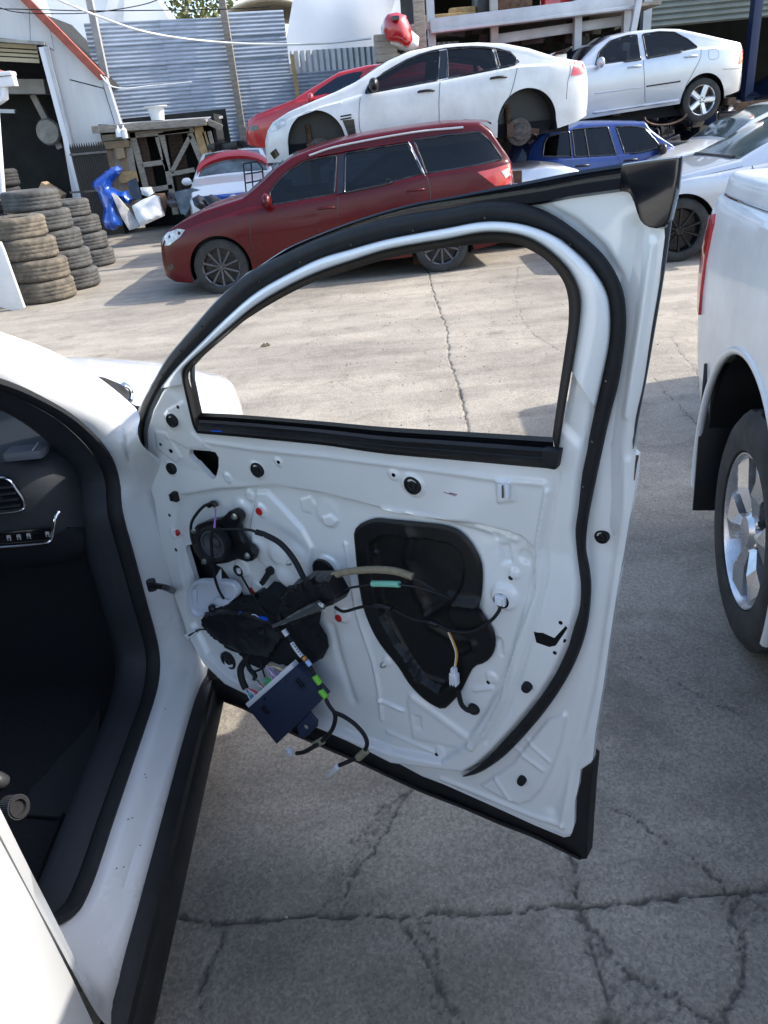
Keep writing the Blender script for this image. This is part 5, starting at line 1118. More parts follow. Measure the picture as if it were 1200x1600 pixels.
wg.patch('headlight', wg.tr([(246,388),(248,376),(257,366),(275,359),(288,360),(280,371),(262,385)]), m_head, off=.006); wg.patch('fog_lamp', wg.tr([(256,420),(268,414),(270,421),(260,427)]), m_gloss, off=.004)
wg.patch('tail_light', wg.tr([(746,269),(770,264),(800,256),(812,262),(815,282),(795,289),(775,291)]), m_tail, off=.006); wg.patch('reverse_lamp', wg.tr([(785,268),(797,263),(801,274),(793,279)]), m_head, off=.010)
for u_, z_ in wg.tr([(510,325),(650,297)]): wg.handle(u_, z_, m_red)
wg.mirror(*wg.tr([(418,318)])[0], m_red, (.12, .22, .17)); wg.line('rail_highlight', [(u, wg.Tz(u)-.055) for u in (wt[10][0]-.2, wt[12][0], wt[14][0], wt[16][0]+.2)], .014, m_beam, off=.012)  # pale rail tube, its tone also painting the bright highlight along the roof
us = [p[0] for p in wt]; wg.strip('windscreen', us[7]-.02, us[10]-.06, .93, m_glassl); wg.strip('rear_window', us[17]+.03, us[18]-.0, .9, m_glass)
b = MB(); ue = us[16]; sp_ = [arr((ue-.14, y, wg.Tz(ue)+.005-.10*abs(y)**2)) for y in np.linspace(-.60, .60, 13)]; rows = [np.array(sp_)+np.array([.24, 0, -.005]), np.array(sp_)+np.array([.22, 0, .035]), np.array(sp_)+np.array([0, 0, .012]), np.array(sp_)+np.array([0, 0, -.012])]
V, F_ = loft_geo(rows); fixn(mk('roof_spoiler', V, F_, m_red, wg.root, smooth=40, world=False))
for p, ra in (((345,419), .325), ((691,384), .325)): wg.wheel(*wg.tr([p])[0], .325, .21, 'multi', m_gun, spokes=10)
b = MB(); b.box((wg.u1-.02, 0, .42), (.05, .9, .16)); b.mk('grille', m_gloss, wg.root, world=False, bevel=.01)
b = MB(); b.box((wg.u1+.01, .0, .36), (.02, .52, .11)); b.mk('number_plate', m_nylon, wg.root, world=False)
# faint shapes inside: front seat seen as pale patches
_a = wg.tr([(478,300)], .05)[0][0]; wg.cut(_a, _a-1.0, .40, .48)
# ---- white sedan without wheels, up on the rack
ws = Car('white_sedan', 'white four door sedan without wheels, propped on a rack above the maroon wagon', (0, 10.95), (-1, -.01), (0, -1), .93, zroot=1.02)
wt = ws.tr([(437,253),(418,250),(412,236),(411,222),(416,204),(425,191)], .05)+ws.tr([(450,175),(487,159),(525,143),(556,128)], .1)+ws.tr([(583,110),(608,94),(642,79),(683,71),(704,68),(746,66),(787,68),(825,76),(862,89)], .22)+ws.tr([(892,93),(914,95)], .12)+ws.tr([(924,109),(932,142),(931,160),(924,178)], .03)
wb = ws.tr([(437,254),(470,250),(560,243),(700,226),(800,212),(868,202),(905,190),(924,180)])
belt = ws.tr([(415,200),(500,168),(565,149),(687,127),(808,104),(900,98),(924,110)])
ws.body(wt, wb, belt, [(*ws.tr([(495,223)])[0], .37), (*ws.tr([(824,190)])[0], .38)], m_wdirty, tumble=.42)
for p in ([(571,146),(577,131),(590,121),(615,106),(642,91),(665,82),(689,78),(684,125),(630,135)], [(700,121),(700,76),(740,73),(771,75),(777,106),(740,114)]): ws.window(ws.tr(p, .06))
ws.window(ws.tr([(781,105),(776,78),(790,79),(801,84),(808,93),(804,101)], .06))
ws.patch('door_pillar', ws.tr([(685,126),(689,78),(699,76),(698,122)], .06), m_gloss, off=.003)
ws.line('window_trim', ws.tr([(571,148),(630,137),(687,127),(777,108),(806,102),(811,93),(800,81),(775,74),(740,71),(690,75),(650,86),(615,104),(588,122),(571,146)], .06), .008, m_gloss, off=.003)
ws.line('door_gap', ws.tr([(563,152),(561,175),(562,200),(567,215)])); ws.line('door_gap', ws.tr([(688,128),(686,160),(687,215)])); ws.line('door_gap', ws.tr([(809,106),(800,140),(790,165),(778,190)])); ws.line('boot_gap', ws.tr([(893,95),(893,110),(888,130),(886,155)], .0), .003)
for u_, z_ in ws.tr([(666,142),(779,121)]): ws.handle(u_, z_, m_black)
ws.mirror(*ws.tr([(584,137)])[0], m_black, (.13, .24, .16))
ws.patch('headlight', ws.tr([(417,208),(424,193),(436,186),(449,183),(445,196),(430,204)]), m_head, off=.006)
ws.patch('tail_light', ws.tr([(902,94),(914,93),(924,112),(910,116),(894,118),(898,104)]), m_tail, off=.007); ws.patch('wing_vent', ws.tr([(535,188),(553,186),(557,214),(546,216)]), m_gloss, off=.004)
for dy in (0, 6): ws.line('vent_slot', ws.tr([(532,182+dy*.8),(549,179+dy*.8)]), .010, m_gloss, both=False)
us = [p[0] for p in wt]; ws.strip('windscreen', us[9]-.05, us[13]+.05, .92, m_glass); ws.strip('rear_window', us[16]-.02, us[18]+.05, .9, m_glass)
ws.patch('bumper_intake', ws.tr([(420,240),(430,232),(436,242),(427,250)]), m_gloss, off=.004)
for p in ((816,206), (500,238)): ws.hub(*ws.tr([p])[0], .165)
ue = us[19]; yy_ = np.linspace(-.62, .62, 15)
rows = [np.array([(u_, y, z_-.06*(abs(y)/.62)**3*0) for y in yy_]) for u_, z_ in ((ue+.20, ws.Tz(ue)+.075), (ue+.14, ws.Tz(ue)+.11), (ue-.06, ws.Tz(ue)+.155), (ue-.07, ws.Tz(ue)+.14), (ue+.05, ws.Tz(ue)+.075), (ue+.20, ws.Tz(ue)+.065))]
V, F_ = loft_geo([r_ for r_ in rows]); fixn(mk('boot_spoiler', V, F_, m_wdirty, ws.root, smooth=40, world=False))
for sd in (-1, 1): b = MB(); b.box((ue+.06, sd*.55, ws.Tz(ue)+.03), (.14, .04, .10)); b.mk('spoiler_foot', m_wdirty, ws.root, world=False)
_a = ws.tr([(640,120)], .05)[0]; ws.cut(_a[0], _a[0]-.95, _a[1]-.72, .42)
# ---- bright red car stacked behind it
rc = Car('red_hatchback', 'bright red car stacked behind the wheel-less white sedan, only nose and front window showing', (0, 13.0), (-1, 0), (0, -1), .88, zroot=1.15)
wt = rc.tr([(384,224),(381,208),(386,188),(399,179),(427,168)], .1)+rc.tr([(458,157),(487,138),(529,113),(575,102),(610,99)], .2); w0 = wt[-1]
wt += [(w0[0]-.5, w0[1]), (w0[0]-1.3, w0[1]-.15), (w0[0]-1.7, w0[1]-.45), (w0[0]-1.8, w0[1]-.9)]
uu0 = wt[0][0]; wb = [(uu0, wt[0][1]-.02), (uu0-.3, wt[0][1]-.1), (wt[-1][0], wt[-1][1]-.02)]
belt = rc.tr([(385,182),(460,160),(487,155),(558,130)]); belt += [(belt[-1][0]-2.0, belt[-1][1]+.12)]
rc.body(wt, wb, belt, [(uu0-.85, wt[0][1]+.06, .34)], m_bred, tumble=.4)
rc.patch('side_window', rc.tr([(487,150),(497,140),(525,121),(548,113),(567,111),(558,130),(520,145)], .05), m_glass); rc.mirror(*rc.tr([(487,158)])[0], m_bred)
rc.line('door_gap', rc.tr([(470,162),(468,180),(470,200)])); rc.patch('headlight', rc.tr([(384,203),(388,197),(402,196),(404,202),(392,205)]), m_gloss, off=.005)
us = [p[0] for p in wt]; rc.strip('windscreen', us[5], us[7], .92, m_glass); rc.wheel(uu0-.85, wt[0][1]+.02, .30, .19, 'multi', m_gun)
# ---- silver sedan on the right of the stack
ss = Car('silver_sedan', 'silver sedan stacked up high on the right with a five spoke alloy wheel', (0, 13.0), (-1, -.05), (0, -1), .86, zroot=1.15)
wt = ss.tr([(930,72),(956,56),(990,48),(1035,44),(1061,45),(1087,51),(1132,62)], .2)+ss.tr([(1160,66),(1168,71)], .12)+ss.tr([(1166,94),(1173,105),(1173,128),(1164,140)], .04)
w0 = wt[0]; wt = [(w0[0]+2.0, w0[1]-1.05), (w0[0]+2.02, w0[1]-.85), (w0[0]+1.9, w0[1]-.62), (w0[0]+1.2, w0[1]-.5), (w0[0]+.55, w0[1]-.42)]+wt
wb = ss.tr([(926,184),(1012,170),(1065,162),(1132,151),(1164,141)]); wb = [(w0[0]+2.0, w0[1]-1.1)]+wb
belt = ss.tr([(930,103),(1001,92),(1091,76),(1166,72)]); belt = [(w0[0]+2.0, belt[0][1]-.1)]+belt
wc = ss.tr([(1099,156)])[0]
ss.body(wt, wb, belt, [(wc[0], wc[1]+.02, .345), (wc[0]+2.6, wc[1]+.02, .345)], m_silver, tumble=.42)
for p in ([(930,102),(938,81),(957,63),(985,54),(1000,53),(1000,93)], [(1010,91),(1009,52),(1035,48),(1058,49),(1076,60),(1090,74),(1060,82)]): ss.window(ss.tr(p, .06))
ss.line('door_gap', ss.tr([(1006,94),(1007,125),(1009,160)])); ss.line('door_gap', ss.tr([(1097,76),(1094,92),(1082,115),(1072,135),(1068,152)])); ss.line('fuel_flap', ss.tr([(1108,78),(1122,77),(1123,90),(1109,92),(1108,79)], .0), .0025)
for u_, z_ in ss.tr([(992,104),(1080,88)]): ss.handle(u_, z_, m_silver)
ss.mirror(*ss.tr([(936,102)])[0], m_silver); ss.line('side_moulding', ss.tr([(1010,135),(1063,127)]), .012, m_gloss, off=.004); ss.line('side_moulding', ss.tr([(930,146),(1005,136)]), .010, m_silver, off=.004)
ss.line('sill_moulding', ss.tr([(928,176),(1010,164),(1062,156)]), .02, m_silver); ss.line('bumper_gap', ss.tr([(1130,108),(1150,107),(1170,104)]), .004)
ss.patch('tail_light', ss.tr([(1158,100),(1162,84),(1168,76),(1168,98)]), m_tail, off=.006); us = [p[0] for p in wt]; ss.strip('windscreen', us[4], us[6], .92, m_glass); ss.strip('rear_window', us[9]-.1, us[11]+.1, .9, m_glass)
ss.wheel(wc[0], wc[1], .305, .20, 'five', m_alloy, spokes=5); ss.wheel(wc[0]+2.6, wc[1], .305, .20, 'five', m_alloy, spokes=5)
_a = ss.tr([(975,85)], .05)[0]; ss.cut(_a[0], _a[0]-.9, _a[1]-.74, .38)
# ---- blue wagon on the ground below, facing right
bw = Car('blue_wagon', 'blue station wagon on the ground under the silver sedan, facing right', (0, 12.1), (1, .02), (0, -1), .84)
wt = bw.tr([(830,225),(846,209),(870,204),(896,199),(911,192),(960,190),(1009,190)], .18)+bw.tr([(1018,201),(1040,220),(1053,230)], .12)
w0 = wt[-1]; w9 = wt[0]; wt = [(w9[0]-.16, .45), (w9[0]-.15, .8), (w9[0]-.10, w9[1]-.3)]+wt+[(w0[0]+.5, w0[1]-.06), (w0[0]+.95, w0[1]-.22), (w0[0]+1.0, w0[1]-.5)]
wt = wt[::-1]; u1_, u0_ = wt[0][0], wt[-1][0]
belt = bw.tr([(821,254),(897,248),(962,244),(1033,231)]); belt += [(u1_, belt[-1][1]-.12)]
bw.body(wt, [(u1_, .32), (u0_, .34)], belt, [(u1_-.8, .33, .34), (u0_+.75, .33, .34)], m_blue, tumble=.36)
for p in ([(849,244),(853,224),(860,213),(893,205),(893,245)], [(898,245),(897,203),(925,200),(954,198),(963,242),(930,244)], [(976,240),(967,198),(990,197),(1011,200),(1030,226),(1030,231),(1000,238)]): bw.window(bw.tr(p, .05))
bw.line('window_divider', bw.tr([(917,202),(920,246)], .05), .012, m_gloss, off=.006); bw.line('door_gap', bw.tr([(893,248),(895,275),(896,300)])); bw.line('door_gap', bw.tr([(968,244),(971,268),(972,300)]))
for u_, z_ in bw.tr([(910,259),(986,250)]): bw.handle(u_, z_, m_black)
bw.mirror(*bw.tr([(1030,236)])[0], m_black, (.12, .22, .15)); bw.wheel(u1_-.8, .31, .31); bw.wheel(u0_+.75, .31, .31)
bw.strip('windscreen', bw.u1-1.5, bw.u1-1.1, .9, m_glass)
_a = bw.tr([(985,225)], .05)[0]; bw.cut(_a[0], _a[0]-.95, .46, .42)
# ---- pale silver car tucked behind the wagon's tail, only bonnet showing
pc = Car('pale_silver_car', 'pale silver car tucked behind the tail of the maroon wagon, only its bonnet showing', (0, 10.9), (1, .0), (0, -1), .86)
wt = pc.tr([(815,262),(850,257),(880,259),(900,264),(911,271)], .25); w9, w0 = wt[0], wt[-1]
wt = [(w9[0]-3.0, .4), (w9[0]-2.95, .85), (w9[0]-2.3, 1.0), (w9[0]-1.7, 1.30), (w9[0]-1.0, 1.32), (w9[0]-.35, 1.0)]+wt+[(w0[0]+.05, .62), (w0[0]+.06, .45)]; wt = wt[::-1]
pc.body(wt, [(wt[0][0], .3), (wt[-1][0], .32)], [(wt[0][0], .80), (wt[-1][0], .92)], [(wt[0][0]-.8, .32, .34), (wt[-1][0]+.8, .32, .34)], m_silver, tumble=.4)
pc.patch('headlight', [(wt[0][0]-.42, .62), (wt[0][0]-.40, .70), (wt[0][0]-.15, .72), (wt[0][0]-.05, .66), (wt[0][0]-.12, .60)], m_head, off=.006); pc.wheel(wt[0][0]-.8, .30, .31); pc.wheel(wt[-1][0]+.8, .30, .31)
# ---- silver-blue car with black wheels on the right, and a white one behind it
sc = Car('silver_coupe', 'silver car with black spoked wheels parked at the right, nose to the left', (0, 9.0), (-1, .06), (0, -1), .88)
wc = sc.tr([(1064,360)])[0]; mi = sc.tr([(1184,254)])[0]
wt = [(wc[0]+.85, .40), (wc[0]+.86, .55), (wc[0]+.75, .70), (wc[0]+.35, .84), (wc[0]-.2, .93)]+[(wc[0]-.62, 1.00), (wc[0]-1.0, 1.17), (wc[0]-1.45, 1.36), (wc[0]-2.0, 1.42), (wc[0]-2.5, 1.38), (wc[0]-3.1, 1.12), (wc[0]-3.5, 1.02), (wc[0]-3.62, .7), (wc[0]-3.6, .4)]
sc.body(wt, [(wt[0][0], .25), (wt[-1][0], .28)], [(wt[0][0], .72), (wc[0], .85), (wc[0]-1, .93), (wt[-1][0], 1.0)], [(wc[0], .34, .375), (wc[0]-2.7, .34, .375)], m_silver, tumble=.45)
sc.strip('windscreen', wc[0]-.60, wc[0]-1.40, .94, m_glassl); b = MB()
sc.patch('side_window', [(wc[0]-.95, .955), (wc[0]-1.25, 1.14), (wc[0]-1.55, 1.27), (wc[0]-2.0, 1.31), (wc[0]-2.0, .97)], m_glass); sc.patch('side_window', [(wc[0]-2.05, .97), (wc[0]-2.05, 1.31), (wc[0]-2.5, 1.27), (wc[0]-2.9, 1.07), (wc[0]-2.8, 1.0)], m_glass)
sc.line('door_gap', [(wc[0]-.72, .93), (wc[0]-.70, .6), (wc[0]-.66, .35)]); sc.line('bonnet_gap', [(wc[0]+.4, .80), (wc[0]-.2, .875), (wc[0]-.62, .93)], .003); sc.mirror(wc[0]-.98, .96, m_silver)
sc.patch('headlight', [(wt[0][0]-.08, .55), (wt[0][0]-.15, .66), (wt[0][0]-.5, .76), (wt[0][0]-.45, .62)], m_head, off=.006)
for u_ in (wc[0], wc[0]-2.7): sc.wheel(u_, .335, .335, .23, 'multi', m_blk_al, spokes=10, ins=.015)
b = MB(); b.tube([(wc[0]-.60, y, sc.Tz(wc[0]-.60)+.02) for y in np.linspace(-.6, .6, 9)], .018, 6); b.mk('wiper', m_black, sc.root, smooth=60, world=False)
wc2 = Car('white_hatchback', 'white car half hidden behind the silver car with black wheels, bonnet and windscreen showing', (0, 11.4), (-1, .03), (0, -1), .86)
u_ = wc2.tr([(1041,246)])[0][0]
wt = [(u_+.06, .45), (u_+.08, .70), (u_-.0, .86), (u_-.35, .97), (u_-.85, 1.06), (u_-1.2, 1.28), (u_-1.7, 1.46), (u_-2.4, 1.50), (u_-3.4, 1.40), (u_-3.8, 1.0), (u_-3.85, .4)]
wc2.body(wt, [(u_+.06, .28), (u_-3.85, .3)], [(u_+.1, .80), (u_-1, .93), (u_-3.8, 1.0)], [(u_-.75, .33, .35), (u_-3.2, .33, .35)], m_white, tumble=.4); wc2.strip('windscreen', u_-.90, u_-1.6, .93, m_glassl)
wc2.wheel(u_-.75, .31, .31); wc2.wheel(u_-3.2, .31, .31); wc2.patch('side_window', [(u_-1.25, 1.0), (u_-1.6, 1.30), (u_-2.2, 1.40), (u_-3.1, 1.33), (u_-3.3, 1.03)], m_glass)
# ---- dark car at the far right edge
dc = Car('dark_car', 'dark blue black car at the right edge under the roller door, headlight to the left', (0, 13.6), (-1, -.25), (0, -1), .88, zroot=.55)
u_ = dc.tr([(1146,185)])[0][0]
wt = [(u_, .42), (u_+.02, .62), (u_-.12, .76), (u_-.6, .88), (u_-1.1, .97), (u_-1.5, 1.2), (u_-2.0, 1.4), (u_-3.0, 1.42), (u_-4.0, 1.0), (u_-4.3, .6)]
dc.body(wt, [(u_, .2), (u_-4.3, .3)], [(u_, .65), (u_-1.2, .88), (u_-4.2, .95)], [(u_-.8, .32, .35)], m_darkcar, tumble=.42); dc.strip('windscreen', u_-1.15, u_-1.9, .92, m_glass); dc.wheel(u_-.8, .31, .31)
dc.patch('headlight', [(u_-.08, .55), (u_-.1, .66), (u_-.45, .75), (u_-.42, .60)], m_head, off=.006); b = MB(); b.box((u_+.03, -.05*dc.sg, .38), (.02, .42, .11)); b.mk('number_plate', m_nylon, dc.root, world=False)
# ---- white car facing us at the back left, red bumper lying on its windscreen
hc = Car('white_saloon', 'white saloon facing the camera at the back left with a blue strip over its grille', (-3.0, 17.6), (.08, -1), (1, 0), .92)
fx_ = float(np.dot(on_y(355, 310, 16.6)-hc.p0, hc.f)); cy = on_y(355, 300, 16.6)
hc.root.location.x = cy[0]+.0; hc.root.location.y = 18.3; ROOTW[hc.root.name] = arr(hc.root.location); u_ = 2.2
wt = [(u_, .38), (u_+.02, .62), (u_-.10, .76), (u_-.5, .90), (u_-1.15, 1.02), (u_-1.6, 1.28), (u_-2.05, 1.46), (u_-2.9, 1.49), (u_-3.6, 1.2), (u_-4.4, 1.1), (u_-4.6, .5)]
hc.body(wt, [(u_, .22), (u_-4.6, .3)], [(u_, .66), (u_-1.2, .9), (u_-4.5, 1.0)], [(u_-.85, .34, .36), (u_-3.7, .34, .36)], m_white, tumble=.44, ends=(.82, .8)); hc.strip('windscreen', u_-1.2, u_-1.98, .93, m_glassl)
for x in (u_-.85, u_-3.7): hc.wheel(x, .32, .32)
hc.mirror(u_-1.35, .95, m_white)
b = MB(); b.box((u_-.0, 0, .70), (.10, 1.35, .10)); b.mk('blue_strip', m_bblue, hc.root, world=False, bevel=.02)
b = MB(); b.box((u_+.015, 0, .54), (.05, 1.1, .17)); b.mk('grille', m_gloss, hc.root, world=False, bevel=.02)
b = MB(); b.lathe([(.001, .03), (.07, .02), (.10, .035), (.11, .02), (.11, 0)], (u_+.05, 0, .62), (1, 0, 0), 24); b.mk('badge', m_chrome, hc.root, smooth=40, world=False)
for sd in (-1, 1): hc.patch('headlight', [(u_-.10, .60), (u_-.12, .72), (u_-.5, .80), (u_-.45, .66)], m_head, off=.006, sides=[sd])
b = MB(); b.box((u_-1.65, .15, 1.40), (.02, .14, .16)); 
# red bumper cover draped over bonnet and windscreen
cx = hc.root.location; M_ = Matrix.Rotation(math.atan2(hc.f[1], hc.f[0]), 4, 'Z'); 
def hloc(u, y, z): p = M_ @ Vector((u, y, z)); return arr((p.x+cx.x, p.y+cx.y, p.z))
rows = []
for t in np.linspace(0, 1, 24):
    a = math.pi*(t); c = (u_-1.35-.35*math.sin(a), .72*math.cos(a)*1.02); zz = 1.04+.30*math.sin(a)
    rows.append([hloc(c[0]+du, c[1], zz+dz) for du, dz in ((.10, -.05), (.14, .03), (.02, .13), (-.05, .14), (-.06, .11), (.03, -.02))])
V, F_ = loft_geo([np.array(r_) for r_ in rows], True); F_ += [[0, 1, 2, 3, 4, 5][::-1], [23*6+i for i in range(6)]]; o = fixn(mk('car_bumper', V, F_, m_bred, None, smooth=50)); tag(o, 'bright red bumper cover lying across the windscreen of the white saloon', 'bumper')
b = MB()
random.seed(8)
for k in range(9): b.box(hloc(u_-2.4+random.uniform(-.4, .3), random.uniform(-.6, .6), 1.56+random.uniform(-.02, .04)), (random.uniform(.1, .4), random.uniform(.1, .3), random.uniform(.06, .16)), (math.cos(k), math.sin(k), .1), (-math.sin(k), math.cos(k), 0), (0, 0, 1))
o = b.mk('scrap_parts', m_black, None, kind='stuff', bevel=.01); o['label'] = 'black scrap parts heaped on the roof of the white saloon'

# ---- white utility truck at the right
UA = arr((math.sin(R_(12)), math.cos(R_(12)), 0)); UN = arr((-UA[1], UA[0], 0))        # towards its tail; towards us
UP = arr((1.124, 2.118, 0))                                                    # tyre face over the contact point
ut = Car('white_ute', 'white utility truck at the right edge, tail away from the camera, alloy wheel and mudflap', UP+UN*.045, -UA, UN, .92, cat='ute')
wcu = (float(np.dot(UP-ut.p0, ut.f)), .385)
tail = ut.tr([(1093,340),(1090,480),(1088,560),(1100,600)], .02); top_ = ut.tr([(1112,262),(1107,275),(1098,300)], .10)
tu = tail[0][0]; UZ = top_[0][1]
us_tail = tu
wt = [(us_tail+4.95, .5), (us_tail+4.97, .85), (us_tail+4.8, 1.02), (us_tail+3.9, 1.12), (us_tail+3.4, 1.45), (us_tail+3.0, 1.82), (us_tail+2.2, 1.90), (us_tail+.94, 1.86), (us_tail+.90, UZ+.03), (us_tail+.6, UZ+.02), (us_tail+.10, UZ+.01), (us_tail+.03, UZ-.06), (us_tail+.0, .85), (us_tail+.03, .62)]
ut.body(wt, [(us_tail+4.95, .40), (us_tail+1.6, .42), (us_tail+.5, .46), (us_tail+.03, .55)], [(us_tail+5, .98), (us_tail+1.5, UZ-.07), (us_tail, UZ-.07)], [(wcu[0], .44, .51), (wcu[0]+3.1, .44, .51)], m_wdirty, tumble=.25, ends=(.85, .93), plan_len=.35, crown=.02)
ut.patch('side_window', [(us_tail+1.5, UZ+.03), (us_tail+1.55, 1.70), (us_tail+2.8, 1.70), (us_tail+3.3, UZ+.06)], m_glass)
ut.line('tub_seam', ut.tr([(1104,306),(1130,318),(1160,330),(1200,345),(1260,372)], .0), .006, m_gloss); ut.line('tub_seam', ut.tr([(1176,345),(1190,322),(1205,300)], .0), .005, m_rust)
ut.patch('tail_light', ut.tr([(1099,337),(1107,335),(1108,350),(1103,395),(1098,450),(1094,492),(1090,480),(1091,400)], .0), m_tail, off=.010, step=.03)
# tyre and rim of the rear wheel, two-piece deep alloy with eight twisted spokes
def ute_wheel(u, sd, det=True):
    r, w = .385, .255; c = arr((u, sd*(.92-.045-w/2), .385)); A_ = arr((0, sd, 0)); rr = .250; prof = [(rr, w*.40), (rr*1.03, w*.485), (r*.72, w*.50), (r*.86, w*.51), (r*.93, w*.47), (r*.985, w*.40)]
    N = 120; rows = []
    for k in range(N):
        a = 2*math.pi*k/N; d = arr((math.cos(a), 0, math.sin(a))); row = [c+d*p+A_*h for p, h in prof]
        for j, h in enumerate(np.linspace(.38, -.38, 23)):
            g = .0
            if j in (5, 6, 11, 16, 17): g = .010
            elif ((k+(j//3)*2) % 5 == 0): g = .006
            if j < 3 and (k % 5 == 0 or k % 5 == 1): g = .009
            row.append(c+d*(r-g)+A_*w*h)
        row += [c+d*p+A_*h for p, h in [(r*.98, -w*.42), (r*.86, -w*.5), (rr, -w*.45)]]; rows.append(np.array(row))
    V, F_ = loft_geo(rows+[rows[0]]); b = MB(); b.lathe([(rr*.93, -w*.4), (rr*.88, 0), (rr*.90, w*.2), (rr*.93, w*.40), (rr*.985, w*.46), (rr*1.0, w*.46), (rr*1.0, w*.40)], c, A_, 64)
    wo_ = b.mk('wheel', m_alloy, ut.root, smooth=40, world=False); fixn(mk('tyre', V, F_, m_tyre, wo_, smooth=25, world=False))
    b = MB(); b.lathe([(rr*.9, -w*.05), (.001, -w*.05)], c, A_, 40); b.mk('wheel_backing', m_gun, wo_, world=False); b = MB(); b.lathe([(rr*.6, w*.02), (rr*.6, w*.06), (.001, w*.06)], c, A_, 30); b.mk('brake_drum', m_rust, wo_, world=False)
    for k in range(6):
        b = MB(); a = 2*math.pi*k/6+.25
        def P(rad, an, h): return c+arr((math.cos(an), 0, math.sin(an)))*rad+A_*h
        # split spoke: narrow waist, wide facetted outer end
        q = [P(rr*.22, a-.30, w*.33), P(rr*.22, a+.30, w*.33), P(rr*.55, a+.24, w*.385), P(rr*.93, a+.36, w*.40), P(rr*.95, a-.10, w*.41), P(rr*.93, a-.34, w*.40), P(rr*.55, a-.20, w*.385)]
        mid = [P(rr*.25, a, w*.40), P(rr*.60, a+.03, w*.475), P(rr*.90, a+.02, w*.445)]
        V = q+mid+[p-A_*.03 for p in q]; n = 7
        Fq = [[0, 1, 7], [1, 2, 8, 7], [2, 3, 9, 8], [3, 4, 9], [4, 5, 9], [5, 6, 8, 9], [6, 0, 7, 8]]+[[i, (i+1) % n, 10+(i+1) % n, 10+i] for i in range(n)]
        b.add(V, Fq); b.mk('spoke', m_alloy, wo_, smooth=20, world=False)
        b = MB(); an = a+math.pi/6; b.lathe([(.012, 0), (.012, .018), (.001, .022)], P(rr*.27, an, w*.30), A_, 8); b.mk('wheel_nut', m_chrome, wo_, smooth=30, world=False)
    b = MB(); b.lathe([(rr*.24, w*.28), (rr*.24, w*.38), (rr*.19, w*.44), (.001, w*.45)], c, A_, 28); b.mk('centre_cap', m_alloy, wo_, smooth=30, world=False)
for sd in (ut.sg, -ut.sg):
    ute_wheel(wcu[0], sd); ute_wheel(wcu[0]+3.1, sd)
# mudflap and arch lining behind the rear wheel
fl = ut.tr([(1108,640),(1121,600),(1128,560),(1150,575),(1140,640),(1120,768),(1117,776),(1088,776),(1083,770),(1084,758)], .05)
for sd in (ut.sg, -ut.sg):
    b = MB(); b.box((wcu[0]-.50, sd*.80, .50), (.012, .24, .56), (1, 0, .10), (0, 1, 0), (-.10, 0, 1)); b.mk('mudflap', m_black, ut.root, world=False, bevel=.004)
b = MB(); b.tube([(wcu[0]+.515*math.cos(t), ut.sg*.915, .44+.515*math.sin(t)) for t in np.linspace(-.25, math.pi+.25, 40)], .014, 8); b.mk('arch_lip', m_wdirty, ut.root, smooth=60, world=False)
# tailgate top and bumper
b = MB(); b.box((us_tail+.02, 0, .56), (.12, 1.5, .14)); b.mk('rear_bumper', m_chrome, ut.root, world=False, bevel=.02)
# ================================================================== the yard's surroundings
def bar_thing(name, label, cat, a, b_, w, h, ma, group=None, bevel=0):
    m_ = MB(); m_.bar(a, b_, w, h); o = m_.mk(name, ma, None, bevel=bevel); return tag(o, label, cat, group)
# ---- workshop on the left: gable wall with an open roller door
YB = 19.0
ws_ = thing('workshop', 'light grey gabled workshop on the left with an open roller door and orange barge board', 'building', tuple(on_y(100, 340, YB)*[1, 1, 0]))
def wy(x, y, Y=YB): return on_y(x, y, Y)
tb_ = arr((0, .16, 0))
def wall(px, Y=YB, ma=m_lbuild, nm='cladding_sheet', th=.12): m_ = MB(); m_.prism([wy(x, y, Y) for x, y in px], (0, th, 0)); return m_.mk(nm, ma, ws_)
wall([(-160,-130),(-20,-58),(-12,58),(-150,50)]); wall([(-19,-57),(38,-2),(45,4),(47,64),(-11,58)], YB+.01)
wall([(46,4),(76,36),(84,78),(71,70),(48,66)], YB+.0)
wall([(77,37),(100,60),(122,222),(128,262),(135,345),(120,345),(73,72),(85,80)], YB+.012)
wall([(101,61),(157,117),(162,137),(103,122)], YB+.0); wall([(104,124),(162,139),(184,210),(186,345),(136,345),(122,222)], YB+.02)
m_ = MB(); m_.prism([wy(x, y, YB-.06) for x, y in ((157,117),(165,121),(190,200),(190,345),(184,345),(182,200))], (0, .2, 0)); m_.mk('corner_board', m_beam, ws_)
m_ = MB(); m_.bar(wy(-30, -72, YB-.1), wy(160, 121, YB-.1), .15, .13, (0, -1, 0)); m_.mk('barge_board', m_orangeb, ws_)
m_ = MB(); m_.bar(wy(66, 74, YB-.08), wy(129, 312, YB-.08), .11, .14, (0, -1, 0)); m_.mk('door_jamb', m_nylon, ws_)
m_ = MB(); m_.bar(wy(73, 73, YB-.05), wy(136, 312, YB-.05), .07, .2, (0, -1, 0)); m_.mk('door_jamb', m_beam, ws_)
m_ = MB(); m_.bar(wy(-160, 52, YB-.04), wy(70, 68, YB-.04), .06, .14, (0, -1, 0)); m_.mk('lintel', m_junk, ws_)
for k in range(4): m_ = MB(); m_.bar(wy(-160, 62+k*7, YB+.25), wy(58+k*1.2, 75+k*6.5, YB+.25), .10, .05, (0, -1, 0)); m_.mk('roller_slat', m_cream, ws_)
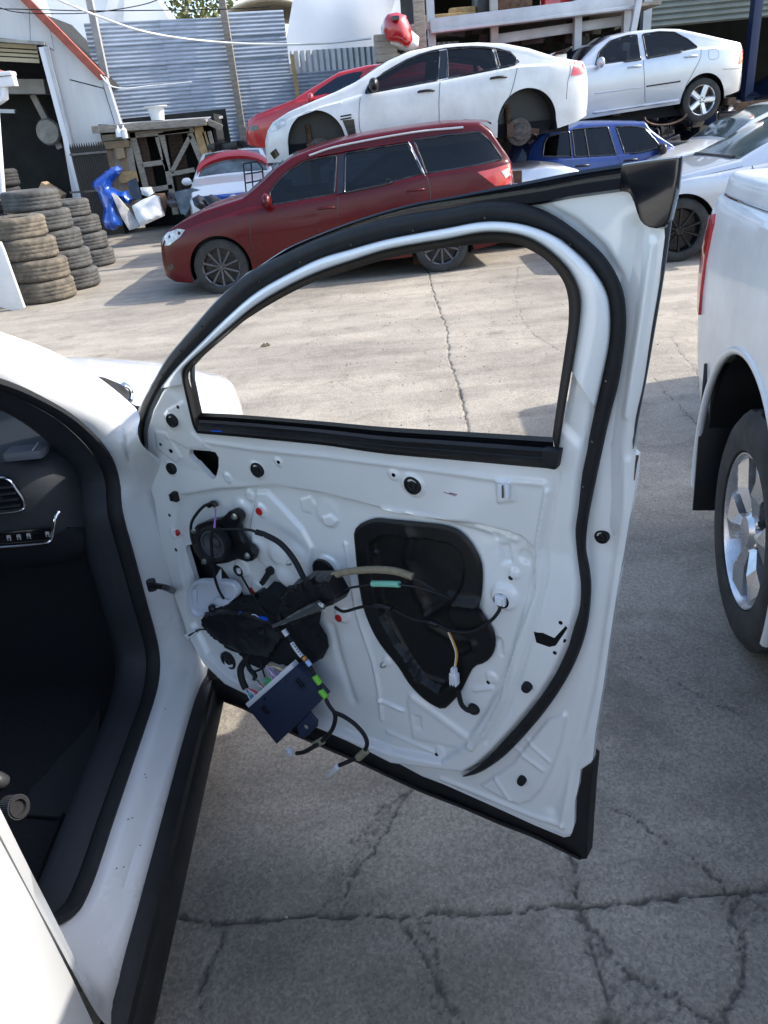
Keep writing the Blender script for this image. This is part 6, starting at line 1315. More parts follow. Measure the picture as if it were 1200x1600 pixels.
ca, cb = wy(38,-2)-arr((0,0,.2)), wy(157,117)-arr((.1,0,.3)); m_ = MB(); m_.prism([(-29.7, YB+2.9, 0), (-5.6, YB+2.9, 0), (-5.6, YB+2.9, wy(175,170)[2]), (cb[0], YB+2.9, cb[2]), (ca[0], YB+2.9, ca[2]), (-29.7, YB+2.9, ca[2]+2)], (0, .1, 0)); m_.mk('back_wall', m_dark, ws_); m_ = MB(); m_.box((-5.62, YB+1.5, wy(170,130)[2]/2-.1), (.1, 2.7, wy(170,130)[2]-.2)); m_.mk('side_wall', m_dark, ws_)
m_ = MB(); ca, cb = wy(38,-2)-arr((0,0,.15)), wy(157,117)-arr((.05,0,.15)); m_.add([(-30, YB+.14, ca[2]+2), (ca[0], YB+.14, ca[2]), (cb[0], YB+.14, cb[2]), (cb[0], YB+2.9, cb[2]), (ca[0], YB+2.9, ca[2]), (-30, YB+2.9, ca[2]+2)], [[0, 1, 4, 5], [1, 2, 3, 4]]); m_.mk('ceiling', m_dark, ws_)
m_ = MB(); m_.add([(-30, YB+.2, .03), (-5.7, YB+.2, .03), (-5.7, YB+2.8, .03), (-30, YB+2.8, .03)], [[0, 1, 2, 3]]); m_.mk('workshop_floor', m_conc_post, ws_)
m_ = MB(); m_.add([wy(-160,-130,YB)+arr((0,0,0)), wy(157,117,YB), wy(157,117,YB)+arr((-.15,1.0,0)), wy(-160,-130,YB)+arr((0,1.0,0))], [[0,1,2,3]]); m_.mk('roof', m_beam, ws_)
m_ = MB(); m_.bar(wy(-100,135,YB+2), wy(75,136,YB+2), .5, .3); m_.mk('crane_beam', m_conc_post, ws_)
m_ = MB(); m_.bar(wy(52,148,YB+2.4), wy(95,232,YB+2.4), .14, .14); m_.mk('brace', m_conc_post, ws_)
m_ = MB(); m_.lathe([(.001, .1), (.26, .08), (.30, 0), (.001, 0)], wy(76, 206, YB+2.2), (0, -1, 0), 20); o = m_.mk('wall_fan', m_junk, None); tag(o, 'round grey fan hanging inside the dark workshop doorway', 'fan')
m_ = MB(); m_.bar(wy(-60,172,YB+1.5), wy(24,174,YB+1.5), .12, .08); o = m_.mk('strip_light', m_beam, None); tag(o, 'unlit strip light hanging inside the workshop doorway', 'light')
random.seed(21)
for k, (x, y, w_, h_, mm, lb) in enumerate(((84,282,.75,.5,m_bblue,'blue plastic crate low inside the workshop doorway'), (66,268,.35,.8,m_junk,'grey upright part standing inside the workshop doorway'), (40,262,1.2,.7,m_darkcar,'dark engine block on the workshop floor left of the grey upright part'), (15,258,1.0,1.0,m_dark,'dark cabinet at the back left of the workshop'))):
    p = wy(x, y, YB+2+k*.6); m_ = MB(); m_.box((p[0], p[1], h_/2+.03), (w_, .6, h_)); m_.box((p[0]+w_*.1, p[1]-.1, h_+.1), (w_*.5, .35, .2)); o = m_.mk(('crate', 'spare_part', 'engine_block', 'cabinet')[k], mm, None, bevel=.03); tag(o, lb, ('crate', 'car part', 'engine', 'cabinet')[k])
for a_, e_, lb in (((66,290),(98,310),'long brown carton leaning in the workshop doorway, the upper one'), ((60,312),(76,306),'short brown carton at the foot of the workshop doorway')):
    m_ = MB(); m_.bar(wy(*a_, YB-.6), wy(*e_, YB-.6), .35, .20); o = m_.mk('carton', m_paper, None, bevel=.01); tag(o, lb, 'carton')
# eave of a nearer lean-to at the left edge
lt = thing('gutter_corner', 'white gutter corner with downpipe poking in at the left edge before the workshop', 'gutter', (-6.6, 12, 0))
g = on_y(10, 128, 12); m_ = MB(); m_.box((g[0]-.5, 12, g[2]), (1.25, .14, .12)); m_.box((g[0]-.52, 12, g[2]+.09), (1.29, .2, .05)); m_.mk('gutter', m_nylon, lt, bevel=.01)
m_ = MB(); m_.tube([on_y(6,134,12), on_y(7,152,12), on_y(0,156,12), on_y(-8,160,12)], .055, 10); m_.tube([on_y(-8,160,12), on_y(5,330,12)], .05, 10); m_.mk('downpipe', m_nylon, lt, smooth=50); 
m_ = MB(); m_.add([on_y(20,120,12), on_y(-90,100,12), on_y(-90,80,13), on_y(16,114,13)], [[0,1,2,3]]); m_.mk('tile_edge', m_orangeb, lt)
# ---- black palisade gate
gt = thing('palisade_gate', 'black steel palisade gate between the workshop and the timber shed', 'gate', tuple(on_y(140, 350, 17.6)*[1, 1, 0]))
for k in range(15):
    t = k/14; a_ = on_y(110+t*52, 231-t*4, 17.6+t*.3); m_ = MB(); m_.bar((a_[0], a_[1], .06), (a_[0], a_[1], a_[2]), .045, .02, (0, 1, 0)); m_.add([(a_[0]-.022, a_[1], a_[2]), (a_[0]+.022, a_[1], a_[2]), (a_[0], a_[1], a_[2]+.09)], [[0, 1, 2]]); m_.mk('paling', m_black, gt)
for y in (241, 300): m_ = MB(); m_.bar(on_y(109, y+1, 17.55), on_y(166 if y < 250 else 178, y-4, 17.85), .06, .04); m_.mk('rail', m_gun, gt)
# ---- corrugated boundary wall
FP = arr((-7.4, 19.9, 0)); FE = arr((.94, .34, 0)); FE /= np.linalg.norm(FE); FN = arr((FE[1], -FE[0], 0))     # fence line: origin, direction, towards the camera
def on_f(x, y, d=0.0): return on_pl(x, y, FP+FN*d, FN)
def fs(x, y): P = on_f(x, y); return float(np.dot(P-FP, FE)), float(P[2])
cw = thing('corrugated_fence', 'tall blue grey corrugated steel fence across the back of the yard', 'fence', tuple(on_f(300, 330)*[1, 1, 0]))
def corr_sheet(x0, x1, z0, z1, d=0.0, ma=m_corr, horiz=True, pitch=.085, amp=.0075, name='steel_sheet', par=None, tilt=0.0):
    def pt(s_, z, a): return tuple(FP+FE*s_+FN*(d+a)+arr((0, 0, z+tilt*(s_-x0))))
    V = []
    if horiz:
        zz = np.arange(z0, z1, pitch/4); n = len(zz)
        for x in (x0, (x0+x1)/2, x1): V += [pt(x, z, amp*math.sin(2*math.pi*(z-z0)/pitch)) for z in zz]
    else:
        xx = np.arange(x0, x1, pitch/4); n = len(xx)
        for z in (z0, (z0+z1)/2, z1): V += [pt(x, z, amp*math.sin(2*math.pi*(x-x0)/pitch)) for x in xx]
    F_ = [[j*n+i, j*n+i+1, (j+1)*n+i+1, (j+1)*n+i] for j in range(2) for i in range(n-1)]
    return mk(name, V, F_, ma, par, smooth=60)
L_, R0, R1, R2 = fs(150,60)[0], fs(357,60)[0], fs(447,60)[0], fs(585,130)[0]
zm = fs(360,125)[1]
random.seed(4)
for (xa, xb) in ((L_-.2, (L_+R0)/2), ((L_+R0)/2-.05, R0), (R0+.02, R1)):
    tp = fs(300 if xa < R0 else 400, 31 if xa < R0 else 19)[1]; nz_ = 3
    for k in range(nz_): corr_sheet(xa, xb, zm-.02+(tp-zm)*k/nz_, zm+.03+(tp-zm)*(k+1)/nz_, .02*k+random.uniform(0, .012), par=cw, tilt=random.uniform(-.004, .006))
xs_ = np.linspace(L_-1.0, R2+2.5, 8)
for i in range(7):
    for k, (za, zb) in enumerate(((0.02, 1.15), (1.12, 2.25), (2.22, zm+.06))): corr_sheet(xs_[i], xs_[i+1]+.06, za, zb, .06+.008*((i+k) % 3), par=cw, tilt=random.uniform(-.003, .003))
corr_sheet(R1+.05, R2+2.5, fs(520,122)[1], fs(520,76)[1], .0, ma=mat('pale_ribbed_steel', (.48, .50, .52), .5, .3, var=(2, .12)), horiz=False, pitch=.16, amp=.025, par=cw)
for px, ma_, w_ in ((((138,-30),(141,0),(163,122)), m_conc_post, .14), (((344,-40),(346,0),(368,126)), m_timber, .15)):
    a_, e_ = on_f(*px[1], .25), on_f(*px[2], .25); m_ = MB(); m_.bar((e_[0], e_[1], 0.02), (a_[0], a_[1], a_[2]+1.5), w_, w_, (0, 1, 0)); o = m_.mk('pole', ma_, None)
    tag(o, 'grey pole standing at the left end of the corrugated fence' if ma_ == m_conc_post else 'timber pole standing against the middle of the corrugated fence', 'pole')
e_ = on_f(470,152,.3); a_ = on_f(456,85,.3); m_ = MB(); m_.bar((e_[0], e_[1], .02), (a_[0], a_[1], a_[2]), .10, .10, (0, 1, 0)); o = m_.mk('fence_post', m_timbery, None); tag(o, 'short yellowish timber post at the right end of the corrugated fence', 'post')
# ---- white marquee roofs and tarpaulin behind the fence
def cloth(name, label, quad, n=30, amp=.12, cat='tarpaulin', sc=.9):
    A, B_, C_, D_ = [arr(q) for q in quad]; V = []
    nrm = np.cross(B_-A, D_-A); nrm /= np.linalg.norm(nrm)
    for i in range(n+1):
        for j in range(n+1):
            s_, t_ = i/n, j/n; p = (A*(1-s_)+B_*s_)*(1-t_)+(D_*(1-s_)+C_*s_)*t_
            V.append(p+nrm*(amp*math.sin(s_*9+t_*2.5+math.sin(t_*5))*.5*t_+noise.noise(Vector((p[0]*sc, p[1]*sc, p[2]*sc)))*amp))
    F_ = [[i*(n+1)+j, i*(n+1)+j+1, (i+1)*(n+1)+j+1, (i+1)*(n+1)+j] for i in range(n) for j in range(n)]
    # a hem along all four edges gives the sheet its thickness
    o = mk(name, V, F_, m_tarp, None, smooth=60); return tag(o, label, cat if label else None)
cloth('tarpaulin', 'white tarpaulin hung above the fence right of the beige arched roof', [on_y(470,-70,25.2), on_y(640,-80,25.2), on_y(590,95,25.2), on_y(440,100,25.2)])
cloth('tarpaulin', 'white tarpaulin filling the top of the picture behind the timber racking', [on_y(600,-90,27), on_y(800,-90,27), on_y(780,80,27), on_y(560,90,27)])
mq = thing('marquee', 'big white marquee behind the left end of the corrugated fence', 'tent', (-13, 29, 0))
def mq_part(nm, px, Y): 
    m_ = MB(); m_.prism([on_y(x, y, Y) for x, y in px], (0, .15, 0)); return m_.mk(nm, m_tarp, mq)
o = cloth('marquee_side', '', [on_y(40,-90,29), on_y(190,-90,29), on_y(280,55,29), on_y(120,140,29)], amp=.08); OFF[o.name] = arr(o.location)-arr(mq.location); o.parent = mq; o.location = o.location-mq.location
o = cloth('marquee_roof', '', [on_y(180,-30,28.6), on_y(230,-30,30), on_y(280,36,30), on_y(150,58,28.6)], amp=.05); o.parent = mq; o.location = o.location-mq.location
ar_ = thing('arched_roof', 'beige arched shed roof behind the middle of the corrugated fence', 'building', tuple(on_y(400, 20, 30)*[1, 1, 0]))
for k in range(10):
    Yk = 30+k*.6; c = on_y(415, 30, 30); m_ = MB(); m_.tube([(c[0]+1.9*math.cos(a)*1.1, Yk, c[2]-.9+1.45*math.sin(a)) for a in np.linspace(0, math.pi, 20)], .07, 6); m_.mk('roof_hoop', m_beige, ar_, smooth=60)
V, F_ = loft_geo([np.array([(c[0]+1.85*math.cos(a)*1.1, Yk, c[2]-.9+1.4*math.sin(a)) for a in np.linspace(0, math.pi, 20)]) for Yk in (30, 36)]); mk('roof_skin', V, F_, m_beige, ar_, smooth=60)
m_ = MB(); m_.box((c[0], 33, (c[2]-.9)/2), (3.9, 5.8, c[2]-.9)); m_.mk('wall', m_beige, ar_)
# ---- tree above the fence
tr_ = thing('tree', 'green yellowish tree showing above the corrugated fence at the top left', 'tree', (-12.5, 47, 0))
random.seed(11); tc_ = on_y(285, 10, 47); m_ = MB(); m_.tube([(tc_[0], 47, 0), (tc_[0]+.2, 47, 3), (tc_[0], 47.2, tc_[2])], [.35, .25, .08], 8)
for k in range(9):
    a = k*.7; m_.tube([(tc_[0], 47, 3+k*.35), (tc_[0]+math.cos(a)*1.6, 47+math.sin(a)*1.4, 4.8+k*.4)], [.1, .03], 5)
m_.mk('trunk', m_bark, tr_)
V = []; F_ = []
for k in range(9000):
    while True:
        p = np.array([random.uniform(-1, 1), random.uniform(-1, 1), random.uniform(-1, 1)])
        if (p**2).sum() < 1: break
    q = arr((tc_[0], 47, tc_[2]-.6))+p*arr((4.6, 3.6, 2.9)); 
    if noise.noise(Vector(q*.75)) < -.02: continue
    d = np.array([random.gauss(0, 1) for _ in range(3)]); d /= np.linalg.norm(d); e2 = np.cross(d, [random.gauss(0, 1) for _ in range(3)]); e2 /= np.linalg.norm(e2); s_ = random.uniform(.08, .17); i0 = len(V)
    V += [q-d*s_, q+e2*s_*.6, q+d*s_, q-e2*s_*.6]; F_.append([i0, i0+1, i0+2, i0+3])
mk('crown', V, F_, m_leaf, tr_)
# ---- overhead cables
def cable(label, px, Y, r, ma=m_cable):
    Ys = Y if hasattr(Y, '__len__') else [Y]*len(px); m_ = MB(); m_.tube(smooth_pts([on_y(x, y, Q) for (x, y), Q in zip(px, Ys)], 40), r, 6); o = m_.mk('overhead_cable', ma, None, smooth=60); tag(o, label, 'cable')
cable('thick white cable sagging across the fence from top left to the red front end', [(60,-12),(92,0),(150,24),(220,48),(300,62),(400,69),(500,68),(580,60)], [17,17,17.5,18,18.5,19,19,19], .022)
cable('thin black cable crossing the top of the workshop wall', [(-40,13),(60,15),(140,17),(250,16),(360,14),(420,10)], 18, .010, m_matte)
cable('second thin black cable looping just below the first at the top left', [(0,12),(20,18),(60,21),(140,20),(220,8),(260,-6)], 18, .009, m_matte)
cable('thin white cable looping down from the workshop corner to the fence', [(157,117),(168,130),(178,136),(200,138),(235,134),(300,128)], 18.4, .014)
# ---- timber lean-to shed
YS = 18.4
sh = thing('timber_shed', 'weathered timber shed with wire screened doors below the corrugated fence', 'shed', tuple(on_y(240, 350, YS)*[1, 1, 0]))
def sb(a_, e_, w_, ma=m_timber, nm='frame_timber', Y=YS, d=.06): m_ = MB(); m_.bar(on_y(*a_, Y), on_y(*e_, Y), w_, d, (0, -1, 0)); return m_.mk(nm, ma, sh, bevel=.006)
r0, r1 = on_y(142, 199, YS-.25), on_y(322, 186, YS-.25); r2, r3 = r1+arr((.2, 1.5, .08)), r0+arr((-.1, 1.35, .08))
m_ = MB(); m_.add([r0, r1, r2, r3, r0-arr((0, 0, .05)), r1-arr((0, 0, .05)), r2-arr((0, 0, .05)), r3-arr((0, 0, .05))], [[0, 1, 2, 3], [4, 5, 6, 7], [0, 1, 5, 4], [1, 2, 6, 5], [2, 3, 7, 6], [3, 0, 4, 7]]); m_.mk('roof_sheet', m_beam, sh)
sb((144,203), (322,190), .14, m_timber, 'fascia', YS-.26); sb((320,188), (347,200), .12, m_timber, 'fascia', YS-.1)
sb((160,216), (305,201), .12); sb((206,205), (230,300), .13); sb((252,207), (275,335), .13); sb((246,214), (262,268), .10); sb((297,208), (322,270), .12)
sb((222,258), (258,253), .10); sb((236,297), (270,291), .10); sb((268,272), (304,265), .09); sb((298,212), (268,270), .09); sb((255,208), (297,203), .07); sb((309,196), (326,262), .20, m_timbery); sb((318,206), (332,250), .08, m_timbery); sb((327,205), (338,250), .08, m_timber)
for k, (xa, ya, xb, yb, mm) in enumerate(((158,222,176,345,m_timber), (168,222,187,345,m_ply), (178,222,197,345,m_timber), (189,221,208,345,m_ply), (199,220,219,345,m_timber))): sb((xa, ya), (xb, yb), .17, mm, 'wall_board', YS-.03-.01*(k % 2), .025)
sb((157,228), (202,224), .14, m_ply, 'wall_board', YS-.10); sb((186,278), (215,275), .22, m_timbery, 'wall_board', YS-.10, .02); m_ = MB(); m_.prism([on_y(x, y, YS-.12) for x, y in ((178,228),(192,226),(196,246),(183,249))], (0, .01, 0)); m_.mk('old_poster', m_paper, sh)
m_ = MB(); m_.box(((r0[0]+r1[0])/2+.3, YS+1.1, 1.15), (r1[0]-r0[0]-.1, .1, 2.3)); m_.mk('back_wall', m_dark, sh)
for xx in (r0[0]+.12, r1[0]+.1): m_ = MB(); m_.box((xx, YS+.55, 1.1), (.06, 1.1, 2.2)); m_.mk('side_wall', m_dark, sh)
# wire mesh in the doors
for (xa, ya, xb, yb) in ((215,212,245,298), (262,212,300,300)):
    a_, e_ = on_y(xa, ya, YS+.03), on_y(xb, yb, YS+.03); m_ = MB()
    for t in np.linspace(0, 1, 13): m_.bar((a_[0]+(e_[0]-a_[0])*t, YS+.03, a_[2]), (a_[0]+(e_[0]-a_[0])*t, YS+.03, e_[2]), .006, .006, (0, 1, 0))
    for t in np.linspace(0, 1, 16): m_.bar((a_[0], YS+.035, a_[2]+(e_[2]-a_[2])*t), (e_[0], YS+.035, a_[2]+(e_[2]-a_[2])*t), .006, .006)
    m_.mk('wire_mesh', m_rust, sh, kind='stuff')
m_ = MB(); c = on_y(247, 188, YS+.7); m_.lathe([(.14, 0), (.14, .02), (.18, .24), (.25, .26), (.25, .28), (.15, .28), (.13, .05), (.001, .05)], c, (0, 0, 1), 24); o = m_.mk('vent_cowl', m_lbuild, None, smooth=35); tag(o, 'pale flared plastic cowl standing on the shed roof', 'vent')
m_ = MB(); m_.lathe([(.001, 0), (.07, .0), (.06, .13), (.02, .17), (.02, .22)], on_y(187,214,YS-.35), (0, 0, 1), 14); o = m_.mk('plastic_jug', m_nylon, None, smooth=40); tag(o, 'small white jug hanging under the shed eave, the left one', 'jug')
m_ = MB(); m_.lathe([(.001, 0), (.06, .0), (.06, .16), (.02, .20), (.02, .25)], on_y(196,216,YS-.35), (0, 0, 1), 14); o = m_.mk('plastic_jug', m_nylon, None, smooth=40); tag(o, 'small white jug hanging under the shed eave, the right one', 'jug')
# ---- scrap leaning before the gate and shed
def panel(name, label, cat, px, Y0, Y1, ma, th=.05, bulge=.06, nz=.02):
    """dented sheet, traced outline, leaning from depth Y0 (top) to Y1 (foot)"""
    q = np.array(px, float); y0_, y1_ = q[:, 1].min(), q[:, 1].max(); V_, T_ = cdt_fill(q, [], 5, 4); dd = dist_poly(V_, q, True); P = []
    for (x, y), d in zip(V_, dd):
        Y = Y0+(Y1-Y0)*(y-y0_)/(y1_-y0_); P.append(on_y(x, y, Y-bulge*math.sqrt(min(1, d/10))-nz*noise.noise(Vector((x*.12, y*.12, Y0)))*2))
    P = np.array(P); n_ = len(P); Pb = P+np.array([0, th+bulge, 0]); FF = [list(t) for t in T_]+[[i+n_ for i in t][::-1] for t in T_]+[[a, b_, b_+n_, a+n_] for a, b_ in boundary_edges(T_)]
    o = fixn(mk(name, np.vstack([P, Pb]), FF, ma, None, smooth=45)); return tag(o, label, cat)
panel('car_bumper', 'bright blue bumper cover standing on end against the black gate', 'bumper', [(145,284),(172,262),(183,259),(189,265),(186,272),(175,284),(172,292),(186,300),(197,298),(204,312),(200,320),(188,312),(180,322),(184,340),(188,352),(178,360),(166,358),(160,345),(162,325),(152,300),(144,292)], 16.9, 16.5, m_bblue, bulge=.16)
panel('grey_panel', 'narrow grey triangular panel leaning against the blue bumper', 'panel', [(174,302),(182,306),(220,350),(218,355),(202,360),(190,340)], 16.4, 15.8, m_junk, bulge=.02)
panel('loose_bumper', 'dirty white bumper panel on the ground beside the grey triangular panel', 'panel', [(206,322),(222,312),(240,305),(247,308),(255,338),(240,345),(220,354),(212,340)], 16.3, 15.8, m_wdirty, bulge=.12)
panel('screen_panel', 'dark blue glass panel leaning on the shed boards', 'panel', [(198,284),(212,278),(222,310),(208,314)], 18.0, 17.8, m_darkcar, bulge=.01)
panel('headlamp_unit', 'loose headlamp unit on the heap beside the white panel', 'lamp', [(219,293),(236,292),(240,302),(232,308),(222,304)], 17.2, 17.0, m_head, bulge=.08)
panel('spare_fender', 'rusty brown metal part propped at the foot of the shed door', 'car part', [(240,303),(256,302),(262,315),(256,335),(249,337),(244,318)], 17.5, 17.3, m_rust, bulge=.06)
panel('glass_pane', 'green tinted glass pane leaning near the white saloon', 'glass', [(272,300),(300,294),(318,298),(322,312),(300,318),(290,336),(282,334)], 16.4, 16.0, m_glassl, bulge=.02)
panel('mirror_housing', 'black mirror housing on the scrap before the white saloon', 'mirror', [(300,310),(308,305),(322,312),(330,324),(316,330),(304,322)], 15.6, 15.4, m_black, bulge=.10)
panel('wiper_cowl', 'black wedge shaped cowl panel before the white saloon', 'panel', [(318,308),(330,304),(352,316),(356,323),(330,322)], 15.5, 15.3, m_black, bulge=.04)
m_ = MB(); YW = 14.6
for a_, e_ in (((380,256),(385,303)), ((380,256),(402,252)), ((402,252),(410,262)), ((410,262),(412,290)), ((383,272),(410,268)), ((384,286),(411,281)), ((392,254),(396,300)), ((385,303),(414,290))): m_.tube([on_y(*a_, YW), on_y(*e_, YW)], .014, 6)
o = m_.mk('wire_stand', m_black, None, smooth=60); tag(o, 'black wire rack standing right of the white saloon bonnet', 'rack')
random.seed(31); m_ = MB()
for k in range(26):
    x, y = random.uniform(268, 345), random.uniform(318, 334); p = on_z(x, y, .05)*[1, 1, 0]+arr((0, -.0, random.uniform(.06, .3))); p[1] = min(p[1], 17.6); a = random.uniform(0, 3); m_.box(on_y(x, y-random.uniform(0, 14), 16.6+random.uniform(-.3, .5)), (random.uniform(.1, .4), random.uniform(.05, .2), random.uniform(.04, .16)), (math.cos(a), math.sin(a), .3), (-math.sin(a), math.cos(a), 0), (-.3*math.cos(a), -.3*math.sin(a), 1))
o = m_.mk('scrap_heap', m_gun, None, kind='stuff'); o['label'] = 'heap of small grey scrap between the shed and the white saloon'
# ---- front end of a car standing on timber cribbing
fe = thing('front_end_section', 'red and white car front end perched on timber blocks above the white sedan', 'car part', tuple(on_y(628, 90, 12.6)*[1, 1, 0]+arr((0, 0, 2.6))))
def fpanel(nm, px, Y, ma, bulge=.15):
    q = np.array(px, float); V_, T_ = cdt_fill(q, [], 5, 4); dd = dist_poly(V_, q, True); P = np.array([on_y(x, y, Y-bulge*math.sqrt(min(1, d/14))) for (x, y), d in zip(V_, dd)]); n_ = len(P); Pb = P+np.array([0, .12+bulge, 0])
    FF = [list(t) for t in T_]+[[i+n_ for i in t][::-1] for t in T_]+[[a, b_, b_+n_, a+n_] for a, b_ in boundary_edges(T_)]; return fixn(mk(nm, np.vstack([P, Pb]), FF, ma, fe, smooth=45))
fpanel('bumper_skin', [(596,40),(603,24),(616,20),(634,25),(640,45),(655,58),(654,72),(640,82),(622,78),(606,78),(599,60)], 12.9, m_wdirty); fpanel('red_bonnet_section', [(601,30),(606,22),(620,19),(634,24),(642,44),(645,62),(638,74),(622,66),(606,64),(600,48)], 12.68, m_bred, .16)
fpanel('grille_insert', [(612,25),(624,24),(624,31),(613,32)], 12.42, m_gloss, .02); fpanel('lower_frame', [(606,78),(630,78),(652,82),(640,95),(612,96)], 12.9, m_black, .05)
for k in range(4):
    m_ = MB(); m_.bar(on_y(584+k, 62+k*10, 12.9), on_y(612+k*4, 60+k*10, 12.9), .22, .10); o = m_.mk('timber_block', m_timber, None, bevel=.008); tag(o, ('top', 'second', 'third', 'lowest')[k]+' timber block in the crib under the red and white front end', 'timber', 'timber blocks under the front end')
# ---- open sided racking and workshop at the back right
rk = thing('storage_racking', 'tall steel storage racking with grey beams behind the stacked cars', 'racking', tuple(on_y(830, 250, 15.5)*[1, 1, 0]))
YR = 15.0
def rb(a_, e_, w_, h_, ma=m_beam, nm='beam', Y=YR): m_ = MB(); m_.bar(on_y(*a_, Y), on_y(*e_, Y), w_, h_); return m_.mk(nm, ma, rk, bevel=.01)
rb((672,42), (1000,2), .12, .22); rb((674,50), (1000,10), .10, .05, m_beam, 'beam_lip', YR-.1); rb((772,62), (980,31), .08, .15, m_beam, 'beam', YR+.4); rb((640,45), (675,40), .08, .12, m_timber, 'beam')
rb((1003,-30), (988,52), .12, .10, m_beam, 'diagonal_brace', YR-.2)
for x in (674, 772, 902, 978):
    a_ = on_y(x, 45, YR+.2); m_ = MB(); m_.box((a_[0], a_[1], 2.4), (.12, .14, 4.8)); m_.mk('upright', m_beam if x != 772 else m_conc_post, rk)
e_ = on_y(658, 80, 13.6); m_ = MB(); m_.box((e_[0], 13.6, 2.6), (.16, .16, 5.6)); o = m_.mk('timber_post', m_timber, None, bevel=.01); tag(o, 'rough timber post right of the red and white front end', 'post')
random.seed(14)
def dpx(x): return on_y(x, 100, YR+1.0)[0]
m_ = MB(); zsf = on_y(830, 22, YR)[2]; m_.box(((dpx(680)+dpx(1000))/2, YR+1.2, zsf), (dpx(1000)-dpx(680), 2.2, .05)); m_.mk('shelf', m_timber, rk)
goods = [('timber plank lying at the left end of the top rack shelf', 'timber_plank', 'timber', (720,6), (1.3, .3, .14), m_timbery), ('dark car battery box on the top rack shelf right of the plank', 'battery_box', 'box', (765,0), (.5, .4, .35), m_black), ('rusty gearbox on the top rack shelf', 'gearbox', 'car part', (800,-2), (.6, .5, .4), m_rust), ('red plastic light cluster on the top rack shelf', 'lamp_cluster', 'lamp', (870,-8), (.45, .3, .25), m_tail), ('grey engine cover on the top rack shelf near its right end', 'engine_cover', 'car part', (925,-14), (.8, .5, .28), m_gun), ('black box on the top rack shelf beside the diagonal brace', 'box', 'box', (968,-14), (.5, .4, .3), m_black)]
for lb, nm, ct, (x, y), (a1, a2, a3), mm in goods:
    p = on_y(x, y, YR+.5); m_ = MB(); m_.box((p[0], YR+.6, zsf+.03+a3/2), (a1, a2, a3), (1, .1, 0), (-.1, 1, 0), (0, 0, 1)); m_.box((p[0]+a1*.1, YR+.6, zsf+.03+a3+.04), (a1*.5, a2*.6, .08)); o = m_.mk(nm, mm, None, bevel=.02); tag(o, lb, ct)
# contents under the beams, in the dark
zs2 = on_y(830, 90, YR)[2]; m_ = MB(); m_.box(((dpx(690)+dpx(990))/2, YR+1.4, zs2-.35), (dpx(990)-dpx(690), 2.2, .05)); m_.mk('shelf', m_timber, rk)
m_ = MB(); 
for k in range(70):
    x = random.uniform(dpx(690), dpx(985)); a = random.uniform(0, 3.1); m_.box((x, YR+random.uniform(.7, 2.0), zs2-.2+random.uniform(-.1, .9)*random.random()), (random.uniform(.15, .5), random.uniform(.15, .4), random.uniform(.1, .3)), (math.cos(a), math.sin(a), .2), (-math.sin(a), math.cos(a), 0), (-.2*math.cos(a), -.2*math.sin(a), 1))
o = m_.mk('spare_parts', mat('mixed_scrap', (.07, .062, .055), .6, .3, var=(2.5, .7), col2=(.02, .02, .022)), None, kind='stuff', bevel=.012); o['label'] = 'jumble of used spare parts piled on the lower rack shelf'
# the open shed behind, with its roller door
gb = thing('back_workshop', 'dark open workshop behind the stacked cars with a grey roller door at the top right', 'building', (9, 19, 0))
YD = 17.5; x0_, x1_ = on_y(1003, 40, YD)[0], 22.0; zr = on_y(1020, 44, YD)[2]
for k in range(15):
    z = zr+k*.10; m_ = MB(); m_.add([(x0_, YD, z), (x1_, YD, z), (x1_, YD-.035, z+.03), (x0_, YD-.035, z+.03), (x1_, YD-.035, z+.06), (x0_, YD-.035, z+.06), (x1_, YD, z+.098), (x0_, YD, z+.098)], [[0, 1, 2, 3], [3, 2, 4, 5], [5, 4, 6, 7]]); m_.mk('roller_slat', m_roller, gb)
m_ = MB(); m_.box((x0_+.05, YD-.05, zr+1), (.16, .2, 2.6)); m_.mk('door_guide', m_beam, gb)
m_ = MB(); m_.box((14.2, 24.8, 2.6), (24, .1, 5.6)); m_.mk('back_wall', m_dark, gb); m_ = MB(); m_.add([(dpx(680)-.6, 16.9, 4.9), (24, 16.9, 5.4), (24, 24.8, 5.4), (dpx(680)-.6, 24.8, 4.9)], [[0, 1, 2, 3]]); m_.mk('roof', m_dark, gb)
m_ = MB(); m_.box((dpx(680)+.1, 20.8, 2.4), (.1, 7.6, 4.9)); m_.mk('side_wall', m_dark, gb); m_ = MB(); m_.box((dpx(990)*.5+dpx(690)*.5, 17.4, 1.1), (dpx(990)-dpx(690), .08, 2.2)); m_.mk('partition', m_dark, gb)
e_ = on_y(1173, 90, 16.8); m_ = MB(); m_.box((e_[0], 16.8, 2.2), (.16, .2, 4.4)); o = m_.mk('blue_post', mat('navy_steel', (.012, .022, .07), .5), None, bevel=.01); tag(o, 'dark blue steel post right of the silver sedan boot', 'post')
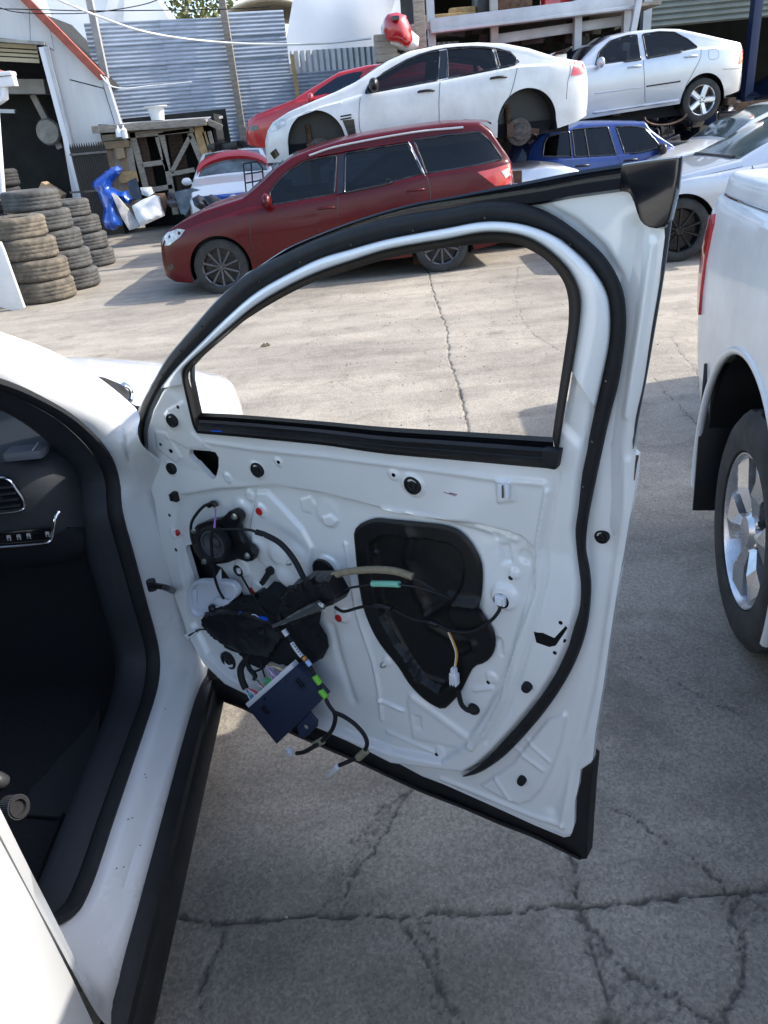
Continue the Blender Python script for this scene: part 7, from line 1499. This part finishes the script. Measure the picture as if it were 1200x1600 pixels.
# rack carrying the upper row of cars
cr = thing('car_rack', 'heavy steel rack that carries the upper row of cars', 'rack', (1.2, 11.6, 0))
zb_ = 1.02
for y in (10.35, 11.6): 
    m_ = MB(); m_.box((.5, y, zb_-.08), (3.2, .12, .14)); m_.mk('rail', m_rust, cr)
for y in (14.0, 14.6): m_ = MB(); m_.box((3.6, y, 1.42), (9.6, .12, .14)); m_.mk('rail', m_rust, cr)
for x in (-.9, .75): 
    for y in (10.35, 11.6): m_ = MB(); m_.box((x, y, .48), (.12, .12, .94)); m_.mk('post', m_rust, cr)
for x in (-.6, 2.4, 8.2):
    for y in (14.0, 14.6): m_ = MB(); m_.box((x, y, .67), (.12, .12, 1.34)); m_.mk('post', m_rust, cr)
for x in (-.9, .6, 1.9): m_ = MB(); m_.box((x, 10.98, zb_+.03), (.12, 1.5, .10)); m_.mk('cross_beam', m_rust, cr)
for x in (-.4, 4.2, 6.0): m_ = MB(); m_.box((x, 14.1, 1.53), (.12, 1.6, .10)); m_.mk('cross_beam', m_rust, cr)
random.seed(77); m_ = MB()
for k in range(60):
    x, y = random.uniform(1015, 1150), random.uniform(165, 235); a = random.uniform(0, 3.1); m_.box(on_y(x, y, 14.4+random.uniform(-.6, .8)), (random.uniform(.15, .6), random.uniform(.1, .4), random.uniform(.08, .3)), (math.cos(a), math.sin(a), .3), (-math.sin(a), math.cos(a), 0), (-.3*math.cos(a), -.3*math.sin(a), 1))
o = m_.mk('scrap_heap', m_darkcar, None, kind='stuff', bevel=.015); o['label'] = 'dark heap of scrap under the silver sedan at the right'
m_ = MB(); c = on_y(1040, 178, 13.0); m_.tube([c+arr((.32*math.cos(a), .0, .13*math.sin(a)-.02)) for a in np.linspace(math.pi, 2*math.pi, 16)], .016, 6); o = m_.mk('hanging_hose', m_rust, None, smooth=60); tag(o, 'rubber hose sagging under the silver sedan', 'hose')
# unseen van, added outside the right edge only to cast shade across the yard
vn = Car('shade_van', 'added white van, unseen beyond the right edge, placed to shade the yard', (0, 3.03), (-1, 0), (0, -1), .96, cat='van')
vn.body([(-2.62, .45), (-2.60, .9), (-2.62, 1.3), (-2.72, 1.52), (-3.0, 1.62), (-3.9, 1.66), (-5.6, 1.64), (-5.8, 1.4), (-5.82, .4)], [(-2.62, .3), (-5.82, .3)], [(-2.6, .9), (-5.8, 1.0)], [(-3.2, .3, .32), (-5.2, .3, .32)], m_white, tumble=.12, ends=(.92, .92), plan_len=.3)
for x in (-3.2, -5.2): vn.wheel(x, .29, .29)
# ---- white panel at the left edge
p0 = on_z(31, 484); m_ = MB()
pp = [on_y(x, y, p0[1]) for x, y in ((0,378),(6,392),(38,481),(33,487),(18,486),(-30,470),(-30,380))]; m_.prism(pp, (.0, .06, 0)); o = m_.mk('door_skin', m_wdirty, None, bevel=.012); tag(o, 'white pressed panel standing on edge at the left edge before the tyres', 'panel')
# ---- tyres in stacks
def tyre_mesh(name, ma, seed, R0_=.37, w=.245):
    random.seed(seed); N = 72; r_in = R0_*.60; rows = []; prof = [(r_in, w*.36), (r_in*1.02, w*.44), (R0_*.74, w*.52), (R0_*.84, w*.53), (R0_*.93, w*.49), (R0_*.975, w*.42)]
    for k in range(N):
        a = 2*math.pi*k/N; d = arr((math.cos(a), math.sin(a), 0)); wob = 1+.006*math.sin(2*a+seed); row = [d*p*wob+arr((0, 0, h)) for p, h in prof]
        for j, h in enumerate(np.linspace(.38, -.38, 13)):
            g = .011 if j in (3, 6, 9) else (.009 if ((k+(j//3)) % 3 == 0) else 0); row.append(d*(R0_-g)*wob+arr((0, 0, w*h)))
        row += [d*p*wob+arr((0, 0, -h)) for p, h in prof[::-1]]; row += [d*p*wob+arr((0, 0, h)) for p, h in ((r_in*1.25, -w*.40), (R0_*.9, -w*.30), (R0_*.93, 0), (R0_*.9, w*.30), (r_in*1.25, w*.40))]; rows.append(np.array(row))
    V, F_ = loft_geo([np.vstack([r_, r_[:1]]) for r_ in rows+[rows[0]]]); me = bpy.data.meshes.new(name); me.from_pydata([tuple(np.array(v)+arr((0, 0, w*.53))) for v in V], [], F_); me.materials.append(ma); me.shade_smooth(); me.set_sharp_from_angle(angle=R_(28)); bm = bmesh.new(); bm.from_mesh(me); bmesh.ops.remove_doubles(bm, verts=bm.verts, dist=.0002); bmesh.ops.recalc_face_normals(bm, faces=bm.faces); bm.to_mesh(me); bm.free(); return me
TM = {'brown': tyre_mesh('tyre_brown', m_tyreb, 1), 'grey': tyre_mesh('tyre_grey', m_tyreg, 2), 'black': tyre_mesh('tyre_black', m_tyre, 3)}
ords = ['bottom', 'second from the bottom', 'third from the bottom', 'fourth from the bottom', 'fifth from the bottom', 'topmost']
random.seed(9)
stacks = [((78,474), 4, 'brown', 'front brown stack by the white panel', [(0,0),(-.02,-.01),(-.10,0),(-.17,.02)]), ((118,455), 5, 'grey', 'grey stack just behind the front brown one', [(0,0),(-.05,0),(-.12,.03),(-.18,0),(-.28,.02)]), ((147,419), 4, 'grey', 'rightmost stack, nearest the gate', [(0,0),(-.05,.02),(-.10,0),(-.22,.03)]), ((30,425), 6, 'black', 'tall black stack at the back left of the tyres', [(0,0),(.03,0),(0,.05),(-.06,0),(0,.03),(.04,0)]), ((2,465), 5, 'grey', 'stack cut by the left edge of the picture', [(0,0),(.02,0),(-.03,0),(.03,0),(-.02,.04)]), ((60,418), 4, 'black', 'low black stack between grey and rightmost stacks', [(0,0),(.03,0),(0,.05),(-.06,0)])]
for (px, n, kind, where, offs) in stacks:
    c = on_z(*px); c = c+c*[1, 1, 0]/np.linalg.norm(c[:2])*.37; z = 0.0
    for k in range(n):
        me = TM[kind if not (kind == 'brown' and k == 0) else 'brown']; o = bpy.data.objects.new('tyre', me); COL.objects.link(o); o.location = (c[0]+offs[k][0], c[1]+offs[k][1], z+.002); o.rotation_euler = (random.uniform(-.015, .015), random.uniform(-.015, .015), random.uniform(0, 6.28)); z += .245*1.055
        tag(o, ('topmost' if k == n-1 else ords[k])+' tyre, '+where, 'tyre', 'tyres stacked on the left')
